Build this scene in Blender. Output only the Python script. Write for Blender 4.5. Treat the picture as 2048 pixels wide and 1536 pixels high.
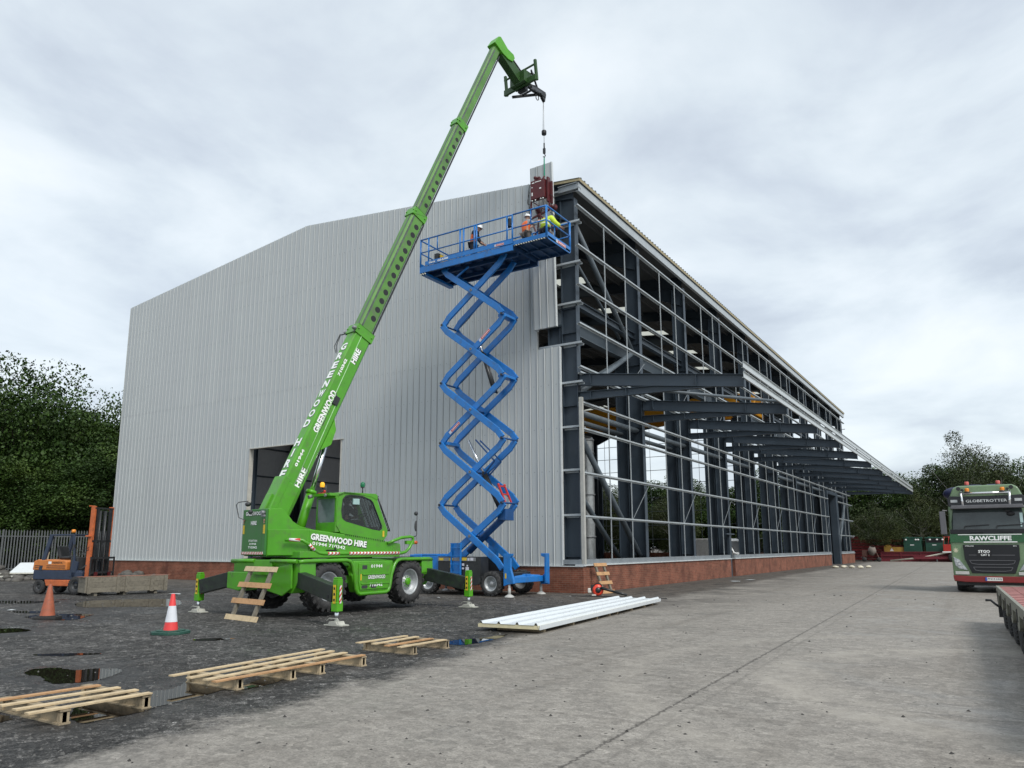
import bpy, bmesh, math, random
import numpy as np
from mathutils import Vector, Matrix
random.seed(7); RS = np.random.RandomState(11)
R = math.radians
for o in list(bpy.data.objects): bpy.data.objects.remove(o)
sc = bpy.context.scene
COL = sc.collection
# ---------------------------------------------------------------- camera
cd = bpy.data.cameras.new('camera'); cam = bpy.data.objects.new('camera', cd); COL.objects.link(cam)
cam.location = (12.6458, -24.9904, 1.65)
yaw, pitch, roll = -0.5717, 0.1753, -0.0015
F = Vector((math.sin(yaw)*math.cos(pitch), math.cos(yaw)*math.cos(pitch), math.sin(pitch)))
Rv = Vector((math.cos(yaw), -math.sin(yaw), 0)); Uv = Rv.cross(F)
R2 = Rv*math.cos(roll) + Uv*math.sin(roll); U2 = -Rv*math.sin(roll) + Uv*math.cos(roll)
cam.rotation_euler = Matrix((R2, U2, -F)).transposed().to_euler()
cd.sensor_width = 36; cd.lens = 1498.8/2048*36
cd.shift_x = (1024-1007.97)/2048; cd.shift_y = (829.33-768)/2048
cd.clip_end = 3000; cd.clip_start = .1
sc.camera = cam
# ---------------------------------------------------------------- sky
SUN_EL, SUN_AZ = R(48), R(-25)      # direction the light comes from (azimuth from +X axis, counter-clockwise)
w = bpy.data.worlds.new("World"); sc.world = w; w.use_nodes = True
nt = w.node_tree; nt.nodes.clear()
def N(nt, t, **k):
    n = nt.nodes.new(t)
    for a, b in k.items():
        if a == 'inp':
            for i, v in b.items(): n.inputs[i].default_value = v
        else: setattr(n, a, b)
    return n
def ramp(nt, pts, fac, interp='LINEAR'):
    r = nt.nodes.new('ShaderNodeValToRGB'); e = r.color_ramp.elements; r.color_ramp.interpolation = interp
    while len(e) < len(pts): e.new(.5)
    for q, (p, c) in zip(e, pts):
        q.position = p; q.color = (c[0], c[1], c[2], 1) if hasattr(c, '__len__') else (c, c, c, 1)
    nt.links.new(fac, r.inputs[0]); return r.outputs[0]
out = N(nt, 'ShaderNodeOutputWorld'); bg = N(nt, 'ShaderNodeBackground')
sky = N(nt, 'ShaderNodeTexSky', sky_type='NISHITA', sun_disc=False, sun_elevation=SUN_EL, sun_rotation=R(90)-SUN_AZ)
sky.air_density = 1; sky.dust_density = 2
tc = N(nt, 'ShaderNodeTexCoord'); sep = N(nt, 'ShaderNodeSeparateXYZ'); nt.links.new(tc.outputs['Generated'], sep.inputs[0])
# clouds laid on a flat layer: direction / (z + k)
mz = N(nt, 'ShaderNodeMath', operation='ADD', inp={1: .22}); mx_ = N(nt, 'ShaderNodeMath', operation='MAXIMUM', inp={1: 0.0})
nt.links.new(sep.outputs[2], mx_.inputs[0]); nt.links.new(mx_.outputs[0], mz.inputs[0])
dx = N(nt, 'ShaderNodeMath', operation='DIVIDE'); dy = N(nt, 'ShaderNodeMath', operation='DIVIDE')
nt.links.new(sep.outputs[0], dx.inputs[0]); nt.links.new(mz.outputs[0], dx.inputs[1])
nt.links.new(sep.outputs[1], dy.inputs[0]); nt.links.new(mz.outputs[0], dy.inputs[1])
cv = N(nt, 'ShaderNodeCombineXYZ'); nt.links.new(dx.outputs[0], cv.inputs[0]); nt.links.new(dy.outputs[0], cv.inputs[1])
n1 = N(nt, 'ShaderNodeTexNoise', inp={'Scale': 1.6, 'Detail': 8, 'Roughness': .54, 'Distortion': .35})
mpc = N(nt, 'ShaderNodeMapping', inp={'Location': (7.3, 4.2, 0)}); nt.links.new(cv.outputs[0], mpc.inputs[0]); nt.links.new(mpc.outputs[0], n1.inputs[0])
cc = ramp(nt, [(.35, (.43, .48, .545)), (.44, (.515, .57, .63)), (.51, (.595, .655, .70)), (.58, (.665, .72, .757)), (.70, (.75, .79, .82))], n1.outputs[0])
horiz = ramp(nt, [(.0, 1.0), (.12, .55), (.5, 0)], mx_.outputs[0])
mixh = N(nt, 'ShaderNodeMix', data_type='RGBA', inp={7: (.62, .68, .715, 1)}); nt.links.new(cc, mixh.inputs[6])
hm = N(nt, 'ShaderNodeMath', operation='MULTIPLY', inp={1: .35}); nt.links.new(horiz, hm.inputs[0]); nt.links.new(hm.outputs[0], mixh.inputs[0])
# thin sky showing through the overcast
sm = N(nt, 'ShaderNodeVectorMath', operation='SCALE', inp={3: .02}); nt.links.new(sky.outputs[0], sm.inputs[0])
ad = N(nt, 'ShaderNodeVectorMath', operation='ADD'); nt.links.new(mixh.outputs[2], ad.inputs[0]); nt.links.new(sm.outputs[0], ad.inputs[1])
nt.links.new(ad.outputs[0], bg.inputs[0]); bg.inputs[1].default_value = 0.92
nt.links.new(bg.outputs[0], out.inputs[0])
# ---------------------------------------------------------------- sun (overcast: weak and broad)
sl = bpy.data.lights.new('sun', 'SUN'); sl.energy = 1.9; sl.angle = R(20); sl.color = (1, .965, .91)
so = bpy.data.objects.new('sun', sl); COL.objects.link(so)
sd = Vector((math.cos(SUN_EL)*math.cos(SUN_AZ), math.cos(SUN_EL)*math.sin(SUN_AZ), math.sin(SUN_EL)))
so.rotation_euler = sd.to_track_quat('Z', 'Y').to_euler(); so.location = (30, -30, 60)
sc.view_settings.view_transform = 'Standard'; sc.view_settings.look = 'None'; sc.view_settings.exposure = .38; sc.view_settings.gamma = 1
sc.cycles.max_bounces = 5
# ---------------------------------------------------------------- materials
MATS = {}
def pm(name, col, rough=.5, metal=0., var=.12, scale=4., fine=0., bump=0., spec=.5, dirt=None, dirtamt=.4, coat=0., alpha=None, streak=False):
    """painted / plain surface with uneven tone, wear and optional dirt"""
    if name in MATS: return MATS[name]
    m = bpy.data.materials.new(name); m.use_nodes = True; t = m.node_tree; b = t.nodes['Principled BSDF']
    tcn = N(t, 'ShaderNodeTexCoord'); vec = tcn.outputs['Object']
    if streak:
        mp = N(t, 'ShaderNodeMapping', inp={'Scale': (1, 1, .12)}); t.links.new(vec, mp.inputs[0]); vec = mp.outputs[0]
    n = N(t, 'ShaderNodeTexNoise', inp={'Scale': scale, 'Detail': 6, 'Roughness': .6}); t.links.new(vec, n.inputs[0])
    lo = [max(0, c*(1-var)) for c in col]; hi = [min(1, c*(1+var)) for c in col]
    c = ramp(t, [(.3, lo), (.7, hi)], n.outputs[0])
    if dirt:
        n2 = N(t, 'ShaderNodeTexNoise', inp={'Scale': scale*2.7, 'Detail': 8, 'Roughness': .7}); t.links.new(vec, n2.inputs[0])
        f = ramp(t, [(.5, 0), (.72, dirtamt)], n2.outputs[0])
        mx = N(t, 'ShaderNodeMix', data_type='RGBA', inp={7: (*dirt, 1)}); t.links.new(f, mx.inputs[0]); t.links.new(c, mx.inputs[6]); c = mx.outputs[2]
    t.links.new(c, b.inputs['Base Color'])
    rr = ramp(t, [(.3, max(0, rough-.08)), (.7, min(1, rough+.1))], n.outputs[0]); t.links.new(rr, b.inputs['Roughness'])
    b.inputs['Metallic'].default_value = metal; b.inputs['Specular IOR Level'].default_value = spec
    if coat: b.inputs['Coat Weight'].default_value = coat; b.inputs['Coat Roughness'].default_value = .12
    if bump:
        nb = N(t, 'ShaderNodeTexNoise', inp={'Scale': scale*8, 'Detail': 4}); t.links.new(vec, nb.inputs[0])
        bp = N(t, 'ShaderNodeBump', inp={'Strength': bump, 'Distance': .02}); t.links.new(nb.outputs[0], bp.inputs['Height']); t.links.new(bp.outputs[0], b.inputs['Normal'])
    MATS[name] = m; return m
def emit(name, col, s):
    m = bpy.data.materials.new(name); m.use_nodes = True; b = m.node_tree.nodes['Principled BSDF']
    b.inputs['Base Color'].default_value = (*col, 1); b.inputs['Emission Color'].default_value = (*col, 1); b.inputs['Emission Strength'].default_value = s; return m
def glassm(name, tint=(.75, .8, .8), a=.35, rough=.03):
    m = bpy.data.materials.new(name); m.use_nodes = True; t = m.node_tree; b = t.nodes['Principled BSDF']
    b.inputs['Base Color'].default_value = (*[c*.05 for c in tint], 1); b.inputs['Roughness'].default_value = rough; b.inputs['Specular IOR Level'].default_value = .8
    tr = N(t, 'ShaderNodeBsdfTransparent', inp={0: (*tint, 1)}); mx = N(t, 'ShaderNodeMixShader', inp={0: a})
    t.links.new(tr.outputs[0], mx.inputs[1]); t.links.new(b.outputs[0], mx.inputs[2]); t.links.new(mx.outputs[0], t.nodes['Material Output'].inputs[0]); return m
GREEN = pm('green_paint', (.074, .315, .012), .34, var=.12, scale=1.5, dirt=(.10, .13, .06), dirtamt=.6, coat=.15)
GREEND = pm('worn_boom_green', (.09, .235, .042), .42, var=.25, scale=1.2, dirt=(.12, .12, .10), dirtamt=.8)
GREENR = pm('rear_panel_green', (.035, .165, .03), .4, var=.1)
LIME = pm('light_green_paint', (.085, .36, .010), .35, dirt=(.1, .15, .06))
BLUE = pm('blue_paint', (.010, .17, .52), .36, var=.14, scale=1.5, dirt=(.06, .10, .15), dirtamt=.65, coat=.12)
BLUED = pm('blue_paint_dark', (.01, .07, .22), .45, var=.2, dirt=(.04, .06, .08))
STEEL = pm('grey_blue_steel_primer', (.037, .054, .073), .5, var=.13, scale=.8, dirt=(.08, .09, .1), dirtamt=.25)
GALV = pm('galvanised_steel', (.41, .45, .47), .42, metal=.15, var=.12, scale=2)
GALVD = pm('galvanised_bar', (.27, .30, .32), .5, metal=.3, var=.15, scale=2)
CLAD = pm('goosewing_grey_cladding', (.475, .505, .508), .40, var=.02, scale=.35)
_t = CLAD.node_tree; _oi = N(_t, 'ShaderNodeObjectInfo'); _m = N(_t, 'ShaderNodeMix', data_type='RGBA', blend_type='MULTIPLY', inp={0: 1.}); _b = _t.nodes['Principled BSDF']
_src = _b.inputs['Base Color'].links[0].from_socket; _t.links.new(_src, _m.inputs[6]); _t.links.new(ramp(_t, [(0, (.975, .975, .98)), (1, (1.015, 1.015, 1.01))], _oi.outputs['Random']), _m.inputs[7]); _t.links.new(_m.outputs[2], _b.inputs['Base Color'])
CLADI = pm('cladding_inner_face', (.46, .47, .49), .6, var=.08)
ROOFU = pm('roof_liner', (.10, .11, .115), .7, var=.1)
FOAM = pm('insulation_foam_edge', (.36, .31, .19), .8, var=.15, scale=6)
FOAMY = pm('yellow_foam_edge', (.62, .56, .36), .8, var=.12, scale=9)
WHITEP = pm('white_panel_face', (.60, .64, .65), .3, var=.03)
WHITE = pm('white_lettering', (.86, .88, .86), .45, var=.02)
BLACKL = pm('black_lettering', (.01, .01, .012), .5, var=.05)
BLACK = pm('black_paint', (.018, .02, .022), .4, var=.3, dirt=(.06, .06, .055))
BLACKG = pm('worn_black_beam', (.014, .02, .016), .45, var=.4, scale=3, dirt=(.03, .075, .02), dirtamt=.5)
RUB = pm('tyre_rubber', (.032, .032, .033), .75, var=.25, scale=4, dirt=(.10, .095, .085), dirtamt=.7, bump=.3)
RIM = pm('silver_rim', (.42, .44, .45), .4, metal=.3, var=.1, dirt=(.15, .14, .12))
CHROME = pm('chrome_rod', (.75, .77, .78), .18, metal=1, var=.05)
CABLE = pm('steel_cable', (.45, .47, .48), .45, metal=.4, var=.05)
RED = pm('red_paint', (.50, .035, .03), .4, var=.1)
REDD = pm('dark_red_machine', (.085, .008, .010), .42, var=.2, dirt=(.05, .02, .02))
YEL = pm('yellow_paint', (.62, .42, .02), .5, var=.1)
YELC = pm('crane_yellow', (.60, .27, .012), .5, var=.1)
STICK = pm('warning_sticker_yellow', (.65, .46, .03), .5, var=.25, scale=30)
GREYM = pm('grey_metal', (.22, .23, .24), .5, metal=.2, var=.15)
DKG = pm('dark_grey_plastic', (.04, .043, .046), .55, var=.15)
ORANGE = pm('faded_orange_paint', (.60, .20, .045), .5, var=.12, dirt=(.25, .12, .06), dirtamt=.5)
ORM = pm('rusty_orange_mast', (.52, .13, .04), .55, var=.2, dirt=(.16, .06, .03), dirtamt=.7)
NAVY = pm('navy_paint', (.025, .04, .075), .5, var=.2, dirt=(.07, .07, .07))
CONEO = pm('dirty_cone_orange', (.36, .10, .05), .6, var=.2, dirt=(.16, .09, .06), dirtamt=.8, scale=7)
CONER = pm('cone_red', (.72, .05, .05), .45, var=.08)
CONEW = pm('cone_white_sleeve', (.70, .72, .76), .4, var=.05)
DGREEN = pm('dark_green_base', (.02, .075, .055), .6, var=.3)
GLASS = glassm('cab_glass'); WSCR = glassm('windscreen_glass', (.25, .3, .32), .85, .04)
AMBER = emit('amber_beacon', (.9, .42, .02), .35); GLENS = pm('green_lens', (.01, .16, .07), .2); 
def wood(name, col, d=.5):
    if name in MATS: return MATS[name]
    m = bpy.data.materials.new(name); m.use_nodes = True; t = m.node_tree; b = t.nodes['Principled BSDF']
    tcn = N(t, 'ShaderNodeTexCoord'); mp = N(t, 'ShaderNodeMapping', inp={'Scale': (3, 3, 3)}); t.links.new(tcn.outputs['Object'], mp.inputs[0])
    n = N(t, 'ShaderNodeTexNoise', inp={'Scale': 2.2, 'Detail': 8, 'Roughness': .7, 'Distortion': 1.2}); t.links.new(mp.outputs[0], n.inputs[0])
    g = N(t, 'ShaderNodeNewGeometry')
    rnd = ramp(t, [(0, .72), (1, 1.12)], g.outputs['Random Per Island'])
    c = ramp(t, [(.3, [x*(1-d) for x in col]), (.5, col), (.75, [min(1, x*1.2) for x in col])], n.outputs[0])
    mx = N(t, 'ShaderNodeMix', data_type='RGBA', blend_type='MULTIPLY', inp={0: 1.}); t.links.new(c, mx.inputs[6]); t.links.new(rnd, mx.inputs[7])
    t.links.new(mx.outputs[2], b.inputs['Base Color']); b.inputs['Roughness'].default_value = .75
    MATS[name] = m; return m
PALE = wood('pale_new_timber', (.60, .47, .29), .3); PINE = wood('orange_pine', (.50, .29, .14), .35); OLDW = wood('weathered_timber', (.20, .18, .14), .5); TIMB = wood('dirty_pallet_timber', (.36, .29, .19), .55)
def stripem(name, a, b_, scale, ang):
    m = bpy.data.materials.new(name); m.use_nodes = True; t = m.node_tree; b = t.nodes['Principled BSDF']
    tcn = N(t, 'ShaderNodeTexCoord'); mp = N(t, 'ShaderNodeMapping', inp={'Rotation': ang}); t.links.new(tcn.outputs['Object'], mp.inputs[0])
    wv = N(t, 'ShaderNodeTexWave', inp={'Scale': scale}); t.links.new(mp.outputs[0], wv.inputs[0])
    c = ramp(t, [(.5, a), (.51, b_)], wv.outputs[0], 'CONSTANT'); t.links.new(c, b.inputs['Base Color']); b.inputs['Roughness'].default_value = .45; return m
# ---------------------------------------------------------------- mesh builder
class MB:
    def __init__(s, M=None): s.v = []; s.f = []; s.sm = []; s.mi = []; s.M = M; s.cmi = 0
    def add(s, vs, fs, smooth=False):
        n = len(s.v)
        for q in vs:
            q = Vector(q)
            s.v.append(s.M @ q if s.M else q)
        for f in fs: s.f.append([n+i for i in f]); s.sm.append(smooth); s.mi.append(s.cmi)
        return s
    def obox(s, c, ax, ay, az):
        c = Vector(c); ax = Vector(ax); ay = Vector(ay); az = Vector(az)
        vs = [c+ax*i+ay*j+az*k for i in (-1, 1) for j in (-1, 1) for k in (-1, 1)]
        return s.add(vs, [(0, 1, 3, 2), (4, 6, 7, 5), (0, 4, 5, 1), (2, 3, 7, 6), (0, 2, 6, 4), (1, 5, 7, 3)])
    def box(s, x0, x1, y0, y1, z0, z1):
        return s.obox(((x0+x1)/2, (y0+y1)/2, (z0+z1)/2), ((x1-x0)/2, 0, 0), (0, (y1-y0)/2, 0), (0, 0, (z1-z0)/2))
    def beam(s, p0, p1, wd, h, up=(0, 0, 1)):
        p0 = Vector(p0); p1 = Vector(p1); d = (p1-p0); L = d.length; d.normalize(); up = Vector(up)
        side = d.cross(up)
        if side.length < 1e-4: side = d.cross(Vector((1, 0, 0)))
        side.normalize(); u = side.cross(d)
        return s.obox((p0+p1)/2, d*L/2, side*wd/2, u*h/2)
    def ibeam(s, p0, p1, dep, fl, up=(0, 0, 1), tw=.012, tf=.02):
        p0 = Vector(p0); p1 = Vector(p1); d = (p1-p0).normalized(); up = Vector(up); side = d.cross(up).normalized(); u = side.cross(d)
        s.beam(p0, p1, tw, dep-2*tf-.002, up)
        for k in (-1, 1): s.beam(p0+u*k*(dep-tf)/2, p1+u*k*(dep-tf)/2, fl, tf, up)
        return s
    def tube(s, p0, p1, r, n=10, r2=None, cap=True):
        p0 = Vector(p0); p1 = Vector(p1); d = (p1-p0).normalized(); a = d.orthogonal().normalized(); b = d.cross(a)
        r2 = r if r2 is None else r2
        vs = [p0+(a*math.cos(t)+b*math.sin(t))*r for t in [2*math.pi*i/n for i in range(n)]]+[p1+(a*math.cos(t)+b*math.sin(t))*r2 for t in [2*math.pi*i/n for i in range(n)]]
        s.add(vs, [(i, (i+1) % n, n+(i+1) % n, n+i) for i in range(n)], True)
        if cap:
            s.add(vs[:n], [tuple(range(n))]); s.add(vs[n:], [tuple(range(n))])
        return s
    def path(s, pts, r, n=8):
        pts = [Vector(p) for p in pts]; rings = []; up = None
        for i, p in enumerate(pts):
            d = (pts[min(i+1, len(pts)-1)]-pts[max(i-1, 0)]).normalized()
            if up is None: up = d.orthogonal().normalized()
            a = (up-d*up.dot(d)); a = a.normalized() if a.length > 1e-4 else d.orthogonal().normalized(); up = a; b = d.cross(a)
            rings += [p+(a*math.cos(2*math.pi*k/n)+b*math.sin(2*math.pi*k/n))*r for k in range(n)]
        fs = [(i*n+k, i*n+(k+1) % n, (i+1)*n+(k+1) % n, (i+1)*n+k) for i in range(len(pts)-1) for k in range(n)]
        s.add(rings, fs, True); s.add(rings[:n], [tuple(range(n))]); s.add(rings[-n:], [tuple(range(n))]); return s
    def prism(s, poly, o, ax, ay, th):
        o = Vector(o); ax = Vector(ax); ay = Vector(ay); th = Vector(th); n = len(poly)
        a = [o+ax*p[0]+ay*p[1] for p in poly]; b = [q+th for q in a]
        return s.add(a+b, [tuple(range(n)), tuple(range(2*n-1, n-1, -1))]+[(i, n+i, n+(i+1) % n, (i+1) % n) for i in range(n)])
    def lathe(s, prof, o, axis=(0, 0, 1), n=24, smooth=True):
        o = Vector(o); d = Vector(axis).normalized(); a = d.orthogonal().normalized(); b = d.cross(a); m = len(prof); vs = []
        for r, z in prof:
            vs += [o+d*z+(a*math.cos(2*math.pi*k/n)+b*math.sin(2*math.pi*k/n))*r for k in range(n)]
        return s.add(vs, [(i*n+k, i*n+(k+1) % n, (i+1)*n+(k+1) % n, (i+1)*n+k) for i in range(m-1) for k in range(n)], smooth)
    def build_each(s, name, mat, parent=None, bev=0):
        k = len(s.f)//6; out_ = []
        for i in range(k):
            m = MB(); m.add(s.v[i*8:(i+1)*8], [(0, 1, 3, 2), (4, 6, 7, 5), (0, 4, 5, 1), (2, 3, 7, 6), (0, 2, 6, 4), (1, 5, 7, 3)]); out_.append(m.build(name, mat, parent, bev=bev))
        return out_
    def sphere(s, c, r, sx=1, sy=1, sz=1, n=12, m=8):
        vs = []; c = Vector(c)
        for i in range(m+1):
            t = math.pi*i/m
            vs += [c+Vector((r*sx*math.sin(t)*math.cos(2*math.pi*k/n), r*sy*math.sin(t)*math.sin(2*math.pi*k/n), r*sz*math.cos(t))) for k in range(n)]
        return s.add(vs, [(i*n+k, i*n+(k+1) % n, (i+1)*n+(k+1) % n, (i+1)*n+k) for i in range(m) for k in range(n)], True)
    def build(s, name, mat, parent=None, bev=0, loc=None, rot=None, recalc=True):
        me = bpy.data.meshes.new(name); me.from_pydata([tuple(v) for v in s.v], [], s.f)
        me.polygons.foreach_set('use_smooth', s.sm); me.polygons.foreach_set('material_index', s.mi)
        if recalc:
            b = bmesh.new(); b.from_mesh(me); bmesh.ops.remove_doubles(b, verts=b.verts, dist=1e-5); bmesh.ops.recalc_face_normals(b, faces=b.faces); b.to_mesh(me); b.free()
        for m in (mat if isinstance(mat, (list, tuple)) else [mat]): me.materials.append(m)
        o = bpy.data.objects.new(name, me); COL.objects.link(o)
        if parent: o.parent = parent
        if loc: o.location = loc
        if rot: o.rotation_euler = rot
        if bev:
            md = o.modifiers.new('bevel', 'BEVEL'); md.width = bev; md.segments = 2; md.limit_method = 'ANGLE'
        return o
def tag(o, label=None, cat=None, group=None, kind=None):
    if label: o['label'] = label
    if cat: o['category'] = cat
    if group: o['group'] = group
    if kind: o['kind'] = kind
    return o
def thing(name, label, cat, loc=(0, 0, 0), rz=0, group=None):
    o = bpy.data.objects.new(name, None); COL.objects.link(o); o.location = loc; o.rotation_euler = (0, 0, rz); o.empty_display_size = .3
    return tag(o, label, cat, group)
def copy_tree(o, parent=None):
    c = o.copy(); COL.objects.link(c)
    if parent: c.parent = parent
    for ch in [x for x in bpy.data.objects if x.parent == o]: copy_tree(ch, c)
    return c
def text(body, o, right, up, h, mat, parent, width=None, bold=.02, M=None, name='lettering', shadow=None, center=False, shear=0, off=.004, sp=1.0):
    """lettering lying on a surface: o = lower-left corner, h = capital height"""
    cu = bpy.data.curves.new('t', 'FONT'); cu.body = body; cu.size = 1; cu.offset = bold; cu.shear = shear; cu.resolution_u = 2; cu.space_character = sp; cu.extrude = 0
    to = bpy.data.objects.new('t', cu); COL.objects.link(to); bpy.context.view_layer.update()
    me = bpy.data.meshes.new_from_object(to.evaluated_get(bpy.context.evaluated_depsgraph_get())); bpy.data.objects.remove(to)
    V_ = np.array([v.co[:] for v in me.vertices]) if len(me.vertices) else np.zeros((1, 3))
    x0, x1 = V_[:, 0].min(), V_[:, 0].max(); y0, y1 = V_[:, 1].min(), V_[:, 1].max()
    k = h/(y1-y0); kx = k if width is None else width/(x1-x0)
    right = Vector(right).normalized(); up = Vector(up).normalized(); nr = right.cross(up); o = Vector(o)
    def put(mesh, extra, d):
        for v, q in zip(mesh.vertices, V_):
            X = (q[0]-x0)*kx+extra[0]*h; Y = (q[1]-y0)*k+extra[1]*h
            if center: X -= (x1-x0)*kx/2
            p = o+right*X+up*Y+nr*d
            v.co = M @ p if M else p
    res = None
    if shadow:
        m2 = me.copy(); put(m2, shadow, off*.5); m2.materials.append(BLACKL); ob2 = bpy.data.objects.new('letter_shadow', m2); COL.objects.link(ob2); ob2.parent = parent
    put(me, (0, 0), off); me.materials.append(mat)
    ob = bpy.data.objects.new(name, me); COL.objects.link(ob); ob.parent = parent
    return ob
# ================================================================= GROUND
PUD = [[(1.67, -19.70), (1.35, -19.47), (1.45, -19.20), (1.91, -19.17), (1.99, -18.97), (2.28, -18.78), (2.60, -18.93), (2.84, -19.24), (2.93, -19.49), (2.87, -19.73), (2.63, -19.85), (1.97, -19.66)],
 [(5.15, -20.80), (4.73, -20.70), (4.30, -20.35), (4.28, -19.92), (4.23, -19.53), (4.28, -19.28), (3.95, -18.85), (3.90, -18.70), (4.30, -18.63), (4.56, -18.55), (4.87, -19.05), (5.05, -19.88), (5.15, -20.22), (5.20, -20.66)],
 [(4.96, -18.85), (4.53, -18.04), (4.66, -17.86), (4.94, -18.22), (5.06, -18.71)],
 [(-7.19, -15.55), (-7.66, -15.04), (-7.36, -14.52), (-6.64, -14.24), (-6.17, -14.60), (-5.56, -15.28), (-6.01, -15.56)],
 [(-10.25, -12.75), (-11.47, -11.80), (-11.28, -10.60), (-9.88, -9.75), (-7.37, -11.42), (-8.38, -12.48), (-9.05, -13.10)],
 [(-14.59, -13.71), (-14.02, -13.10), (-13.20, -12.60), (-11.92, -12.33), (-12.04, -13.14), (-12.82, -13.63), (-13.84, -14.01)],
 [(-4.98, -17.45), (-4.68, -16.92), (-3.98, -16.94), (-3.86, -17.29), (-4.16, -17.79)],
 [(4.35, -14.10), (4.31, -13.53), (4.50, -13.32), (4.59, -12.61), (4.66, -12.47), (4.85, -13.28), (4.84, -14.11)],
 [(0.23, -16.17), (0.30, -15.86), (0.69, -15.61), (0.72, -15.95), (0.47, -16.19)],
 [(-0.19, -18.71), (0.07, -18.35), (0.55, -18.05), (0.58, -18.23), (0.28, -18.61)],
 [(4.09, -21.06), (4.31, -21.07), (4.46, -21.19), (4.35, -21.30), (3.92, -21.17)],
 [(-9.23, -14.97), (-9.11, -14.53), (-8.32, -14.41), (-8.29, -14.92)]]
def ground_mat():
    m = bpy.data.materials.new('yard_ground'); m.use_nodes = True; t = m.node_tree; b = t.nodes['Principled BSDF']; L = t.links.new
    tcn = N(t, 'ShaderNodeTexCoord'); P = tcn.outputs['Object']; sp = N(t, 'ShaderNodeSeparateXYZ'); L(P, sp.inputs[0])
    my = N(t, 'ShaderNodeMapRange', inp={1: -30., 2: 70., 3: 0., 4: 1.}); L(sp.outputs[1], my.inputs[0])
    # x of the concrete edge along y
    edge = ramp(t, [(0, .80), (.085, .64), (.14, .565), (.175, .47), (.30, .33), (.5, .24), (.75, .16), (1, .1)], my.outputs[0])
    def noise(sc, det=6, rough=.6, dist=0., vec=P):
        n = N(t, 'ShaderNodeTexNoise', inp={'Scale': sc, 'Detail': det, 'Roughness': rough, 'Distortion': dist}); L(vec, n.inputs[0]); return n.outputs[0]
    def math_(op, a, b_=None, c=None):
        n = N(t, 'ShaderNodeMath', operation=op)
        for i, q in enumerate((a, b_, c)):
            if q is None: continue
            if isinstance(q, (int, float)): n.inputs[i].default_value = q
            else: L(q, n.inputs[i])
        return n.outputs[0]
    def mix(f, a, b_, bt='MIX'):
        n = N(t, 'ShaderNodeMix', data_type='RGBA', blend_type=bt)
        for i, q in ((0, f), (6, a), (7, b_)):
            if isinstance(q, (int, float)): n.inputs[i].default_value = q
            elif isinstance(q, tuple): n.inputs[i].default_value = (*q, 1)
            else: L(q, n.inputs[i])
        return n.outputs[2]
    n_big = noise(.35, 5); n_mid = noise(1.6, 6, .65); n_fine = noise(14, 5, .7); n_grit = noise(60, 3, .6)
    d = math_('SUBTRACT', sp.outputs[0], math_('MULTIPLY', edge, 10.))
    d = math_('ADD', d, math_('MULTIPLY', math_('SUBTRACT', n_mid, .5), 1.5))
    d = math_('ADD', d, math_('MULTIPLY', math_('SUBTRACT', n_fine, .5), .9))
    mask = N(t, 'ShaderNodeMapRange', inp={1: -.22, 2: .3, 3: 0., 4: 1.}); L(d, mask.inputs[0]); mask = mask.outputs[0]
    # concrete: brushed streaks across, tone patches, aggregate speckle
    mp = N(t, 'ShaderNodeMapping', inp={'Scale': (.5, 2.6, 1), 'Rotation': (0, 0, R(6))}); L(P, mp.inputs[0]); streak = noise(2.0, 7, .65, .3, mp.outputs[0])
    con = ramp(t, [(.2, (.240, .223, .197)), (.5, (.275, .256, .227)), (.8, (.318, .297, .265))], streak)
    con = mix(.75, con, ramp(t, [(.3, (.84, .83, .82)), (.5, (.95, .945, .94)), (.72, (1.06, 1.06, 1.06))], n_big), 'MULTIPLY')
    def cells(sc):
        v = N(t, 'ShaderNodeTexVoronoi', inp={'Scale': sc}); L(P, v.inputs[0]); q = N(t, 'ShaderNodeSeparateXYZ'); L(v.outputs['Color'], q.inputs[0]); return v.outputs['Distance'], q.outputs[0]
    d1, c1 = cells(9.); d2, c2 = cells(24.); d3, c3 = cells(60.)
    for c_ in (c1, c2, c3): con = mix(.55, con, ramp(t, [(0, .70), (.5, 1.0), (.93, 1.18), (1, 1.35)], c_), 'MULTIPLY')
    con = mix(.75, con, ramp(t, [(.32, .55), (.46, .93), (.6, 1.0), (.72, 1.3)], n_grit), 'MULTIPLY')
    spk = math_('MULTIPLY', ramp(t, [(.86, 0), (.9, 1)], c1), ramp(t, [(.12, 1), (.2, 0)], d1)); con = mix(math_('MULTIPLY', spk, .8), con, (.035, .033, .03))
    con = mix(ramp(t, [(.60, 0), (.72, .25)], noise(1.1, 6, .7, 1.5)), con, mix(1., con, (.78, .76, .74), 'MULTIPLY'))
    ax_ = math_('SUBTRACT', sp.outputs[0], 13.6); ay_ = math_('ADD', sp.outputs[1], 13.7); rr_ = math_('SQRT', math_('ADD', math_('MULTIPLY', ax_, ax_), math_('MULTIPLY', ay_, ay_)))
    for rad_, am_ in ((3.6, .55), (5.5, .3), (3.15, .3)):
        arc = N(t, 'ShaderNodeMapRange', inp={1: .10, 2: .34, 3: am_, 4: 0.}); L(math_('ABSOLUTE', math_('SUBTRACT', rr_, rad_)), arc.inputs[0]); con = mix(math_('MULTIPLY', arc.outputs[0], ramp(t, [(.35, 0), (.6, 1)], n_mid)), con, (.40, .37, .32))
    mpt = N(t, 'ShaderNodeMapping', inp={'Scale': (1.6, .07, 1), 'Rotation': (0, 0, R(-2))}); L(P, mpt.inputs[0]); trk = noise(1.0, 4, .55, 0, mpt.outputs[0])
    con = mix(ramp(t, [(.56, 0), (.66, .42)], trk), con, mix(1., con, (.72, .70, .68), 'MULTIPLY'))
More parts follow.
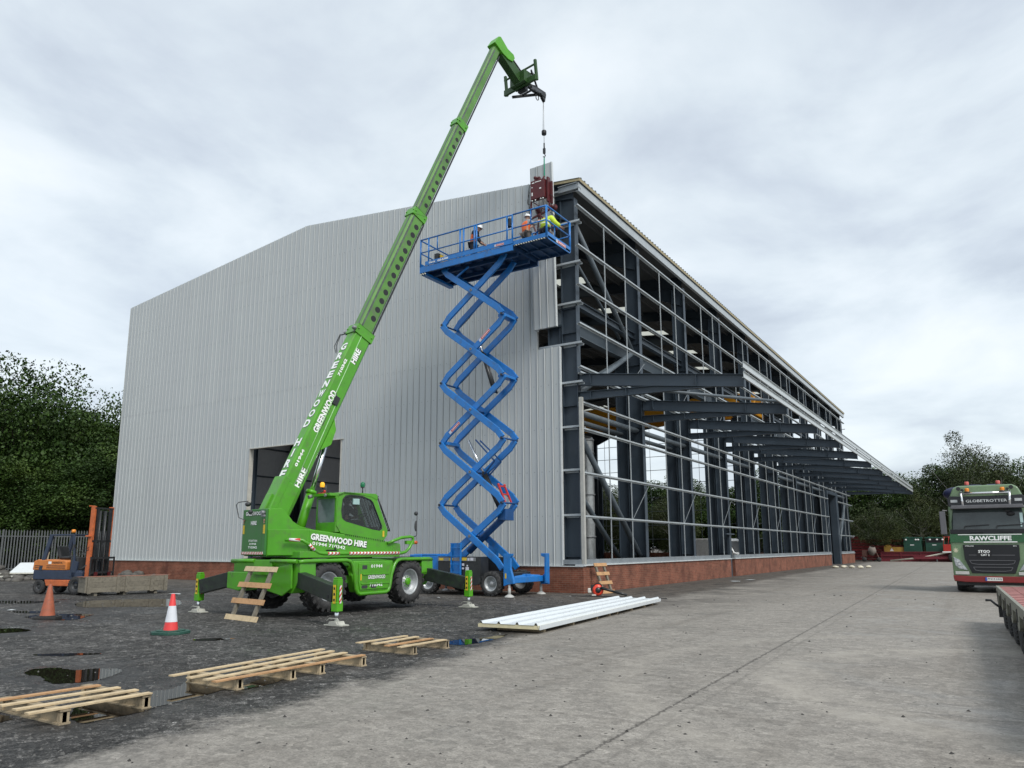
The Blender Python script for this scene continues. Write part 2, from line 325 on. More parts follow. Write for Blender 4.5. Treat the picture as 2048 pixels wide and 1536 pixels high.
    mps = N(t, 'ShaderNodeMapping', inp={'Scale': (.35, 2.2, 1), 'Location': (7, 3, 0)}); L(P, mps.inputs[0]); stn = noise(1.0, 5, .6, .6, mps.outputs[0])
    con = mix(ramp(t, [(.60, 0), (.68, .4)], stn), con, mix(1., con, (.62, .61, .60), 'MULTIPLY'))
    # long joint running up the yard and some cross joints
    jx = math_('ADD', sp.outputs[0], math_('MULTIPLY', sp.outputs[1], .034)); jx = math_('ADD', jx, math_('MULTIPLY', math_('SUBTRACT', n_fine, .5), .16))
    j1 = math_('ABSOLUTE', math_('SUBTRACT', jx, 9.05)); j2 = math_('ABSOLUTE', math_('SUBTRACT', jx, 9.28))
    jm = N(t, 'ShaderNodeMapRange', inp={1: .006, 2: .024, 3: 1., 4: 0.}); L(j1, jm.inputs[0])
    jm2 = N(t, 'ShaderNodeMapRange', inp={1: .0, 2: .03, 3: .35, 4: 0.}); L(j2, jm2.inputs[0])
    cy = math_('PINGPONG', math_('ADD', sp.outputs[1], math_('MULTIPLY', math_('SUBTRACT', n_mid, .5), .12)), 4.0)
    jm3 = N(t, 'ShaderNodeMapRange', inp={1: .0, 2: .03, 3: .5, 4: 0.}); L(cy, jm3.inputs[0])
    con = mix(math_('MULTIPLY', math_('MAXIMUM', jm.outputs[0], math_('MAXIMUM', jm2.outputs[0], jm3.outputs[0])), .75), con, (.045, .04, .035))
    # dark stains near the wall and tyre-tracked dirt
    st = noise(.55, 7, .7, .6); sm_ = N(t, 'ShaderNodeMapRange', inp={1: 3.6, 2: .3, 3: 0., 4: .85}); L(d, sm_.inputs[0])
    fy = N(t, 'ShaderNodeMapRange', inp={1: -9., 2: -3., 3: .15, 4: 1.}); L(sp.outputs[1], fy.inputs[0])
    con = mix(math_('MULTIPLY', fy.outputs[0], math_('MULTIPLY', ramp(t, [(.42, 0), (.58, 1)], st), sm_.outputs[0])), con, (.085, .078, .07))
    # dark stone surface: wet planings
    gr = ramp(t, [(.3, (.038, .037, .035)), (.55, (.060, .058, .055)), (.75, (.095, .092, .086))], n_mid)
    for c_ in (c1, c2, c3): gr = mix(.85, gr, ramp(t, [(0, .45), (.5, .95), (.88, 1.3), (1, 2.6)], c_), 'MULTIPLY')
    gr = mix(.85, gr, ramp(t, [(.3, (.3, .3, .3)), (.5, (.9, .9, .9)), (.64, (2.0, 2.0, 2.0)), (.78, (4.5, 4.4, 4.2))], n_grit), 'MULTIPLY')
    gr = mix(.6, gr, ramp(t, [(.3, .55), (.55, 1.0), (.7, 1.7)], n_big), 'MULTIPLY')
    # brown mud near building and pale dried silt
    sil = ramp(t, [(.56, 0), (.66, .55)], noise(.5, 6, .62, .8)); gr = mix(sil, gr, mix(1., (.125, .12, .112), ramp(t, [(0, .5), (1, 1.3)], c2), 'MULTIPLY'))
    mud = N(t, 'ShaderNodeMapRange', inp={1: -7., 2: -1., 3: 0., 4: .8}); L(sp.outputs[1], mud.inputs[0])
    gr = mix(math_('MULTIPLY', mud.outputs[0], ramp(t, [(.38, .25), (.6, 1)], n_mid)), gr, mix(.6, (.135, .115, .094), ramp(t, [(.3, .35), (.7, 1.5)], n_fine), 'MULTIPLY'))
    silt = ramp(t, [(.57, 0), (.68, .42)], noise(.8, 6, .6, 1.2)); gr = mix(silt, gr, (.105, .10, .095))
    # damp margins round the puddles
    wetm = None
    for pts in PUD[:8]:
        A_ = np.array(pts); c_ = A_.mean(0); ev, V_ = np.linalg.eigh(np.cov((A_-c_).T)); ra = np.sqrt(ev)*1.75; an = math.atan2(V_[1, 1], V_[0, 1])
        mp2 = N(t, 'ShaderNodeMapping', vector_type='TEXTURE', inp={'Location': (c_[0], c_[1], 0), 'Rotation': (0, 0, an), 'Scale': (ra[1], ra[0], 1)}); L(P, mp2.inputs[0])
        ln = N(t, 'ShaderNodeVectorMath', operation='LENGTH'); L(mp2.outputs[0], ln.inputs[0]); q = math_('ADD', ln.outputs['Value'], math_('MULTIPLY', math_('SUBTRACT', n_mid, .5), 1.6))
        mr = N(t, 'ShaderNodeMapRange', inp={1: .95, 2: 1.75, 3: 1., 4: 0.}); L(q, mr.inputs[0]); wetm = mr.outputs[0] if wetm is None else math_('MAXIMUM', wetm, mr.outputs[0])
    col = mix(mask, gr, con); col = mix(math_('MULTIPLY', wetm, .8), col, mix(1., col, (.42, .40, .38), 'MULTIPLY')); L(col, b.inputs['Base Color'])
    # wetness: patches of lower roughness
    wet = noise(.5, 5, .6, .4)
    rg = ramp(t, [(.32, .42), (.46, .75), (.66, .9)], wet); rc = ramp(t, [(.32, .42), (.46, .68), (.66, .85)], noise(.7, 6, .6, .5))
    ro = N(t, 'ShaderNodeMix', data_type='FLOAT'); L(mask, ro.inputs[0]); L(rg, ro.inputs[2]); L(rc, ro.inputs[3]); L(math_('SUBTRACT', ro.outputs[0], math_('MULTIPLY', wetm, .38)), b.inputs['Roughness'])
    hh = math_('ADD', math_('MULTIPLY', n_grit, .5), n_fine); bs = N(t, 'ShaderNodeMix', data_type='FLOAT', inp={2: .9, 3: .2}); L(mask, bs.inputs[0])
    bp = N(t, 'ShaderNodeBump', inp={'Distance': .022}); L(bs.outputs[0], bp.inputs['Strength']); L(hh, bp.inputs['Height']); L(bp.outputs[0], b.inputs['Normal']); b.inputs['Specular IOR Level'].default_value = .3
    return m
g = MB(); 
xs = [-900, -120, -40, -20, -10, 0, 10, 20, 60, 300, 900]; ys = [-300, -60, -30, -20, -10, 0, 20, 60, 120, 400, 1200]
g.add([(x, y, 0) for y in ys for x in xs], [(j*11+i, j*11+i+1, (j+1)*11+i+1, (j+1)*11+i) for j in range(10) for i in range(10)])
tag(g.build('ground', ground_mat()), kind='structure')
# puddles
PM = bpy.data.materials.new('puddle_water'); PM.use_nodes = True; _b = PM.node_tree.nodes['Principled BSDF']; _b.inputs['Base Color'].default_value = (.012, .010, .008, 1); _b.inputs['Roughness'].default_value = .02; _b.inputs['IOR'].default_value = 1.33
_n = N(PM.node_tree, 'ShaderNodeTexNoise', inp={'Scale': 2.2, 'Detail': 2}); _bp = N(PM.node_tree, 'ShaderNodeBump', inp={'Strength': .04, 'Distance': .01}); PM.node_tree.links.new(_n.outputs[0], _bp.inputs['Height']); PM.node_tree.links.new(_bp.outputs[0], _b.inputs['Normal'])
def puddle(pts, seed):
    rs = np.random.RandomState(seed); n = len(pts); out_ = []; cx = sum(p[0] for p in pts)/n; cy = sum(p[1] for p in pts)/n
    for i in range(n):
        p0, p1, p2, p3 = [np.array(pts[(i+k) % n]) for k in (-1, 0, 1, 2)]
        for t in np.linspace(0, 1, 8, endpoint=False):
            q = .5*((2*p1)+(p2-p0)*t+(2*p0-5*p1+4*p2-p3)*t*t+(3*p1-p0-3*p2+p3)*t**3)+rs.normal(size=2)*.014; out_.append((q[0], q[1], .005))
    m = MB(); k = len(out_); b = bmesh.new(); vs = [b.verts.new(v) for v in out_]; f = b.faces.new(vs); bmesh.ops.triangulate(b, faces=[f]); me = bpy.data.meshes.new('water'); b.to_mesh(me); b.free(); me.materials.append(PM)
    me.update(); o = bpy.data.objects.new('water', me); COL.objects.link(o)
    if me.polygons[0].normal.z < 0: me.flip_normals()
    tag(o, kind='structure')
for i, p in enumerate(PUD): puddle(p, i)
# loose stones and rubble scattered over the dark part of the yard
st = MB(); st2 = MB(); rs = np.random.RandomState(5); cnt = 0
while cnt < 5200:
    d = 4+rs.rand()**1.4*26; a = R(32.7)+R(-38+76*rs.rand()); x = 12.65-math.sin(a)*d; y = -25+math.cos(a)*d
    ex = 6.6+(y+24)*(-.18) if y < -12 else 4.6-(y+12)*.08
    if y > -1.0 and x < .6: continue
    dd = x-ex
    if dd > 0 and rs.rand() > .16*math.exp(-dd*.16): continue
    tgt = st2 if dd > .4 else st
    s = .006+.016*rs.rand()**3*(1+d/18); z = s*.4
    vs = [(x+s*math.cos(t+rs.rand())*(.7+.6*rs.rand()), y+s*math.sin(t+rs.rand())*(.7+.6*rs.rand()), -.002) for t in (0, 1.57, 3.14, 4.71)]+[(x+s*.2*(rs.rand()-.5), y+s*.2*(rs.rand()-.5), z*(1+rs.rand()))]
    tgt.add(vs, [(0, 1, 4), (1, 2, 4), (2, 3, 4), (3, 0, 4)]); cnt += 1
tag(st.build('loose_stones', pm('stones', (.10, .098, .092), .8, var=.75, scale=6), recalc=False), 'scatter of small loose stones over the dark yard surface', 'stones', kind='stuff')
tag(st2.build('dark_grit', pm('dark_grit', (.04, .038, .035), .85, var=.5, scale=6), recalc=False), 'small dark stones scattered over the pale concrete', 'stones', kind='stuff')
# ================================================================= BUILDING
B = thing('industrial_building', 'large grey steel frame warehouse under construction with one clad gable and open side', 'building')
W_, HE, HA, LN = 30.85, 16.26, 17.90, 64.0
def roofz(x): return HE+(HA-HE)*(1-abs(x+W_/2)/(W_/2))
YK = [.35+6.33*k for k in range(11)]
DX0, DX1, DZ = -18.84, -12.44, 6.66
# --- gable cladding: 1 m panels in two lifts, joint at 9.37
def clad_strip(m, x0, x1, z0f, z1f, y=0., cuts=()):
    if x1-x0 < .14: m.add([(x0, y, z0f(x0)), (x1, y, z0f(x1)), (x1, y, z1f(x1)), (x0, y, z1f(x0))], [(0, 1, 2, 3)]); return
    prof = []; x = x0; n = max(1, round((x1-x0)/.3333)); stp = (x1-x0)/n
    for i in range(n):
        a = x0+i*stp
        prof += [(a, 0), (a+.006, .028), (a+.022, .028), (a+.024, 0), (a+.15, -.001), (a+stp-.055, .0), (a+stp-.035, -.035), (a+stp-.012, -.035)]
    prof.append((x1, .012))
    for (xa, ya), (xb, yb) in zip(prof[:-1], prof[1:]):
        for (c0, c1) in [(xa, xb)]:
            mid = (c0+c1)/2; za = z0f(mid); m.add([(xa, y+ya, za), (xb, y+yb, za), (xb, y+yb, z1f(xb)), (xa, y+ya, z1f(xa))], [(0, 1, 2, 3)])
    xm = (x0+x1)/2
RAILZ = [15.86, 14.42, 12.72, 11.06, 9.42, 7.88, 6.15, 4.5, 2.81]
DOT = pm('screw_heads', (.22, .24, .25), .5)
k = 0; x1 = -.84
edges = [x1]
while edges[-1] > -W_+.4: edges.append(edges[-1]-1.0)
edges[-1] = -W_
for xa, xb in zip(edges[1:], edges[:-1]):
    for lift in (0, 1):
        if lift == 1 and xb > -1.0: continue        # the panel now being hung
        m = MB()
        cuts = [xa]+[c for c in (DX0, DX1) if xa+.01 < c < xb-.01 and lift == 0]+[xb]
        for ca, cb in zip(cuts[:-1], cuts[1:]):
            mid = (ca+cb)/2
            if lift == 0: lo = DZ if DX0 < mid < DX1 else .98; clad_strip(m, ca, cb, lambda x, lo=lo: lo, lambda x: 9.374)
            else: clad_strip(m, ca, cb, lambda x: 9.378, lambda x: roofz(x)+.03)
            m.add([(ca, .10, (DZ if DX0 < mid < DX1 else .98) if lift == 0 else 9.385), (cb, .10, (DZ if DX0 < mid < DX1 else .98) if lift == 0 else 9.385), (cb, .10, 9.365 if lift == 0 else roofz(cb)), (ca, .10, 9.365 if lift == 0 else roofz(ca))], [(0, 1, 2, 3)])
        m.cmi = 1
        for z in RAILZ:
            if (z < 9.37) != (lift == 0): continue
            for q in (.15, .48, .82):
                x = xa+q*(xb-xa)
                if DX0-.05 < x < DX1+.05 and z < DZ+.1: continue
                m.add([(x-.014, -.0095, z-.014), (x+.014, -.0095, z-.014), (x+.014, -.0095, z+.014), (x-.014, -.0095, z+.014)], [(0, 1, 2, 3)])
        m.build('cladding_panel', [CLAD, DOT], B, recalc=False)
m = MB(); m.box(-.845, -.825, -.04, .1, 1.0, 9.36); m.box(-1.845, -1.825, -.04, .1, 10.12, roofz(-1.84)); m.build('cladding_edge_trim', WHITEP, B)
m = MB(); m.box(-W_-.02, -W_, -.04, .1, .98, HE); m.build('corner_trim', CLAD, B)
# door trims
m = MB(); m.box(DX0-.08, DX1+.15, -.06, .14, DZ-.05, DZ-.01); m.box(DX0-.03, DX0, -.045, .2, 0, DZ-.05); m.box(DX1, DX1+.03, -.045, .2, .98, DZ-.05); m.build('door_trim', pm('cream_trim', (.50, .49, .44), .5), B)
# --- brick plinth
def brickmat():
    m = bpy.data.materials.new('red_brick'); m.use_nodes = True; t = m.node_tree; b = t.nodes['Principled BSDF']; L = t.links.new
    tcn = N(t, 'ShaderNodeTexCoord'); sp = N(t, 'ShaderNodeSeparateXYZ'); L(tcn.outputs['Object'], sp.inputs[0])
    a = N(t, 'ShaderNodeMath', operation='ADD'); L(sp.outputs[0], a.inputs[0]); L(sp.outputs[1], a.inputs[1])
    c = N(t, 'ShaderNodeCombineXYZ'); L(a.outputs[0], c.inputs[0]); L(sp.outputs[2], c.inputs[1])
    br = N(t, 'ShaderNodeTexBrick', inp={'Color1': (.20, .062, .034, 1), 'Color2': (.27, .095, .055, 1), 'Mortar': (.26, .17, .12, 1), 'Scale': 1., 'Mortar Size': .006, 'Mortar Smooth': .3, 'Brick Width': .225, 'Row Height': .075, 'Bias': -.1}); L(c.outputs[0], br.inputs[0])
    n = N(t, 'ShaderNodeTexNoise', inp={'Scale': 1.3, 'Detail': 8, 'Roughness': .65}); L(tcn.outputs['Object'], n.inputs[0]); f = ramp(t, [(.32, .5), (.5, .9), (.68, 1.25)], n.outputs[0])
    mx = N(t, 'ShaderNodeMix', data_type='RGBA', blend_type='MULTIPLY', inp={0: 1.}); L(br.outputs[0], mx.inputs[6]); L(f, mx.inputs[7])
    n2 = N(t, 'ShaderNodeTexNoise', inp={'Scale': .9, 'Detail': 3}); mp = N(t, 'ShaderNodeMapping', inp={'Scale': (1, 1, .15)}); L(tcn.outputs['Object'], mp.inputs[0]); L(mp.outputs[0], n2.inputs[0])
    mx2 = N(t, 'ShaderNodeMix', data_type='RGBA', inp={7: (.10, .03, .02, 1)}); L(ramp(t, [(.60, 0), (.66, .6)], n2.outputs[0]), mx2.inputs[0]); L(mx.outputs[2], mx2.inputs[6])
    L(mx2.outputs[2], b.inputs['Base Color']); b.inputs['Roughness'].default_value = .85
    bp = N(t, 'ShaderNodeBump', inp={'Strength': .4, 'Distance': .01}); L(br.outputs['Fac'], bp.inputs['Height']); bp.invert = True; L(bp.outputs[0], b.inputs['Normal']); return m
BRICK = brickmat()
GAP = [(18.4, 19.2), (50.3, 56.1)]
segs = [(-.06, 18.4), (19.2, 50.3), (56.1, 64.1)]
for a, b_ in segs:
    m = MB(); m.box(-.25, .03, a, b_, -.2, .98); m.build('brick_plinth', BRICK, B)
    m = MB(); m.box(-.28, .09, a-.05, b_+.05, .981, 1.03); m.build('sill_flashing', WHITEP, B)
    m = MB(); m.box(-.16, .02, a, b_, 1.031, 1.21); m.build('base_rail', GALVD, B)
for a, b_ in ((-W_, DX0), (DX1, -.251)):
    m = MB(); m.box(a, b_, -.06, .2, -.2, .945); m.build('brick_plinth', BRICK, B)
    m = MB(); m.box(a-.02, b_+(.3 if b_ > -1 else 0), -.105, .12, .946, .979); m.build('sill_flashing', CLAD if b_ < -1 else WHITEP, B)
m = MB(); m.box(-.83, -.02, -.02, .12, 1.0315, 1.2); m.build('base_rail', GALVD, B)
m = MB(); m.box(-W_, -W_+.2, .2, LN, -.2, 1.0); m.build('brick_plinth', BRICK, B)
m = MB(); m.box(-W_+.21, -.26, 63.7, 63.95, -.2, 1.0); m.build('brick_plinth', BRICK, B)
m = MB(); m.box(-W_, -W_+.1, .12, LN, 1.01, HE-.1)
for i in range(30): m.box(-W_+.101, -W_+.106, 2.1*i+1.2, 2.1*i+1.24, 1.01, HE-.2)
m.build('side_wall_cladding', CLADI, B)
for z in (2.6, 4.6, 6.6, 8.6, 10.6, 12.6, 14.6): m = MB(); m.box(-W_+.11, -W_+.30, .2, 63.6, z, z+.09); m.build('inner_wall_rail', STEEL, B)
# --- columns: outer stanchion plus inner crane column
for k, y in enumerate(YK):
    m = MB(); m.ibeam((-.53, y, 0), (-.53, y, 15.5), .66, .30, (1, 0, 0), .016, .022)
    for z in (1.3, 7.0, 9.9, 10.9): m.box(-.83, -.23, y-.14, y+.14, z, z+.015)
    m.build('steel_column', STEEL, B)
    m = MB(); m.ibeam((-1.2, y, 0), (-1.2, y, 10.22), .55, .30, (1, 0, 0), .016, .022); m.box(-1.0, -.86, y-.04, y+.04, 0, 10.22); m.box(-1.5, -.87, y-.18, y+.18, 10.225, 10.3)
    m.build('crane_column', STEEL, B)
    xx = -W_+.45
    m = MB(); m.ibeam((xx+.2, y, 0), (xx+.2, y, 15.5), .66, .30, (1, 0, 0), .016, .022); m.ibeam((xx+.9, y, 0), (xx+.9, y, 10.3), .5, .3, (1, 0, 0)); m.build('steel_column', STEEL, B)
    # rafter with haunches
    m = MB(); dz = -.48
    for s in (-1, 1):
        xe = -W_/2+s*(W_/2-.3); p0 = (xe, y, roofz(xe)+dz); p1 = (-W_/2, y, HA+dz); m.ibeam(p0, p1, .62, .26)
        m.prism([(0, 0), (s*-3.2, (HA-HE)/(W_/2)*3.2), (0, -1.0)], (xe, y-.003, roofz(xe)+dz-.3), (1, 0, 0), (0, 0, 1), (0, .006, 0))
        m.beam((xe, y, roofz(xe)+dz-1.3), (xe-s*3.2, y, roofz(xe-s*3.2)+dz-.3), .26, .02)
    m.build('rafter', STEEL, B)
# roof: underside liner, foam core, outer sheet
for s in (-1, 1):
    xe = -W_/2+s*(W_/2+.12); ze = roofz(0)-(HA-HE)/(W_/2)*.12
    A = Vector((xe, 0, ze)); Bp = Vector((-W_/2, 0, HA)); d = (Bp-A)
    nn = Vector((-d.z, 0, d.x)).normalized()
    if nn.z < 0: nn = -nn
    m = MB()
    def slab(m, t0, t1, y0, y1, a=A, b=Bp):
        vs = [a+nn*t0, b+nn*t0, b+nn*t1, a+nn*t1]
        m.add([v+Vector((0, y0, 0)) for v in vs]+[v+Vector((0, y1, 0)) for v in vs], [(0, 1, 2, 3), (7, 6, 5, 4), (0, 4, 5, 1), (1, 5, 6, 2), (2, 6, 7, 3), (3, 7, 4, 0)])
    slab(m, -.15, -.04, .09, 64.2); m.build('roof_insulation', FOAM, B)
    m = MB(); slab(m, -.165, -.152, .11, 64.1); m.build('roof_liner_sheet', ROOFU, B)
    m = MB(); slab(m, -.038, -.026, .07, 64.25)
    yy = .2
    while yy < 64.2:
        slab(m, -.026, .022, yy, yy+.07, A-d*.0005); yy += .3333
    m.build('roof_sheet', pm('roof_sheet_grey', (.10, .11, .11), .5), B)
    for i in range(13):
        f = (i+.35)/13; c = A+d*f-nn*.245; m = MB(); m.box(c.x-.035, c.x+.035, .2, 64.05, c.z-.075, c.z+.075); m.build('purlin', pm('purlin_grey', (.13, .14, .15), .5, metal=.2), B)
    for k in range(10):
        y = YK[k]+4.6; c0 = A+d*.36-nn*.171; c1 = A+d*.58-nn*.171
        m = MB()
        m.add([(c0.x, y, c0.z), (c1.x, y, c1.z), (c1.x, y+1.1, c1.z), (c0.x, y+1.1, c0.z)], [(0, 1, 2, 3)])
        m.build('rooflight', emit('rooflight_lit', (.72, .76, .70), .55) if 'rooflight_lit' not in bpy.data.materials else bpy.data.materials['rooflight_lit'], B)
# eaves beam (light channel) along the open side
m = MB(); m.beam((.04, .12, 15.88), (.04, 64.1, 15.88), .012, .36); m.beam((-.03, .12, 16.06), (-.03, 64.1, 16.06), .13, .012); m.beam((-.03, .12, 15.70), (-.03, 64.1, 15.70), .13, .012); m.build('eaves_beam', GALV, B)
m = MB(); m.box(-.86, .02, .1, .14, 15.80, 16.02); m.box(-.86, -.0, .05, .14, 16.03, 16.06); m.build('rake_flashing', GALVD, B)
# --- side rails (Z sections)
SIDEZ = [15.04, 13.37, 11.76, 10.17, 8.45, 8.22, 7.07, 6.06, 4.39, 2.77]
for z in SIDEZ:
    m = MB()
    spans = [(-.02, 64.05)] if z > 6.5 else [(-.02, 50.6), (55.8, 64.9)]
    for a, b_ in spans:
        m = MB(); m.box(-.06, .06, a, b_, z-.008, z); m.box(.048, .06, a, b_, z, z+.05); m.box(-.06, -.052, a, b_, z-.05, z-.008); m.build('cladding_rail', GALV, B)
for k in range(10):
    for f in (1/3., 2/3.):
        y = YK[k]+6.33*f
        if 50.6 < y < 56.0: zb = 6.9
        else: zb = 1.2
        m = MB(); m.box(.0, .035, y-.018, y+.018, zb, 15.05); m.build('sag_bar', GALV, B)
    y = YK[k]
    if k: m = MB(); m.beam((.0, y-.15, 4.3), (.0, y-2.0, 2.8), .02, .02, (1, 0, 0)); m.beam((.0, y-.15, 9.9), (.0, y-2.0, 8.5), .02, .02, (1, 0, 0)); m.build_each('diagonal_tie', GALVD, B)
# white corner post
m = MB(); m.box(-.03, .10, -.06, .07, 1.04, 7.25); m.build('corner_post', pm('corner_flashing_pale', (.42, .42, .39), .5), B)
# gable rails poking out past the cladding
for z in RAILZ:
    m = MB(); segx = [(-W_, .06)] if not (z < DZ) else [(-W_, DX0-.1), (DX1+.1, .06)]
    if z in (7.88,): pass
    for a, b_ in segx: m = MB(); m.box(a, b_, .101, .30, z-.008, z+.0); m.box(a, b_, .101, .113, z, z+.07); m.box(a, b_, .288, .30, z-.07, z-.008); m.build('gable_rail', GALV, B)
# gable posts, near and far ; far gable open lattice
for x in (-6.4, -12.1, -19.2, -25.0):
    for y in (.52, 63.5):
        m = MB(); m.ibeam((x, y, 0), (x, y, roofz(x)-.5), .35, .2, (0, 1, 0)); m.build('gable_post', STEEL, B)
for z in [2.6, 4.3, 6.0, 7.7, 9.4, 11.1, 12.8, 14.4]:
    m = MB(); m.box(-W_, 0.1, 63.8, 64.0, z-.008, z); m.box(-W_, .1, 63.99, 64.0, z, z+.06); m.build('far_gable_rail', GALVD, B)
for i in range(14):
    x = -1.9-2.08*i; m = MB(); m.box(x-.02, x+.02, 63.9, 63.94, 1.0, roofz(x)-.6); m.build('far_sag_bar', GALVD, B)
# runway beams for the overhead crane, ties and tubes
for x in (-1.2, -W_+1.35):
    m = MB(); m.ibeam((x, .3, 10.66), (x, 63.7, 10.66), .70, .34); m.box(x-.03, x+.03, .3, 63.7, 11.02, 11.08); m.build('runway_beam', pm('runway_beam_grey', (.10, .13, .155), .5), B)
m = MB(); m.ibeam((-.55, .4, 11.3), (-.55, 63.6, 11.3), .3, .22); m.build('tie_beam', STEEL, B)
TB = pm('tube_brace_grey', (.10, .125, .145), .45, var=.1)
def brace(p0, p1, r): MB().tube(p0, p1, r, 16).build('brace_tube', TB, B)
y0, y1 = YK[0], YK[1]
brace((-.5, y0+.1, 14.9), (-.5, y1-.35, 10.55), .11); brace((-1.1, y0+.1, 14.4), (-1.1, y1-.35, 11.2), .07)
brace((-.5, y1-.2, 10.5), (-.5, y0+.3, 7.5), .12); brace((-1.15, y1-.35, 10.1), (-1.15, y0+.2, 7.4), .1)
brace((-.5, y0+.15, 6.3), (-.5, y1-.2, 1.3), .12); brace((-1.25, y0+.15, 5.0), (-1.25, y1-.3, .9), .11)
for k in range(10):
    if k != 4: brace((-.5, YK[k]+.1, 6.85), (-.5, YK[k+1]-.1, 6.85), .12)
    if k < 2: brace((-1.25, YK[k]+.1, 6.75), (-1.25, YK[k+1]-.1, 6.75), .10)
brace((-.5, YK[9]+.2, 1.0), (-.5, YK[10]-.2, 6.2), .12)
# door-bay portal columns to the ground
m = MB(); m.box(-.6, .0, 50.4, 50.8, -.1, 6.9); m.box(-.6, -.02, 55.2, 56.05, -.1, 6.9); m.build_each('door_jamb_column', STEEL, B)
m = MB(); m.box(-.3, .0, 50.81, 55.19, 6.6, 6.9); m.build('door_lintel', STEEL, B)
m = MB(); m.box(-.2, -.05, 18.6, 18.9, 0, 2.35); m.box(-.1, .05, 17.8, 19.3, 2.35, 2.42); m.build('door_post', STEEL, B)
# --- canopy
for k, y in enumerate(YK):
    m = MB(); wb = .012
    m.prism([(-.2, 8.24), (6.05, 7.42), (6.05, 7.02), (3.3, 7.36), (-.2, 7.80)], (0, y-wb/2, 0), (1, 0, 0), (0, 0, 1), (0, wb, 0))
    m.beam((-.2, y, 8.25), (6.05, y, 7.43), .2, .018); m.beam((-.2, y, 7.79), (3.9, y, 7.285), .2, .018); m.beam((3.9, y, 7.285), (6.05, y, 7.01), .2, .018)
    m.prism([(-.2, 7.52), (2.9, 7.40), (5.0, 7.15), (-.2, 7.22)], (0, y-wb/2-.001, 0), (1, 0, 0), (0, 0, 1), (0, wb, 0))
    m.beam((-.2, y, 7.52), (2.9, y, 7.41), .19, .016); m.beam((-.2, y, 7.215), (5.0, y, 7.14), .19, .016)
    m.box(.3, .315, y-.1, y+.1, 7.8, 8.17); m.box(.3, .315, y-.095, y+.095, 7.23, 7.49); m.box(1.75, 1.765, y-.095, y+.095, 7.22, 7.44); m.box(4.4, 4.415, y-.1, y+.1, 7.24, 7.62); m.box(-.22, -.2, y-.14, y+.14, 7.15, 8.3); m.box(6.05, 6.08, y-.1, y+.1, 6.98, 7.85)
    m.build('canopy_rafter', STEEL, B)
for z0, z1 in ((7.63, 7.84), (7.28, 7.48)):
    m = MB(); yy = 0.1
    while yy < 64: m.box(6.10, 6.112, yy, min(yy+6.32, 64.0), z0, z1); yy += 6.33
    m.box(6.115, 6.16, .1, 64.0, z1-.01, z1); m.box(6.05, 6.099, .1, 64, z0, z0+.01); m.build('canopy_purlin', GALV if z0 < 7 else pm('bright_zed_purlin', (.52, .56, .57), .38, metal=.2), B)
brace((3.1, .45, 7.22), (6.0, 6.55, 7.5), .06)
# inside: overhead travelling crane, ducts, sacks, van
T = thing('overhead_crane', 'orange yellow overhead travelling crane girder spanning inside the frame', 'crane', (0, 30.0, 0))
for yy in (0, 2.2):
    m = MB(); m.box(-W_+1.6, -1.0, yy-.25, yy+.25, 11.3, 12.75); m.build('girder', YELC, T, bev=.02)
m = MB(); m.box(-1.55, -.95, -.9, 3.1, 11.1, 11.55); m.build('end_carriage', YELC, T, bev=.02)
m = MB(); m.box(-12, -10.2, .3, 1.9, 12.0, 13.0); m.tube((-11, .5, 12.8), (-11, 1.8, 12.8), .4); m.build('hoist', GREYM, T)
m = MB(); m.lathe([(.16, .6), (.2, .3), (.14, .1), (.16, 0)], (-11, 1.1, 9.6)); m.build('hook_block', YELC, T)
T = thing('silver_duct', 'tall round spiral metal duct standing inside behind the corner column', 'duct', (-2.35, 5.2, 0))
m = MB(); m.lathe([(.30, 1.1), (.30, 6.4)], (0, 0, 0), n=24); m.build('pipe_body', pm('spiral_duct', (.40, .42, .42), .35, metal=.5, var=.2), T)
for z in (1.15, 2.1, 3.0, 3.95, 4.9, 5.8, 6.4): MB().lathe([(.30, -.03), (.335, -.03), (.335, .03), (.30, .03)], (0, 0, z)).build('joint_band', GREYM, T)
m = MB(); m.lathe([(.42, 0), (.42, .5), (.3, 1.1)], (0, 0, 0)); m.build('base', DKG, T)
T = thing('white_van', 'white van parked inside the open frame, cab seen between columns', 'van', (-5.0, 33.5, 0), R(-20))
m = MB(); m.prism([(-2.6, .35), (2.6, .35), (2.65, 1.0), (1.75, 1.25), (1.15, 2.15), (.7, 2.3), (-2.6, 2.3)], (0, -.95, 0), (1, 0, 0), (0, 0, 1), (0, 1.9, 0)); m.build('body', pm('van_white', (.7, .72, .72), .3), T, bev=.06)
m = MB(); m.prism([(1.0, 1.3), (1.70, 1.3), (1.13, 2.02), (.65, 2.02), (.65, 1.3)], (0, -.962, 0), (1, 0, 0), (0, 0, 1), (0, .01, 0)); m.prism([(1.75, 1.30), (1.22, 2.08), (1.25, 2.1), (1.79, 1.31)], (0, -.8, 0), (1, 0, 0), (0, 0, 1), (0, 1.6, 0)); m.build('window', DKG, T)
for x in (-1.7, 1.7):
    for s in (-.82, .82): MB().lathe([(.0, -.11), (.2, -.11), (.33, -.1), (.35, 0), (.33, .1), (0, .11)], (x, s, .35), (0, 1, 0)).build('wheel', RUB, T)
T = thing('bulk_bag', 'grey white bulk sack standing inside behind the second bay sill', 'sack', (-3.1, 11.4, 0))
m = MB(); m.lathe([(0, 0), (.45, 0), (.55, .4), (.5, .9), (.42, 1.15), (.2, 1.2), (0, 1.15)], (0, 0, .35), n=14); m.build('bag', pm('woven_sack', (.42, .42, .40), .8, var=.2, scale=5, bump=.6), T)
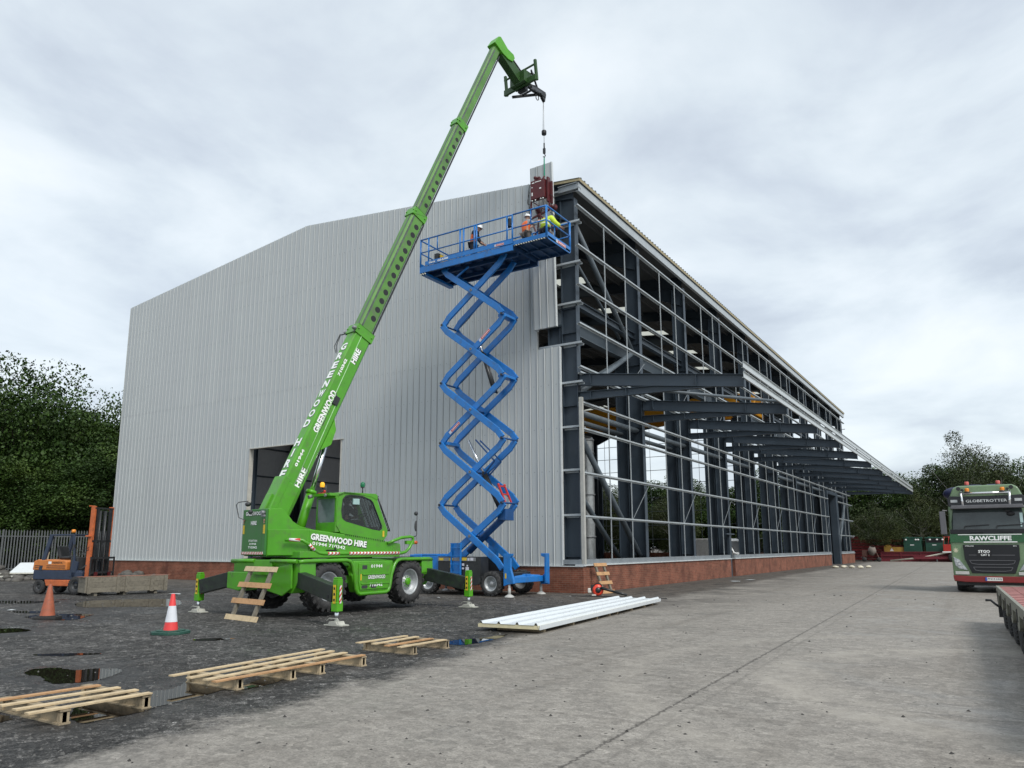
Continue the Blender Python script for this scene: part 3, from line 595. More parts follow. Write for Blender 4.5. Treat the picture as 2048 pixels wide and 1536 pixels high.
for a in (0, 1.57, 3.14, 4.71): MB().path([(.4*math.cos(a), .4*math.sin(a), 1.4), (.45*math.cos(a+.3), .45*math.sin(a+.3), 1.75), (.4*math.cos(a+.6), .4*math.sin(a+.6), 1.4)], .02, 5).build('lifting_loop', GREYM, T)
# ================================================================= TREES
def leafmat(name, a, b_, c_):
    m = bpy.data.materials.new(name); m.use_nodes = True; t = m.node_tree; b = t.nodes['Principled BSDF']; L = t.links.new
    tcn = N(t, 'ShaderNodeTexCoord'); g = N(t, 'ShaderNodeNewGeometry'); oi = N(t, 'ShaderNodeObjectInfo')
    n = N(t, 'ShaderNodeTexNoise', inp={'Scale': .5, 'Detail': 4, 'Roughness': .6}); L(g.outputs['Position'], n.inputs[0])
    c = ramp(t, [(.3, a), (.5, b_), (.72, c_)], n.outputs[0])
    r = ramp(t, [(0, .7), (.5, .95), (1, 1.35)], g.outputs['Random Per Island'])
    mx = N(t, 'ShaderNodeMix', data_type='RGBA', blend_type='MULTIPLY', inp={0: 1.}); L(c, mx.inputs[6]); L(r, mx.inputs[7])
    mx2 = N(t, 'ShaderNodeMix', data_type='RGBA', blend_type='MULTIPLY', inp={0: 1.}); L(mx.outputs[2], mx2.inputs[6]); L(ramp(t, [(0, (.75, .8, .75)), (1, (1.25, 1.15, 1.0))], oi.outputs['Random']), mx2.inputs[7])
    L(mx2.outputs[2], b.inputs['Base Color']); b.inputs['Roughness'].default_value = .6; b.inputs['Specular IOR Level'].default_value = .25
    return m
LEAF = leafmat('tree_leaves', (.017, .040, .008), (.033, .070, .013), (.062, .105, .021))
LEAFB = leafmat('birch_leaves', (.024, .038, .012), (.042, .060, .019), (.070, .085, .030))
LEAFH = leafmat('brownish_hedge_leaves', (.014, .030, .008), (.028, .048, .013), (.046, .066, .020))
BARK = pm('bark', (.045, .037, .028), .9, var=.4, bump=.5); BIRCHB = pm('birch_bark', (.32, .31, .28), .8, var=.4)
def crown_mesh(seed, H, Rr, nclu, nleaf, leaf, lo=.18, droop=0., spread=1.0):
    rs = np.random.RandomState(seed); V = []; cl = []
    for i in range(nclu):
        for _ in range(50):
            p = rs.uniform(-1, 1, 3)
            q = np.linalg.norm(p*np.array([1, 1, 1]))
            if .35 < q < 1.0: break
        z = lo*H+(p[2]*.5+.5)*(H*(1-lo)*.93); wdt = 1-.45*max(0, p[2])**1.5-.25*max(0, -p[2])**2
        cl.append((p[0]*Rr*wdt*spread, p[1]*Rr*wdt*spread, z, (.11+.12*rs.rand())*Rr*1.75))
    pts = []; per = nleaf//nclu
    for (cx, cy, cz, r) in cl:
        u = rs.normal(size=(per, 3)); u /= np.linalg.norm(u, axis=1)[:, None]; rad = r*(.55+.5*rs.rand(per, 1)**.6)
        q = u*rad*np.array([1.1, 1.1, .72])
        q[:, 2] -= droop*np.abs(rs.normal(size=per))*r
        pts.append(q+np.array([cx, cy, cz]))
    P = np.concatenate(pts); n = len(P)
    nrm = rs.normal(size=(n, 3)); nrm[:, 2] = np.abs(nrm[:, 2])+.35; nrm /= np.linalg.norm(nrm, axis=1)[:, None]
    a = np.cross(nrm, rs.normal(size=(n, 3))); a /= np.linalg.norm(a, axis=1)[:, None]; b = np.cross(nrm, a)
    s = leaf*(.6+.8*rs.rand(n, 1)); s2 = s*(.45+.35*rs.rand(n, 1))
    V = np.stack([P-a*s, P-b*s2, P+a*s, P+b*s2], 1).reshape(-1, 3)
    me = bpy.data.meshes.new('crown'); me.vertices.add(4*n); me.vertices.foreach_set('co', V.ravel())
    me.loops.add(4*n); me.loops.foreach_set('vertex_index', np.arange(4*n, dtype=np.int32)); me.polygons.add(n)
    me.polygons.foreach_set('loop_start', np.arange(0, 4*n, 4, dtype=np.int32)); me.update(calc_edges=True)
    return me, cl
def tree_proto(name, seed, H, Rr, nclu, nleaf, leaf, lm, bm_, lo=.18, droop=0., thick=.22, limbs=14):
    t = thing(name, None, 'tree'); me, cl = crown_mesh(seed, H, Rr, nclu, nleaf, leaf, lo, droop); me.materials.append(lm)
    c = bpy.data.objects.new('crown', me); COL.objects.link(c); c.parent = t
    rs = np.random.RandomState(seed+99); m = MB(); tp = Vector((rs.uniform(-.4, .4), rs.uniform(-.4, .4), H*.72))
    m.tube((0, 0, -.3), (0, 0, H*.2), thick, 8, thick*.8, False); m.tube((0, 0, H*.2), tp, thick*.8, 8, thick*.2, False)
    for (cx, cy, cz, r) in cl[:limbs*2]:
        f = max(.15, min(.9, cz/H*.75)); s0 = Vector((0, 0, H*.12)).lerp(tp, f); mid = s0.lerp(Vector((cx, cy, cz)), .5)+Vector((0, 0, -.04*H))
        m.tube(s0, mid, thick*.32, 5, thick*.2, False); m.tube(mid, (cx, cy, cz), thick*.2, 5, .02, False)
    m.build('trunk', bm_, t, recalc=False); return t
protos = [tree_proto('broadleaf_tree', 1, 15, 5.6, 80, 42000, .115, LEAF, BARK, .04), tree_proto('broadleaf_tree', 2, 13.5, 4.8, 70, 38000, .11, LEAF, BARK, .03),
          tree_proto('broadleaf_tree', 3, 14, 6.2, 84, 42000, .115, LEAF, BARK, .05)]
birch = tree_proto('birch_tree', 4, 15.3, 4.6, 64, 36000, .085, LEAFB, BIRCHB, .12, .6, .2, 22)
hedgep = tree_proto('hedge_shrub', 5, 4.6, 3.0, 34, 15000, .085, LEAFH, BARK, .0, 0, .08, 8)
used = set()
def place(pr, x, y, rz, s, label, group, hs=1.):
    if pr.name in used: o = copy_tree(pr)
    else: used.add(pr.name); o = pr
    o.location = (x, y, 0); o.rotation_euler = (0, 0, rz); o.scale = (s, s, s*hs); o['label'] = label; o['group'] = group
rs = np.random.RandomState(21)
LG = 'trees of the wood behind the yard fence'
lab_l = 'dark green broadleaf tree in the wood behind the palisade fence left of the building'
lab_m = 'broadleaf tree beyond the far gable, seen through the open steel frame'
lab_r = 'broadleaf tree beyond the end of the yard, behind the red steel stacks'
C0 = np.array([12.65, -25.0])
def dirpt(pxx, dist):        # point on the ground in a compass direction given by a bearing in degrees left of +Y
    a = R(pxx); return C0[0]-math.sin(a)*dist, C0[1]+math.cos(a)*dist
# left wood: bearings 60..72 degrees
for i, (b_, d_, s, hs) in enumerate([(71.5, 66, 1.0, 1.06), (68.6, 68, .8, .98), (65.6, 67, .98, 1.22), (63.1, 69, .78, 1.12), (61.4, 68, .74, 1.22), (59.6, 69, .80, 1.34), (73.8, 64, 1.0, 1.1),
                                     (70.3, 78, 1.05, 1.1), (67.4, 79, .95, 1.2), (64.4, 80, .95, 1.02), (61.2, 80, .95, 1.02), (72.8, 58, .75, .9), (69.8, 60, .72, .85), (66.8, 60, .7, .85), (63.5, 61, .72, .8), (60.6, 62, .7, .9)]):
    x, y = dirpt(b_, d_); place(protos[i % 3], x, y, rs.rand()*6.28, s, lab_l, LG, hs)
# hedge along the left fence
for i, b_ in enumerate([72.4, 70.6, 68.8, 67.0, 65.2, 63.4, 61.6, 60.2]):
    x, y = dirpt(b_, 61+rs.rand()*1.5); place(hedgep, x, y, rs.rand()*6.28, .95+.2*rs.rand(), 'olive brown shrub growing through the palisade fence behind the forklift', 'shrubs along the left fence')
# middle and right rows beyond the far end
for i, b_ in enumerate(np.arange(-6, 34, 2.15)):
    dd = 112+rs.rand()*7; x, y = dirpt(b_, dd); lab = lab_m if b_ > 10 else lab_r
    s = (.78+.14*rs.rand())*(1.04 if b_ > 12 else 1.12); place(protos[i % 3], x, y, rs.rand()*6.28, s, lab, 'trees beyond the far end of the yard', .95)
for i, b_ in enumerate(np.arange(-5, 30, 3.1)):
    dd = 127+rs.rand()*8; x, y = dirpt(b_, dd); place(protos[(i+1) % 3], x, y, rs.rand()*6.28, .88, lab_m if b_ > 10 else lab_r, 'trees beyond the far end of the yard', .9)
for i, b_ in enumerate(np.arange(-5, 14, 2.6)):
    dd = 110+rs.rand()*3; x, y = dirpt(b_, dd); place(hedgep, x, y, rs.rand()*6.28, 1.45+.3*rs.rand(), 'dark shrub at the foot of the trees behind the red steel and green tanks', 'shrubs beyond the far end of the yard')
for i, (b_, d_, s, hs, lab) in enumerate([(1.3, 107, 1.03, 1.04, 'tall open birch with pale stems, tallest tree, behind the green and white truck'), (-.8, 109, .95, .92, 'birch beside the tallest birch, above the right side of the truck cab'),
                                          (4.0, 104, .74, .78, 'smaller pale birch rising beyond the canopy tip, left of the tall birch'), (6.6, 100, .66, .72, 'thin birch top just above the canopy end'), (25.6, 104, .85, .9, 'birch standing beyond the far gable, its top against the sky between two columns'), (20.2, 106, .8, .9, 'pale birch beyond the far gable seen between the third and fourth columns')]):
    x, y = dirpt(b_, d_); place(birch, x, y, rs.rand()*6.28, s, lab, 'birches beyond the yard', hs)
DKF = pm('dull_palisade', (.13, .14, .145), .6, metal=.2)
# palisade fences: posts, rails and pales are one fence
def fence(name, a, b_, h, label, pitch=.155, GALVD=DKF):
    t = thing(name, label, 'fence', (a[0], a[1], 0)); d = Vector((b_[0]-a[0], b_[1]-a[1], 0)); L = d.length; d.normalize(); n = Vector((-d.y, d.x, 0))
    m = MB(); i = 0
    while i*pitch < L:
        p = d*(i*pitch); w_ = .035; m.add([p-d*w_+Vector((0, 0, .08)), p+n*.014+Vector((0, 0, .08)), p+d*w_+Vector((0, 0, .08)), p+d*w_+Vector((0, 0, h-.1)), p+n*.014+Vector((0, 0, h)), p-d*w_+Vector((0, 0, h-.1))], [(0, 1, 4, 5), (1, 2, 3, 4)]); i += 1
    tag(m.build('pales', GALVD, t, recalc=False), kind='stuff')
    for z in (.45, h-.4): MB().beam((0, 0, z)+n*.03 if False else Vector((0, 0, z))+n*.03, d*L+Vector((0, 0, z))+n*.03, .04, .05).build('rail', GALVD, t)
    for k in range(int(L/2.75)+1): p = d*(2.75*k)+n*.08; MB().box(p.x-.04, p.x+.04, p.y-.04, p.y+.04, 0, h).build('post', GALVD, t)
x0, y0_ = dirpt(75, 53); x1_, y1_ = dirpt(57, 56)
fence('palisade_fence', (x0, y0_), (x1_, y1_), 2.75, 'grey steel palisade fence overgrown with shrubs behind the forklift')
x0, y0_ = dirpt(16, 108); x1_, y1_ = dirpt(-14, 106.5)
fence('palisade_fence', (x0, y0_), (x1_, y1_), 2.4, 'dark palisade fence behind the green tanks at the far end of the yard', .2, DKG)
# ================================================================= WHEELS
def wheel(parent, c, axis, r, wd, rr, lugs=22, rim=RIM, hub=None, lugh=.03, name='wheel'):
    """tyre (part) with rim (sub-part); axis points outwards"""
    c = Vector(c); ax = Vector(axis).normalized(); a = ax.orthogonal().normalized(); b = ax.cross(a); h = wd/2
    m = MB(); rt = r-lugh
    m.lathe([(rr, -h*.75), (rr+.03, -h*.95), (rr+(rt-rr)*.5, -h), (rt-.04, -h*.9), (rt, -h*.7), (rt, h*.7), (rt-.04, h*.9), (rr+(rt-rr)*.5, h), (rr+.03, h*.95), (rr, h*.75)], c, ax, 36)
    for i in range(lugs):
        for s in (-1, 1):
            t = 2*math.pi*(i+(.5 if s > 0 else 0))/lugs; dt = .9*2*math.pi/lugs
            def P(tt, rad, w): return c+(a*math.cos(tt)+b*math.sin(tt))*rad+ax*w
            tw = dt*.30
            vs = [P(t-tw, rt-.05, s*h*.98), P(t+tw, rt-.05, s*h*.98), P(t+dt+tw*.7, rt-.01, s*.02*h), P(t+dt-tw*.7, rt-.01, s*.02*h),
                  P(t-tw*.8, r-.012, s*h*.9), P(t+tw*.8, r-.012, s*h*.9), P(t+dt+tw*.55, r, s*.04*h), P(t+dt-tw*.55, r, s*.04*h)]
            m.add(vs, [(0, 1, 2, 3), (4, 5, 6, 7), (0, 4, 5, 1), (1, 5, 6, 2), (2, 6, 7, 3), (3, 7, 4, 0)])
    ty = m.build(name, RUB, parent)
    m = MB(); m.lathe([(rr+.012, h*.8), (rr-.01, h*.82), (rr-.035, h*.7), (rr-.05, h*.15), (rr*.62, h*.05), (rr*.55, h*.12), (rr*.5, h*.3), (rr*.3, h*.34), (rr*.28, h*.5), (0, h*.52)], c, ax, 32)
    m.lathe([(rr, -h*.7), (rr-.04, -h*.6), (rr*.5, -h*.1), (0, -h*.1)], c, ax, 24); m.build('rim', rim, ty)
    m = MB()
    for i in range(10):
        t = 2*math.pi*i/10; p = c+(a*math.cos(t)+b*math.sin(t))*rr*.42+ax*h*.28; m.tube(p, p+ax*.03, .014, 6)
    if hub: m.lathe([(rr*.30, h*.33), (rr*.29, h*.55), (rr*.2, h*.62), (0, h*.63)], c, ax, 20)
    m.build('hub', hub or GREYM, ty)
    return ty
# ================================================================= GREEN ROTATING TELEHANDLER
CR = thing('telehandler', 'bright green rotating telehandler on outriggers with its boom raised over the gable', 'telehandler', (-2.34, -9.93, 0))
m = MB(); m.box(-.5, .5, -2.3, 2.3, .62, 1.15); m.box(-1.0, 1.0, -1.7, -1.4, .6, .8); m.box(-1.0, 1.0, 1.4, 1.7, .6, .8); m.tube((-.9, -1.55, .72), (.9, -1.55, .72), .14, 12); m.tube((-.9, 1.55, .72), (.9, 1.55, .72), .14, 12); m.tube((-.25, -2.5, .62), (.35, -2.2, .62), .09); m.build('axle_frame', BLACK, CR, bev=.01)
# outrigger housings at both ends with sloping plates
for s in (-1, 1):
    ys = s*2.02; m = MB()
    m.prism([(-1.2, 1.30), (-.95, 1.33), (.95, 1.33), (1.2, 1.30), (1.22, .95), (.95, .58), (.2, .66), (-.2, .66), (-.95, .58), (-1.22, .95)], (0, ys-.0, 0), (1, 0, 0), (0, 0, 1), (0, s*.5, 0)); m.build('outrigger_housing', GREEN, CR, bev=.02)
m = MB()
m.prism([(-1.34, 1.06), (-.3, 1.06), (1.0, 1.28), (1.02, .70), (.7, .52), (-.3, .72), (-.9, .60), (-1.34, .66)], (0, -2.6, 0), (1, 0, 0), (0, 0, 1), (0, .05, 0))
m.build('outrigger_plate', GREEN, CR, bev=.02)
m = MB(); m.box(-1.05, 1.05, -2.5, 2.45, 1.18, 1.36); m.lathe([(.85, 1.36), (.85, 1.47)], (0, 0, 0), n=32); m.box(-1.0, 1.0, -.8, .8, .75, 1.2); m.build('chassis', pm('green_chassis_top', (.05, .2, .02), .5), CR, bev=.02)
def fender(yc, s):
    return [(yc-.86, 1.30), (yc+.86, 1.30)]
# side box between the wheels + rails
for s in (1, -1):
    m = MB(); m.prism([(-.72, 1.31), (.78, 1.31), (.78, .86), (.62, .52), (-.62, .52), (-.78, .95)], (s*.95, 0, 0), (0, 1, 0), (0, 0, 1), (s*.25, 0, 0)); sb = m.build('side_box', GREEN, CR, bev=.03)
    m = MB(); m.prism([(-.56, 1.25), (.66, 1.25), (.66, .80), (.56, .58), (-.50, .58), (-.56, .80)], (s*1.202, 0, 0), (0, 1, 0), (0, 0, 1), (s*.022, 0, 0)); pn = m.build('cover_panel', GREEN, CR, bev=.02)
    m = MB(); m.prism([(-.45, .98), (.58, .98), (.58, .95), (-.42, .95)], (s*1.224, 0, 0), (0, 1, 0), (0, 0, 1), (s*.02, 0, 0)); m.prism([(-.48, .74), (.62, .74), (.62, .71), (-.45, .71)], (s*1.224, 0, 0), (0, 1, 0), (0, 0, 1), (s*.015, 0, 0)); m.build('panel_crease', GREEN, pn, bev=.006)
    m = MB()
    for a, b_ in ((-.46, -.22), (-.12, .12)): m.prism([(a, .66), (a+.03, .69), (b_-.03, .69), (b_, .66), (b_-.03, .61), (a+.03, .61)], (s*1.2255, 0, 0), (0, 1, 0), (0, 0, 1), (s*.002, 0, 0))
    m.box(min(s*1.2255, s*1.228), max(s*1.2255, s*1.228), -.44, -.26, 1.10, 1.20); m.build('vent_slot', DKG, pn)
    if s > 0:
        for tx, y_, z_, w_, h_ in (('01944', -.12, 1.13, .44, .085), ('GREENWOOD', -.22, .845, .66, .10), ('710342', -.16, .61+.025, .50, .095)):
            text(tx, (1.226, y_, z_+(.0 if tx != '710342' else .015)), (0, 1, 0), (0, 0, 1), h_, WHITE, pn, width=w_, shadow=(.08, -.1) if tx == 'GREENWOOD' else None)
        m = MB(); m.box(1.2262, 1.2285, -.50, -.46, .82, .98); m.build('warning_sticker', STICK, pn)
    # tubular guard rail following the wheel arches
    X = s*1.2
    pts = [(X-.03*s, -2.55, 1.31), (X, -2.4, 1.33), (X, -1.0, 1.335), (X, -.86, 1.30), (X, -.78, 1.2), (X, -.70, .95), (X, -.64, .62), (X, -.58, .52), (X, -.5, .48), (X, .5, .48), (X, .60, .52), (X, .66, .62), (X, .72, .95), (X, .84, 1.2), (X, .95, 1.30), (X, 1.1, 1.335), (X, 2.35, 1.335), (X-.03*s, 2.5, 1.31)]
    MB().path(pts, .05, 10).build('guard_rail', GREEN, CR)
    for yc in (-1.55, 1.55):
        m = MB(); n = 12
        for i in range(n):
            t0 = R(20+140*i/n); t1 = R(20+140*(i+1)/n); rr_ = .72
            p = [(yc+rr_*math.cos(t0), .72+rr_*.95*math.sin(t0)), (yc+rr_*math.cos(t1), .72+rr_*.95*math.sin(t1))]
            m.add([(s*.7, p[0][0], p[0][1]), (s*1.19, p[0][0], p[0][1]), (s*1.19, p[1][0], p[1][1]), (s*.7, p[1][0], p[1][1])], [(0, 1, 2, 3)])
        m.build('mudguard', BLACK, CR)
MB().path([(-1.15, -2.62, 1.33), (-.3, -2.62, 1.335)], .05, 10).build('guard_rail', GREEN, CR); MB().path([(.3, -2.62, 1.335), (1.15, -2.58, 1.33)], .05, 10).build('guard_rail', GREEN, CR)
m = MB(); m.box(-.3, .35, -2.64, -2.6, 1.0, 1.36); m.box(.97, 1.2, 2.1, 2.5, .9, 1.3); m.build('end_plate', GREEN, CR, bev=.01)
for sx in (1, -1):
    for sy in (-1.55, 1.55): wheel(CR, (sx*.98, sy, .715), (sx, 0, 0), .625, .46, .345, 20, hub=LIME if sy > 0 or sx < 0 else GREYM, lugh=.045)
HAZ = stripem('red_white_stripes', (.75, .75, .74), (.55, .04, .03), 5.5, (0, R(40), R(40)))
def outrigger(x0, y0, px, py):
    d = Vector((px-x0, py-y0, 0)).normalized()
    q = Vector((px, py, 0)); a = Vector((x0, y0, .93)); b = q+Vector((0, 0, .66))-d*.08
    m = MB(); m.beam(a, b, .2, .36); o = m.build('outrigger_arm', BLACKG, CR, bev=.012)
    m = MB(); m.beam(a.lerp(b, .9)+Vector((0, 0, -.08)), a.lerp(b, .93)+Vector((0, 0, -.08)), .212, .08); m.build('arm_hole', BLACKL, o)
    m = MB(); m.box(px-.075, px+.075, py-.075, py+.075, .36, .98); m.box(px-.09, px+.09, py-.09, py+.09, .30, .50); m.box(px-.065, px+.065, py-.065, py+.065, .98, 1.02)
    l = m.build('outrigger_leg', LIME, CR, bev=.012)
    m = MB(); m.box(px-.04, px+.04, py-.096, py-.091, .47, .86); m.build('warning_sticker', STICK, l)
    m = MB()
    for i in range(3): m.box(px-.022, px+.022, py-.099, py-.097, .52+i*.12, .57+i*.12)
    m.build('pictogram', BLACKL, l)
    m = MB(); m.box(px+.091, px+.094, py-.03, py+.03, .47, .85); m.build('hazard_strip', HAZ, l)
    m = MB(); m.tube((px, py, .06), (px, py, .36), .045, 14); m.build('jack_rod', CHROME, l)
    m = MB(); m.prism([(-.26, 0), (.26, 0), (.26, .025), (.14, .03), (.10, .09), (-.10, .09), (-.14, .03), (-.26, .025)], (px, py-.12, .004), (1, 0, 0), (0, 0, 1), (0, .24, 0)); m.path([(px-.2, py-.1, .1), (px-.12, py-.1, .16), (px+.12, py-.1, .16), (px+.2, py-.1, .1)], .009, 5); m.build('foot_plate', pm('pale_plastic_pad', (.42, .42, .37), .6, var=.25), l, bev=.01)
outrigger(.95, -2.35, 2.98, -3.05); outrigger(-1.15, -2.35, -2.52, -2.52); outrigger(.95, 2.3, 2.5, 2.5); outrigger(-1.0, 2.3, -2.6, 2.5)
# --- turret (turned 10 degrees clockwise)
T4 = Matrix.Rotation(R(-10), 4, 'Z')
def TM(): return MB(T4)
m = TM(); m.box(-.9, 1.0, -1.9, 1.25, 1.40, 1.56)
side = [(-2.33, 1.44), (-2.33, 2.62), (-1.95, 2.64), (-1.78, 2.5), (-1.62, 2.32), (-1.4, 2.2), (-1.0, 2.12), (.4, 2.0), (.4, 1.44)]
for v in (-.95, .03): m.prism(side, (v, 0, 0), (0, 1, 0), (0, 0, 1), (.14, 0, 0))
m.prism([(.18, -2.33), (.62, -1.95), (.9, -1.62), (.9, -1.45), (.18, -1.45)], (0, 0, 1.46), (1, 0, 0), (0, 1, 0), (0, 0, .64))
TB_ = m.build('turret_frame', GREEN, CR, bev=.015)
m = TM(); m.prism([(-1.6, 1.49), (-1.6, 2.11), (-.75, 2.02), (1.32, 1.76), (1.36, 1.49)], (.24, 0, 0), (0, 1, 0), (0, 0, 1), (.68, 0, 0)); hood = m.build('engine_hood', GREEN, CR, bev=.03)
text('GREENWOOD HIRE', (T4 @ Vector((.925, -1.58, 1.85))), T4.to_3x3() @ Vector((0, 1, -.118)), T4.to_3x3() @ Vector((0, .118, 1)), .165, WHITE, hood, width=1.74, shadow=(.10, -.12), bold=.045)
text('01944 710342', (T4 @ Vector((.925, -1.52, 1.72))), T4.to_3x3() @ Vector((0, 1, -.118)), T4.to_3x3() @ Vector((0, .118, 1)), .085, WHITE, hood, width=1.0)
m = TM()
for i in range(22): m.box(.924, .927, -.52+i*.06, -.50+i*.06, 1.955-i*.0075, 2.0-i*.0075)
m.build('louvre', BLACKL, hood)
m = TM(); m.box(.92, .98, -1.1, -.8, 1.57, 1.59); m.box(.96, .98, -1.1, -.8, 1.57, 1.60); m.box(.93, .95, -.85, -.82, 1.59, 1.67); m.box(.9, .99, -1.75, -1.4, 1.40, 1.5); m.build('step', BLACK, hood)
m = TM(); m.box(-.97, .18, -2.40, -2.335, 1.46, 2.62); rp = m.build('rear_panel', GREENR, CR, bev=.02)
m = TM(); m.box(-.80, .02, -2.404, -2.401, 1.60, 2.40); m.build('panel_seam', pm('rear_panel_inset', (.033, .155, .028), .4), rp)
X3 = T4.to_3x3() @ Vector((1, 0, 0)); Z3 = Vector((0, 0, 1))
for tx, z_, w_, h_ in (('GREENWOOD', 2.46, .84, .10), ('HIRE', 2.22, .28, .10), ('STAXTON', 1.80, .42, .05), ('01944', 1.72, .34, .05), ('710342', 1.63, .44, .06)):
    text(tx, T4 @ Vector((-.39, -2.405, z_)), X3, Z3, h_, WHITE, rp, width=w_, center=True, bold=.03, shadow=(.08, -.1) if z_ > 2 else None)
m = TM(); m.box(-.92, .12, -2.412, -2.402, 1.485, 1.55); m.build('hazard_strip', HAZ, rp)
for v in (-.93, .08):
    m = TM(); m.box(v, v+.08, -2.41, -2.402, 2.0, 2.22); m.build('warning_sticker', STICK, rp)
    m = TM(); m.tube((v+.04, -2.405, 2.33), (v+.04, -2.42, 2.33), .03, 12); m.tube((v+.04, -2.405, 2.27), (v+.04, -2.42, 2.27), .02, 12); m.build('rear_lamp', pm('lamp_lens', (.35, .18, .12), .2), rp)
m = TM(); m.tube((.10, -2.40, 2.52), (.10, -2.50, 2.52), .05, 14); m.box(.04, .16, -2.46, -2.402, 2.42, 2.47); m.build('work_lamp', GREYM, rp)
m = TM(); m.path([(-.8, -2.42, 2.35), (-1.0, -2.5, 2.42), (-1.08, -2.55, 2.75), (-1.05, -2.5, 2.82), (-.75, -2.4, 2.84)], .012, 6); m.sphere((-.75, -2.4, 2.76), .075, 1, 1, .8); m.path([(-.62, -2.4, 2.74), (-.58, -2.4, 2.84)], .014, 6); m.sphere((-.42, -2.5, 2.55), .06); m.build('rear_camera_bracket', DKG, CR)
# guard pipe round the turret, with hazard tape
pts = [(.62, -2.1, 1.84), (.75, -1.98, 1.845), (.93, -1.8, 1.83), (.965, -1.65, 1.74), (.975, -1.5, 1.60), (.98, -1.35, 1.52), (.985, -1.2, 1.50), (.99, 1.3, 1.50), (.99, 1.45, 1.53), (.985, 1.58, 1.63), (.98, 1.72, 1.83), (.98, 1.72, 1.93), (.98, 1.62, 1.95), (.98, 1.3, 1.92), (.97, 1.05, 1.84), (.95, .85, 1.76)]
m = TM(); m.path(pts, .042, 10); gp = m.build('guard_pipe', GREEN, CR)
m = TM(); m.path([(.7, -2.03, 1.845), (.9, -1.84, 1.835)], .0445, 10); m.build('hazard_tape', HAZ, gp)
for a_, b_ in (((.966, -1.64, 1.735), (.978, -1.48, 1.585)), ((.985, -1.1, 1.50), (.987, -.75, 1.50)), ((.988, -.45, 1.50), (.99, 1.22, 1.50))): m = TM(); m.path([a_, b_], .0445, 10); m.build('hazard_tape', HAZ, gp)
m = TM(); m.path([(.98, 1.70, 1.95), (1.02, 1.78, 1.96), (1.02, 1.82, 2.0), (1.02, 1.82, 2.6)], .014, 6); m.sphere((1.0, 1.80, 2.25), .05, .6, 1, 3.1); m.sphere((1.0, 1.80, 2.6), .06, 1, 1, 1); m.build('mirror', DKG, CR)
m = TM(); m.box(.88, .98, 1.5, 1.78, 1.74, 1.84); m.build('indicator_bracket', LIME, CR, bev=.01); m = TM(); m.tube((.93, 1.78, 1.79), (.93, 1.9, 1.79), .05, 12); m.build('indicator_lamp', pm('orange_lens', (.5, .09, .02), .25), CR)
# --- cab
cab = [(-.66, 2.02), (-.80, 2.22), (-.80, 2.62), (-.76, 3.02), (-.58, 3.08), (.42, 3.08), (.46, 3.0), (.88, 2.10), (.86, 1.98), (.74, 1.82)]
win = [(-.64, 2.42), (-.67, 2.6), (-.64, 2.9), (-.55, 3.0), (-.40, 3.03), (-.02, 3.02), (.28, 2.93), (.36, 2.86), (.68, 2.24), (.68, 2.15), (.60, 2.10), (.36, 2.13), (-.50, 2.32), (-.58, 2.36)]
def ring(m, outer, inner, v0, v1, c=(0.0, 2.6)):
    """plate with a window opening: walk both outlines by angle"""
    def ray_(poly, a):
        dx, dz = math.cos(a), math.sin(a); best = None
        for i in range(len(poly)):
            (x1, z1), (x2, z2) = poly[i], poly[(i+1) % len(poly)]; ex, ez = x2-x1, z2-z1; den = dx*ez-dz*ex
            if abs(den) < 1e-9: continue
            t = ((x1-c[0])*ez-(z1-c[1])*ex)/den; u = ((x1-c[0])*dz-(z1-c[1])*dx)/den
            if t > 0 and -1e-6 <= u <= 1+1e-6 and (best is None or t > best): best = t
        return c[0]+dx*best, c[1]+dz*best
    ang = sorted([math.atan2(p[1]-c[1], p[0]-c[0]) for p in outer+inner]+[2*math.pi*i/48-math.pi for i in range(48)])
    O_ = [ray_(outer, a) for a in ang]; I_ = [ray_(inner, a) for a in ang]; n = len(ang)
    vs = [(v, q[0], q[1]) for v in (v0, v1) for q in O_+I_]
    fs = []
    for i in range(n):
        j = (i+1) % n; fs += [(i, j, n+j, n+i), (2*n+i, 2*n+j, 3*n+j, 3*n+i), (i, j, 2*n+j, 2*n+i), (n+i, n+j, 3*n+j, 3*n+i)]
    m.add(vs, fs)
m = TM(); ring(m, cab, win, .84, .90, (0.0, 2.6))
inner2 = [(-.60, 2.3), (-.7, 2.6), (-.64, 2.95), (-.4, 3.0), (.3, 2.95), (.68, 2.2), (.6, 2.05)]
ring(m, cab, inner2, -.02, .03, (0.0, 2.6))
m.prism([(-.80, 3.0), (-.60, 3.09), (.44, 3.09), (.46, 3.03), (-.58, 3.03), (-.78, 2.96)], (-.02, 0, 0), (0, 1, 0), (0, 0, 1), (.92, 0, 0))
m.prism([(-.66, 2.02), (.74, 1.82), (.86, 1.98), (.88, 2.08), (.80, 2.06), (-.70, 2.25), (-.80, 2.22)], (-.02, 0, 0), (0, 1, 0), (0, 0, 1), (.90, 0, 0))
for v in (-.02, .82): m.box(v, v+.07, -.82, -.76, 2.2, 3.0)
m.box(.0, .88, -.84, -.78, 2.92, 3.03); m.box(0, .88, -.83, -.70, 2.05, 2.30)
m.prism([(0, -1.02), (.86, -1.02), (.9, -.6), (-.02, -.6)], (0, 0, 2.98), (1, 0, 0), (0, 1, 0), (0, 0, .07))
m.prism([(-.6, 3.085), (.44, 3.085), (.5, 3.05), (.5, 2.92), (.30, 3.0), (-.35, 3.08)], (.88, 0, 0), (0, 1, 0), (0, 0, 1), (.03, 0, 0))
cabo = m.build('cab', GREEN, CR, bev=.01)
m = TM(); m.prism(win, (.865, 0, 0), (0, 1, 0), (0, 0, 1), (.004, 0, 0)); m.build('side_window', GLASS, cabo)
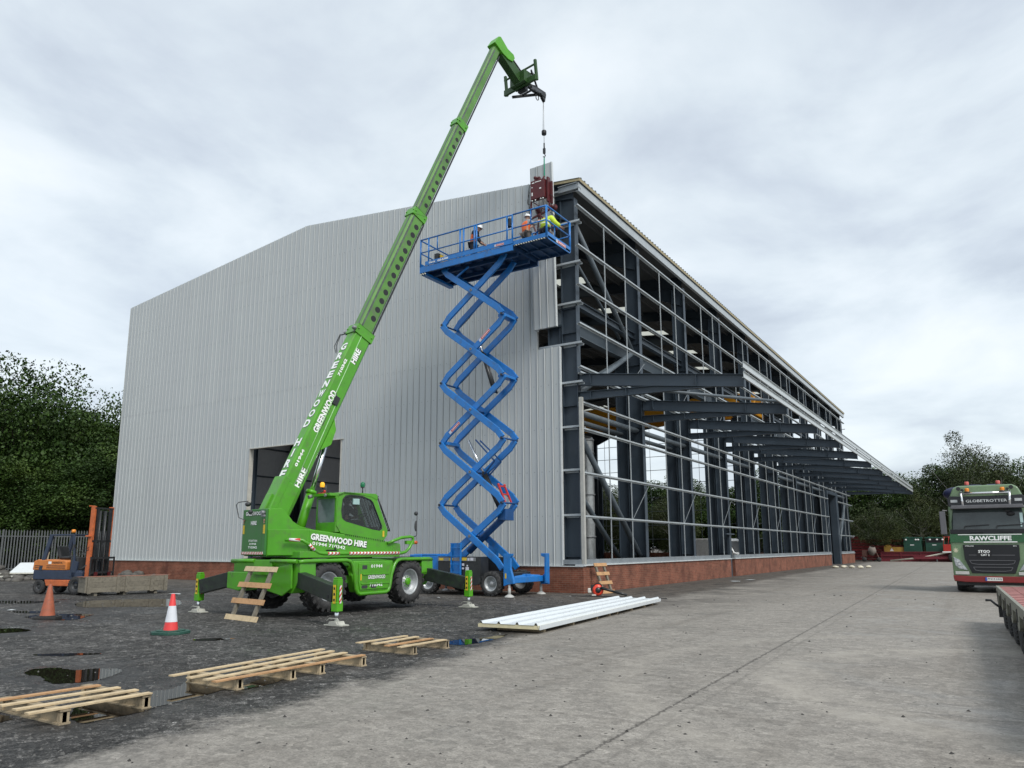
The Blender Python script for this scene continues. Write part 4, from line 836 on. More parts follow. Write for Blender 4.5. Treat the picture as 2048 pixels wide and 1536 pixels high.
m = TM(); ring(m, [(p[0]*1.0+.0, p[1]) for p in win], [(.0+(p[0]-.0)*.955, 2.6+(p[1]-2.6)*.94) for p in win], .868, .902, (0.0, 2.6)); m.build('window_seal', BLACK, cabo)
m = TM(); m.box(.05, .82, -.815, -.805, 2.30, 2.92); m.build('rear_window', pm('rear_cab_glass', (.13, .165, .18), .12, var=.2), cabo)  # opaque pane; pale bluish colour stands in for the reflection in the glass
m = TM(); m.add([(.02, .455, 3.0), (.84, .455, 3.0), (.84, .865, 2.12), (.02, .865, 2.12)], [(0, 1, 2, 3)]); m.build('windscreen', glassm('front_cab_glass', (.7, .78, .78), .25), cabo)
m = TM()
for i in range(7): v = .08+i*.12; m.tube((v, .56, 3.02), (v, .98, 2.12), .011, 6)
for v in (.03, .86): m.tube((v, .53, 3.03), (v, .98, 2.12), .014, 6); m.tube((v, .45, 3.03), (v, .56, 3.03), .012, 6); m.tube((v, .88, 2.1), (v, .99, 2.1), .012, 6)
m.tube((.03, .56, 3.03), (.86, .56, 3.03), .012, 6); m.tube((.03, .98, 2.12), (.86, .98, 2.12), .012, 6); m.build('screen_guard', BLACK, cabo)
m = TM(); m.box(.25, .68, -.55, -.42, 2.2, 2.75); m.box(.25, .68, -.5, -.05, 2.18, 2.28); m.build('seat', pm('grey_seat_fabric', (.28, .28, .27), .85, var=.3, scale=12), cabo, bev=.04)
m = TM(); m.lathe([(.15, 0), (.165, .015), (.15, .03)], (.46, .30, 2.48), (0, -.5, .85), 20); m.tube((.46, .3, 2.48), (.46, .42, 2.2), .03); m.box(.15, .8, .45, .62, 2.0, 2.2); m.sphere((.7, .42, 2.72), .06, 1, .6, 1.3); m.build('steering_console', DKG, cabo)
m = TM(); m.box(.91-.045, .913-.045+.04, -.30, -.10, 2.78, 2.93); m.build('window_notice', pm('pale_notice', (.35, .52, .50), .6), cabo)
m = TM(); m.box(.905, .908, .70, .76, 1.94, 2.10); m.build('warning_sticker', STICK, cabo)
def beacon(name, v, u, z, mat, stem):
    m = TM(); m.tube((v, u, z-stem), (v, u, z), .018, 8); m.lathe([(.05, -.01), (.06, .0), (.03, .02)], (v, u, z)); bs = m.build(name, DKG, cabo)
    m = TM(); m.lathe([(.055, .01), (.065, .05), (.06, .11), (.035, .145), (0, .15)], (v, u, z), n=16); m.build('lens', mat, bs)
beacon('amber_beacon', .28, -.86, 3.22, AMBER, .18); beacon('green_beacon', .62, .20, 3.27, GLENS, .18)
m = TM(); m.box(.22, .42, -.95, -.78, 3.05, 3.08); m.sphere((.38, -.85, 3.12), .035); m.build('beacon_base', RED, cabo); m = TM(); m.tube((.62, -.95, 3.05), (.68, -1.02, 3.25), .006, 5); m.tube((.72, -1.03, 2.99), (.72, -1.07, 2.99), .04, 12); m.tube((.02, -1.0, 3.0), (.02, -1.1, 2.97), .05, 12); m.build('roof_lamp', GREYM, cabo)
# --- boom: pivot to head, four telescopic sections
BP0 = Vector((-.39, -1.85, 2.42)); BP1 = Vector((-.39, 6.62, 20.62))
bd = (BP1-BP0).normalized(); bu = Vector((1, 0, 0)).cross(bd)*1.0   # bu: towards the top face (backwards/up)
BL = (BP1-BP0).length
secs = [(0.0, 6.15, .42, .62, GREEN, 'outer_boom'), (5.9, 11.05, .36, .52, GREEND, 'second_boom'), (10.85, 15.55, .31, .44, GREEND, 'third_boom'), (15.35, BL-.15, .27, .37, GREEND, 'inner_boom')]
def bpnt(s, v, h): return BP0+bd*s+Vector((1, 0, 0))*v+bu*h
booms = []
for a, b_, wd, hh, mt, nm in secs:
    m = TM(); top = hh/2-.02 if nm != 'outer_boom' else hh/2
    ch = .05
    prof = [(-wd/2+ch, hh/2), (wd/2-ch, hh/2), (wd/2, hh/2-ch), (wd/2, -hh/2+ch), (wd/2-ch, -hh/2), (-wd/2+ch, -hh/2), (-wd/2, -hh/2+ch), (-wd/2, hh/2-ch)]
    m.prism(prof, bpnt(a, 0, 0), (1, 0, 0), bu, bd*(b_-a))
    bo = m.build(nm, mt, CR, bev=.006); booms.append(bo)
    if nm != 'inner_boom':   # collar at the open end
        m = TM(); e = .028
        for (v0, v1, h0, h1) in ((-wd/2-e, wd/2+e, hh/2, hh/2+e), (-wd/2-e, wd/2+e, -hh/2-e, -hh/2), (-wd/2-e, -wd/2, -hh/2, hh/2), (wd/2, wd/2+e, -hh/2, hh/2)):
            m.prism([(v0, h0), (v1, h0), (v1, h1), (v0, h1)], bpnt(b_-.28, 0, 0), (1, 0, 0), bu, bd*.30)
        for v, h in ((-wd/2, hh/2+e), (wd/2, hh/2+e), (wd/2+e, hh/2-.05), (wd/2+e, -hh/2+.05)): m.tube(bpnt(b_-.14, v, h), bpnt(b_-.10, v, h), .03, 8)
        m.build('collar', GREEN, bo, bev=.008)
    if nm in ('second_boom', 'third_boom'):
        m = TM(); s = a+(.75 if nm == 'second_boom' else .6); n = 0
        while s < b_-.42:
            m.tube(bpnt(s, wd/2-.004, -.07), bpnt(s, wd/2+.003, -.07), .095 if nm == 'second_boom' else .078, 16); s += .345 if nm == 'second_boom' else .36
        m.build('side_hole', BLACKL, bo)
    if nm != 'outer_boom':
        m = TM(); m.prism([(wd*.12, hh/2+.002), (wd*.3, hh/2+.002), (wd*.3, hh/2+.004), (wd*.12, hh/2+.004)], bpnt(a, 0, 0), (1, 0, 0), bu, bd*(b_-a-.3)); m.prism([(wd/2+.001, hh/2-.12), (wd/2+.001, hh/2-.07), (wd/2+.003, hh/2-.07), (wd/2+.003, hh/2-.12)], bpnt(a, 0, 0), (1, 0, 0), bu, bd*(b_-a-.3)); m.build('wear_strip', pm('bare_wear_strip', (.10, .115, .11), .4, metal=.3, var=.4, scale=5), bo)
        m = TM(); m.box(0, 0, 0, 0, 0, 0) if False else m.prism([(wd/2-.03, -hh/2-.05), (wd/2-.005, -hh/2-.05), (wd/2-.005, -hh/2), (wd/2-.03, -hh/2)], bpnt(a+.2, 0, 0), (1, 0, 0), bu, bd*(b_-a-.5)); m.build('hose_track', BLACK, bo)
ob = booms[0]
bdw = T4.to_3x3() @ bd; buw = T4.to_3x3() @ bu; vx = T4.to_3x3() @ Vector((1, 0, 0))
def bside(s, h): return T4 @ bpnt(s, .21, h)
def btop(s, v): return T4 @ bpnt(s, v, .31)
# side lettering reads up the boom
for tx, s, h, w_, hh in (('HIRE', .95, -.20, .56, .20), ('01944', 1.42, .13, .52, .09), ('GREENWOOD', 2.55, -.01, 1.36, .20), ('710342', 4.38, .14, .58, .09), ('HIRE', 4.98, -.14, .50, .19)):
    text(tx, bside(s, h), bdw, buw, hh, WHITE, ob, width=w_, bold=.045, shadow=(.08, -.12) if tx[0] in 'HG' else None)
# letters stacked up the top face
for i, ch in enumerate('DOOWNEERG'): text(ch, btop(2.60+i*.33, .0), vx, bdw, .25, WHITE, ob, width=.27, center=True, bold=.04, shadow=(.06, -.08))
for i, ch in enumerate('ERIH'): text(ch, btop(1.0+i*.33, .0), vx, bdw, .25, WHITE, ob, width=.26 if ch != 'I' else .07, center=True, bold=.04, shadow=(.06, -.08))
m = TM(); m.tube(bpnt(.5, .22, -.02), bpnt(5.9, .22, .06), .013, 6); m.tube(bpnt(.35, .222, -.2), bpnt(3.6, .222, -.12), .013, 6); m.build('hydraulic_pipe', pm('pale_green_pipe', (.35, .6, .3), .3), ob)
m = TM(); m.box(-.62, .62, 0, 0, 0, 0) if False else m.prism([(.21, -.16), (.25, -.16), (.25, 0), (.21, 0)], bpnt(3.55, 0, 0), (1, 0, 0), bu, bd*.26); m.build('sensor_box', BLACK, ob)
m = TM(); m.prism([(-.26, .16), (.26, .16), (.26, .36), (-.26, .36)], bpnt(-.1, 0, 0), (1, 0, 0), bu, bd*1.15); m.prism([(-.255, -.2), (.255, -.2), (.255, .2), (-.255, .2)], bpnt(-.35, 0, 0), (1, 0, 0), bu, bd*1.3); m.prism([(-.15, .3), (.12, .3), (.12, .42), (-.15, .42)], bpnt(-.25, 0, 0), (1, 0, 0), bu, bd*.75); m.build('boom_root', GREEN, ob, bev=.02)
for v, h in ((-.29, .30), (.23, .40)):
    m = TM(); m.sphere(bpnt(5.95, v, h), .075, 1, 1, .8); m.tube(bpnt(5.85, v*.8, .3), bpnt(5.92, v, h), .015, 6); m.build('boom_work_lamp', GREYM, ob)
m = TM(); m.path([tuple(bpnt(5.9, -.25, .3)), tuple(bpnt(5.9, -.5, .35)), tuple(bpnt(5.5, -.6, .3)), tuple(bpnt(5.2, -.3, .3))], .012, 6); m.path([tuple(bpnt(5.9, -.25, .3)), tuple(bpnt(5.85, -.45, .35)), tuple(bpnt(5.5, -.5, .3)), tuple(bpnt(5.25, -.3, .3))], .012, 6); m.build('hose_loop', BLACK, ob)
# lift cylinder below the boom
c0 = Vector((-.39, -1.15, 1.85)); c1 = bpnt(2.65, 0, -.46); cm = c0.lerp(c1, .48)
m = TM(); m.tube(c0, cm, .125, 18); m.tube(cm-(c1-c0).normalized()*.1, cm, .145, 18); cy = m.build('lift_cylinder', LIME, CR); m = TM(); m.tube(cm, c1, .07, 16); m.build('rod', CHROME, cy)
m = TM(); m.prism([(2.2, -.30), (3.2, -.30), (2.95, -.48), (2.5, -.53)], BP0+Vector((.15, 0, 0)), bd, bu, (.05, 0, 0)); m.prism([(2.2, -.30), (3.2, -.30), (2.95, -.48), (2.5, -.53)], BP0-Vector((.2, 0, 0)), bd, bu, (.05, 0, 0)); m.build('cylinder_bracket', LIME, ob, bev=.01)
# --- boom head, folded down, with carriage and hook jib
def hp(u, z, v=0): return Vector((-.39+v, u, z))
m = TM(); m.prism([(6.28, 20.52), (6.50, 20.88), (6.62, 20.93), (7.02, 20.62), (7.35, 20.55), (7.42, 20.42), (7.30, 20.22), (7.05, 20.2), (6.75, 20.28)], (-.60, 0, 0), (0, 1, 0), (0, 0, 1), (.42, 0, 0)); hd = m.build('boom_head', LIME, CR, bev=.015)
m = TM(); m.beam(hp(6.80, 20.42), hp(7.85, 19.78), .32, .40, (0, 1, .3)); m.beam(hp(7.3, 20.3), hp(7.95, 19.95), .14, .14, (0, 1, 0)); m.build('head_arm', pm('dark_green_head', (.022, .075, .012), .45, dirt=(.05, .05, .04)), hd, bev=.01)
m = TM(); m.tube(hp(7.38, 20.45, .1), hp(8.15, 20.0, .1), .03, 8); m.tube(hp(7.38, 20.45, -.12), hp(8.1, 19.95, -.12), .03, 8); m.build('tilt_cylinder', BLACK, hd)
DGR = MATS['dark_green_head']
m = TM()
for v in (-.95, .62): m.beam((-.39+v+.16, 7.95, 20.37), (-.39+v+.16, 8.05, 19.54), .1, .1, (1, 0, 0))
m.beam((-1.25, 7.98, 19.64), (.42, 7.98, 19.64), .1, .24); m.beam((-1.25, 7.96, 20.20), (.42, 7.96, 20.20), .06, .06); m.box(-.75, .0, 7.75, 8.15, 19.57, 20.07); m.build('fork_carriage', DGR, hd, bev=.008)
m = TM(); tip = hp(9.36, 19.92)
m.beam(hp(8.1, 19.42, -.55), tip, .07, .09); m.beam(hp(8.1, 19.42, .45), tip, .07, .09); m.beam(hp(8.1, 20.14, .45), hp(9.0, 20.02), .06, .07); m.beam(hp(8.1, 20.14, -.3), hp(9.0, 20.02), .05, .06); m.beam(hp(8.5, 19.62, -.4), hp(8.5, 19.62, .3), .06, .06)
m.beam(hp(8.72, 19.87), hp(9.45, 19.88), .16, .22); m.prism([(9.25, 19.72), (9.45, 20.02), (9.5, 19.92), (9.42, 19.57), (9.36, 19.62)], (-.45, 0, 0), (0, 1, 0), (0, 0, 1), (.12, 0, 0)); m.box(-.45, -.33, 8.1, 8.75, 19.77, 19.92); m.box(-.6, -.2, 8.05, 8.2, 19.42, 19.92)
m.path([hp(8.9, 19.77), hp(8.92, 19.52), hp(9.0, 19.47), hp(9.08, 19.52), hp(9.06, 19.77)], .018, 6); m.lathe([(.09, -.03), (.13, -.03), (.13, .03), (.09, .03)], hp(8.35, 20.10, .3), (1, 0, 0)); jb = m.build('hook_jib', BLACK, hd)
# hoist rope, weight, hook, sling
rx, ry = 1.24, 9.20   # rope foot in telehandler coordinates
hk = T4 @ hp(9.40, 19.7)
rx, ry = hk.x, hk.y
m = MB(); m.tube((rx, ry, 17.55), (rx, ry, 19.75), .011, 6); m.tube((rx-.05, ry, 18.2), (rx-.02, ry, 19.7), .009, 6); m.build('hoist_rope', CABLE, jb)
m = MB(); m.lathe([(0, 0), (.085, .0), (.10, .03), (.10, .15), (.085, .18), (0, .18)], (rx, ry, 18.12)); m.build('rope_weight', BLACKL, jb)
m = MB(); m.tube((rx, ry, 17.45), (rx, ry, 17.75), .03, 8); m.box(rx-.05, rx+.05, ry-.03, ry+.03, 17.30, 17.52); m.path([(rx, ry, 17.3), (rx+.05, ry, 17.2), (rx, ry, 17.12), (rx-.05, ry, 17.18)], .022, 7); m.build('crane_hook', BLACK, jb)
HKW = (rx-2.34, ry-9.93)
# ================================================================= BLUE SCISSOR LIFT
SX, SY = -3.1, -2.12
SL = thing('scissor_lift', 'blue rough terrain scissor lift raised against the gable, three workers on its deck', 'scissor lift', (SX, SY, 0))
m = MB(); m.box(-2.3, 1.75, -.55, .55, .42, .78); m.box(-2.3, 1.75, -.62, -.55, .5, .80); m.box(-2.3, 1.75, .55, .62, .5, .80); m.build('chassis_frame', BLACK, SL, bev=.01)
for s in (-1, 1):
    for x in (-1.55, 1.18): wheel(SL, (x, s*.97, .43), (0, s, 0), .43, .33, .25, 16, lugh=.025)
m = MB(); m.box(-1.05, .78, -1.12, -.62, .38, 1.33); m.prism([(-1.05, 1.33), (.62, 1.33), (.78, 1.2), (.78, .42), (.6, .36), (-1.05, .36)], (0, -1.14, 0), (1, 0, 0), (0, 0, 1), (0, .02, 0)); tr_ = m.build('engine_tray_cover', BLACK, SL, bev=.02)
m = MB(); m.box(-1.05, .6, -1.16, -1.141, 1.18, 1.30); m.build('grey_band', GREYM, tr_)
text('4x4', (-.95, -1.161, .60), (1, 0, 0), (0, 0, 1), .20, WHITE, tr_, width=.36, shear=.3, bold=.03)
m = MB()
for x0, x1, z0, z1 in ((-.98, -.80, 1.2, 1.28), (-.55, -.38, 1.2, 1.28), (.02, .22, 1.2, 1.3), (-.50, -.43, .95, 1.12), (.18, .36, .55, .65)): m.box(x0, x1, -1.166, -1.162, z0, z1)
m.build('warning_sticker', STICK, tr_)
m = MB()
for x0, x1, z0, z1 in ((.26, .34, 1.2, 1.28), (.38, .50, 1.2, 1.3), (.02, .12, 1.02, 1.10), (.02, .11, .9, .96), (.18, .32, .72, .98), (.22, .28, 1.0, 1.05), (.0, .18, .6, .63)): m.box(x0, x1, -1.166, -1.162, z0, z1)
m.build('label_plate', pm('label_white', (.6, .6, .66), .5, var=.2, scale=30), tr_)
m = MB(); m.box(-1.05, .78, .62, 1.12, .38, 1.3); m.build('hydraulic_tray_cover', BLACK, SL, bev=.02)
m = MB(); m.box(-2.45, -1.06, -1.0, -.2, .72, 1.36); m.box(-2.45, -1.9, -1.05, -.98, .72, 1.40); m.box(-2.3, -1.2, -1.0, -.2, 1.36, 1.42); en = m.build('end_box', BLUE, SL, bev=.02)
m = MB()
for i in range(3): m.box(-2.38+i*.18, -2.27+i*.18, -1.055, -1.05, 1.18, 1.30)
m.build('slot', BLACKL, en)
# entry ladders
for s in (-1, 1):
    m = MB(); x0 = -.42; 
    for x in (x0, x0+.40): m.box(x-.02, x+.02, s*1.20-.03, s*1.20+.03, .45, 1.80)
    m.box(x0, x0+.4, s*1.14-.01, s*1.14+.01, .45, 1.8)
    for z in (.5, .78, 1.06, 1.34, 1.62, 1.78): m.box(x0, x0+.4, s*1.24-.03, s*1.24+.0, z, z+.025)
    m.build('entry_ladder', BLUE, SL, bev=.005)
# outriggers with U guards at the right end, plain feet at the left
for s in (-1, 1):
    y = s*1.06
    m = MB(); m.prism([(1.72, .36), (1.72, 1.44), (2.06, 1.44), (2.05, 1.38), (1.99, 1.30), (1.99, .95), (2.05, .75), (2.10, .6), (2.12, .45), (1.9, .42)] if s < 0 else [(1.95, .36), (2.25, .36), (2.25, 1.44), (1.95, 1.44), (1.97, 1.34), (2.12, 1.30), (2.12, .75), (1.95, .6)], (0, y-.06, 0), (1, 0, 0), (0, 0, 1), (0, .12, 0))
    m.box(1.72, 1.80, y-.02, y+.02+s*-.16, .4, 1.4) if s < 0 else m.box(2.18, 2.26, y-.2, y, .4, 1.42)
    u = m.build('outrigger_guard', BLUE, SL, bev=.01)
    m = MB(); m.tube((1.92, y, .05), (1.92, y, .5), .04, 12); m.tube((1.92, y, .06), (1.92, y, .30), .05, 12); m.lathe([(.17, 0), (.16, .03), (.06, .09), (0, .1)], (1.92, y, .004), n=18); m.build('jack_foot', pm('pale_steel_foot', (.45, .45, .43), .5), u)
    m = MB(); m.tube((-2.35, y, .05), (-2.35, y, .7), .045, 12); m.lathe([(.16, 0), (.15, .03), (.05, .08), (0, .09)], (-2.35, y, .004), n=16); m.build('jack_foot', GREYM, u)
m = MB(); m.box(1.78, 2.1, -1.0, 1.0, .46, .66); m.tube((1.95, -.8, .62), (1.95, -.1, .66), .07, 10); m.tube((1.95, .1, .66), (1.95, .9, .62), .07, 10); m.box(1.85, 2.05, -.12, .12, .45, .74); m.build('outrigger_crossbeam', BLUE, SL, bev=.015)
m = MB(); m.box(1.80, 1.81, -1.125, -1.12, .6, .8); m.box(1.78, 1.84, -1.126, -1.121, .62, .78); m.build('warning_sticker', STICK, SL)
# scissor stack: outer pair y = -.63 / +.30, pins every 2.3 m of height
XL, XR = -1.37, 1.37; ZP = [.90+2.303*k for k in range(6)]; YO = (-.65, .32)
def arm(m, x0, z0, x1, z1, y, wd=.09, h=.235):
    """arm with cranked ends: the ends turn towards the pin lines"""
    d = Vector((x1-x0, 0, z1-z0)).normalized(); n = Vector((-d.z, 0, d.x)); c = .30
    a = Vector((x0, y, z0)); b = Vector((x1, y, z1)); k = .085
    sgn = 1 if d.x > 0 else -1
    up = n if n.z > 0 else -n
    pts = [a+d*c, b-d*c]
    A1 = a+d*c+up*k; B1 = b-d*c-up*k
    m.beam(A1, B1, wd, h, up)
    m.beam(a+up*.02, A1+d*.06, wd*.98, h*.92, up); m.beam(B1-d*.06, b-up*.02, wd*.98, h*.92, up)
for k in range(5):
    z0, z1 = ZP[k], ZP[k+1]
    for yi, y in enumerate(YO):
        a = MB(); arm(a, XR, z0, XL, z1, y-(.0 if yi == 0 else 0)); o1 = a.build('scissor_arm', BLUE, SL, bev=.012)
        a = MB(); arm(a, XL, z0, XR, z1, y+(.11 if yi == 0 else -.11)); a.build('scissor_arm', BLUE, SL, bev=.012)
        m = MB(); zc_ = (z0+z1)/2; m.tube((0, y-.07, zc_), (0, y-.045, zc_), .05, 14); m.build('pivot_pin', GREYM, o1)
        m = MB(); m.tube((0, y-.073, zc_), (0, y-.070, zc_), .022, 10); m.build('pin_hole', BLACKL, o1)
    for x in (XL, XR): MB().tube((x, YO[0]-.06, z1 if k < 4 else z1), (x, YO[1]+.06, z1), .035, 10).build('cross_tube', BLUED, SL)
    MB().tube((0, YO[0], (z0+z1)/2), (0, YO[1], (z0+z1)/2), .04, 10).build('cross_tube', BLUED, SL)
    if k in (1, 2, 3):
        m = MB(); m.box(XL-.05, XL+.25, YO[0]+.1, YO[1]-.1, z1-.06, z1+.06) if k == 1 else m.box(XR-.25, XR+.05, YO[0]+.1, YO[1]-.1, z1-.05, z1+.05); m.build('cross_plate', BLUE, SL, bev=.01)
for p0, p1, f in (((.95, -.15, 3.0), (-.45, -.15, 5.6), .52), ((.75, -.2, 7.3), (.05, -.2, 9.3), .8)):
    p0 = Vector(p0); p1 = Vector(p1); m = MB(); m.tube(p0, p0.lerp(p1, f), .075, 14); m.tube(p0+Vector((.0, .16, 0)), p0.lerp(p1, f)+Vector((0, .16, 0)), .04, 10); c_ = m.build('lift_cylinder', BLACK, SL); m = MB(); m.tube(p0.lerp(p1, f), p1, .045, 12); m.build('rod', CHROME, c_)
m = MB(); m.tube((1.15, -.15, 2.75), (-.4, -.15, 1.5), .12, 14); m.box(1.0, 1.35, -.4, .15, 2.6, 3.0); m.build('lower_cylinder', BLUED, SL, bev=.01)
m = MB(); m.beam((-.1, -.2, 3.9), (.75, -.2, 4.75), .03, .05); m.beam((.75, -.2, 4.75), (-.1, -.2, 5.6), .03, .05); m.beam((-.1, .1, 3.9), (.85, .1, 4.75), .03, .05); m.beam((.85, .1, 4.75), (-.1, .1, 5.6), .03, .05); m.build('hose_carrier', BLUED, SL)
m = MB()
for k in range(5): m.path([(XL+.12, YO[1]+.0, ZP[k]+.12), (XL+.5, YO[1]+.03, ZP[k]+.42), (0, YO[1]+.05, (ZP[k]+ZP[k+1])/2+.05), (XR-.5, YO[1]+.03, ZP[k+1]-.42), (XR-.12, YO[1]+.0, ZP[k+1]-.10)], .016, 5)
m.build('control_cable', BLACK, SL)
m = MB()
for k in range(1, 6):
    for x in (XL, XR): m.tube((x, YO[0]-.075, ZP[k]), (x, YO[0]-.055, ZP[k]), .045, 12)
m.build('greased_pins', BLACK, SL)
m = MB()
for y in (-.35, .05): m.beam((1.02, y, 3.85), (1.32, y, 3.2), .06, .06, (1, 0, 0)); m.sphere((1.02, y, 3.87), .05)
m.beam((1.03, -.35, 3.82), (1.03, .05, 3.82), .05, .05); m.beam((1.16, -.35, 3.52), (1.16, .05, 3.52), .10, .05); m.build('safety_prop', RED, SL, bev=.008)
def sticker(o, right, up, w_, h_, par):
    right = Vector(right).normalized(); up = Vector(up).normalized(); n = right.cross(up); o = Vector(o)
    m = MB(); m.prism([(0, 0), (w_, 0), (w_, h_), (0, h_)], o, right, up, n*.003); a = m.build('name_sticker', pm('sticker_pale', (.55, .56, .62), .5), par)
    m = MB(); m.prism([(w_*.2, h_*.12), (w_*.97, h_*.12), (w_*.97, h_*.88), (w_*.2, h_*.88)], o+n*.0035, right, up, n*.002); m.cmi = 1; m.prism([(w_*.26, h_*.42), (w_*.92, h_*.42), (w_*.92, h_*.6), (w_*.26, h_*.6)], o+n*.006, right, up, n*.001); m.build('sticker_print', [RED, WHITE], par)
for k, f, in ((3, .62), (2, .14)):
    d = Vector((XR-XL, 0, 2.29)).normalized(); u_ = Vector((-d.z, 0, d.x)); p = Vector((XL, YO[0]+.11-.055, ZP[k])).lerp(Vector((XR, YO[0]+.11-.055, ZP[k+1])), f)
    sticker(p+Vector((0, -.004, 0))-u_*.05+u_*(.085-.17*f)*.5, d, u_, .6, .12, SL)
# platform
PZ = 12.59
PX0, PX1, PXE = -2.32, 2.02, 3.42; PY0, PY1 = -.90, .90
m = MB(); m.box(PX0, PX1, PY0, PY1, PZ-.03, PZ)
for y in (PY0+.03, PY1-.03): m.box(PX0, PX1, y-.04, y+.04, PZ-.26, PZ-.031)
for i in range(9): x = PX0+.12+i*.52; m.box(x-.03, x+.03, PY0+.08, PY1-.08, PZ-.14, PZ-.031)
for y in (-.4, .4): m.box(PX0+.2, PX1-.1, y-.05, y+.05, PZ-.30, PZ-.15)
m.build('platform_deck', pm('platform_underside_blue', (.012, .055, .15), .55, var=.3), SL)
m = MB(); m.box(PX1-.6, PXE, PY0+.05, PY1-.05, PZ+.02, PZ+.05)
for i in range(4): x = PX1+.15+i*.42; m.box(x-.02, x+.02, PY0+.06, PY1-.06, PZ-.06, PZ+.02)
for y in (PY0+.03, 0, PY1-.03): m.box(PX1-.6, PXE, y-.03, y+.03, PZ-.08, PZ+.02)
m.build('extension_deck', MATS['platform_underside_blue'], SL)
def skirt(x0, x1, y, z0, z1, nm='side_skirt'):
    m = MB(); m.box(x0, x1, y-.015, y+.015, z0, z1); return m.build(nm, BLUE, SL, bev=.006)
sk = skirt(PX0, PX1, PY0-.03, PZ-.27, PZ-.02); tk = skirt(PX0+.28, PX1, PY0-.05, PZ-.01, PZ+.16, 'toe_board'); skirt(PX0, PX1, PY1+.03, PZ-.27, PZ+.16)
skirt(PX1, PXE, PY0-.0, PZ-.06, PZ+.10, 'toe_board'); skirt(PX1, PXE, PY1, PZ-.06, PZ+.12, 'toe_board')
m = MB(); m.box(PX0-.03, PX0, PY0, PY1, PZ-.27, PZ+.16); m.prism([(PX0, PZ-.27), (PX0+.3, PZ-.27), (PX0+.3, PZ-.38), (PX0+.1, PZ-.38)], (0, PY0, 0), (1, 0, 0), (0, 0, 1), (0, PY1-PY0, 0)); m.build('end_board', BLUE, SL)
m = MB(); m.prism([(PY0-.02, PZ+.16), (PY1+.02, PZ+.16), (PY1+.02, PZ-.02), (PY1-.1, PZ-.11), (PY0+.1, PZ-.11), (PY0-.02, PZ-.02)], (PXE, 0, 0), (0, 1, 0), (0, 0, 1), (.03, 0, 0)); ep = m.build('end_plate', BLUE, SL, bev=.01)
sticker((PXE+.031, -.25, PZ-.03), (0, 1, 0), (0, 0, 1), .75, .12, ep)
BWH = stripem('black_white_chevrons', (.015, .015, .015), (.7, .7, .6), 3.6, (0, R(35), 0))
m = MB(); m.box(PX1+.05, PXE-.05, PY0-.017, PY0+.02, PZ-.10, PZ-.065); m.box(PX0+.05, PX0+.30, PY0-.05, PY0-.03, PZ-.36, PZ-.29); m.build('chevron_strip', BWH, SL)
text('Genie', (PX0+.48, PY0-.066, PZ+.035), (1, 0, 0), (0, 0, 1), .085, WHITE, tk, width=.30, bold=.03, shear=.2)
text('GS-5390', (PX0+.90, PY0-.066, PZ+.035), (1, 0, 0), (0, 0, 1), .085, WHITE, tk, width=.52, bold=.04, shear=.25)
sticker((PX1-.78, PY0-.066, PZ+.02), (1, 0, 0), (0, 0, 1), .42, .09, tk)
def rail(pts, r=.022, nm='guard_rail'): MB().path(pts, r*1.3, 8).build(nm, BLUE, SL)
H1 = PZ+1.12; H2 = PZ+.58
for y in (PY0-.02, PY1+.02):
    rail([(PX0, y, H1), (PX1, y, H1)], .024); rail([(PX0, y, H2), (PX1, y, H2)], .02)
    for x in (PX0+.02, PX0+.42, PX0+1.95, PX0+2.12, PX0+2.62, PX0+2.72, PX1-.25, PX1-.02): rail([(x, y, PZ-.02), (x, y, H1)], .026, 'guard_post')
    rail([(PX0+.85, y, H2), (PX0+.85, y, H1)], .018, 'guard_post')
    yy = y+(.03 if y < 0 else -.03)
    rail([(PX1-.02, yy, H1+.02), (PXE, yy, H1+.02)], .024); rail([(PX1-.02, yy, H2+.02), (PXE, yy, H2+.02)], .02)
    rail([(PX1+.75, yy, H2), (PX1+.75, yy, H1)], .018, 'guard_post'); rail([(PXE, yy, PZ), (PXE, yy, H1+.02)], .032, 'guard_post')
for x, dz in ((PX0, 0), (PXE, .02)):
    rail([(x, PY0, H1+dz), (x, PY1, H1+dz)], .024); rail([(x, PY0, H2+dz), (x, PY1, H2+dz)], .02)
m = MB(); m.box(PX0+.25, PX0+.45, -.35, .0, PZ, PZ+.7); m.build('document_box', BLACK, SL, bev=.01); m = MB(); m.box(PX0+.5, PX0+.54, -.3, .1, PZ+.25, PZ+.62); m.build('yellow_guard', YEL, SL)
m = MB(); m.box(PX1-.32, PX1-.16, PY0+.02, PY0+.2, PZ+.75, PZ+1.05); m.path([(PX1-.1, PY0, H1-.1), (PX1-.03, PY0+.05, H1-.25), (PX1-.12, PY0+.02, H1-.32)], .014, 6); m.build('control_box', DKG, SL, bev=.01)
m = MB(); m.beam((-.25, -.50, PZ-.27), (XL+.62, YO[0]+.05, ZP[5]-.45), .05, .06, (0, 1, 0)); m.beam((XL, YO[0]+.1, ZP[5]-.02), (XL+.1, YO[0]+.1, PZ-.1), .1, .2); m.beam((XR, YO[0]+.1, ZP[5]-.02), (XR+.05, YO[0]+.1, PZ-.1), .1, .24); m.build('platform_link', BLUE, SL)
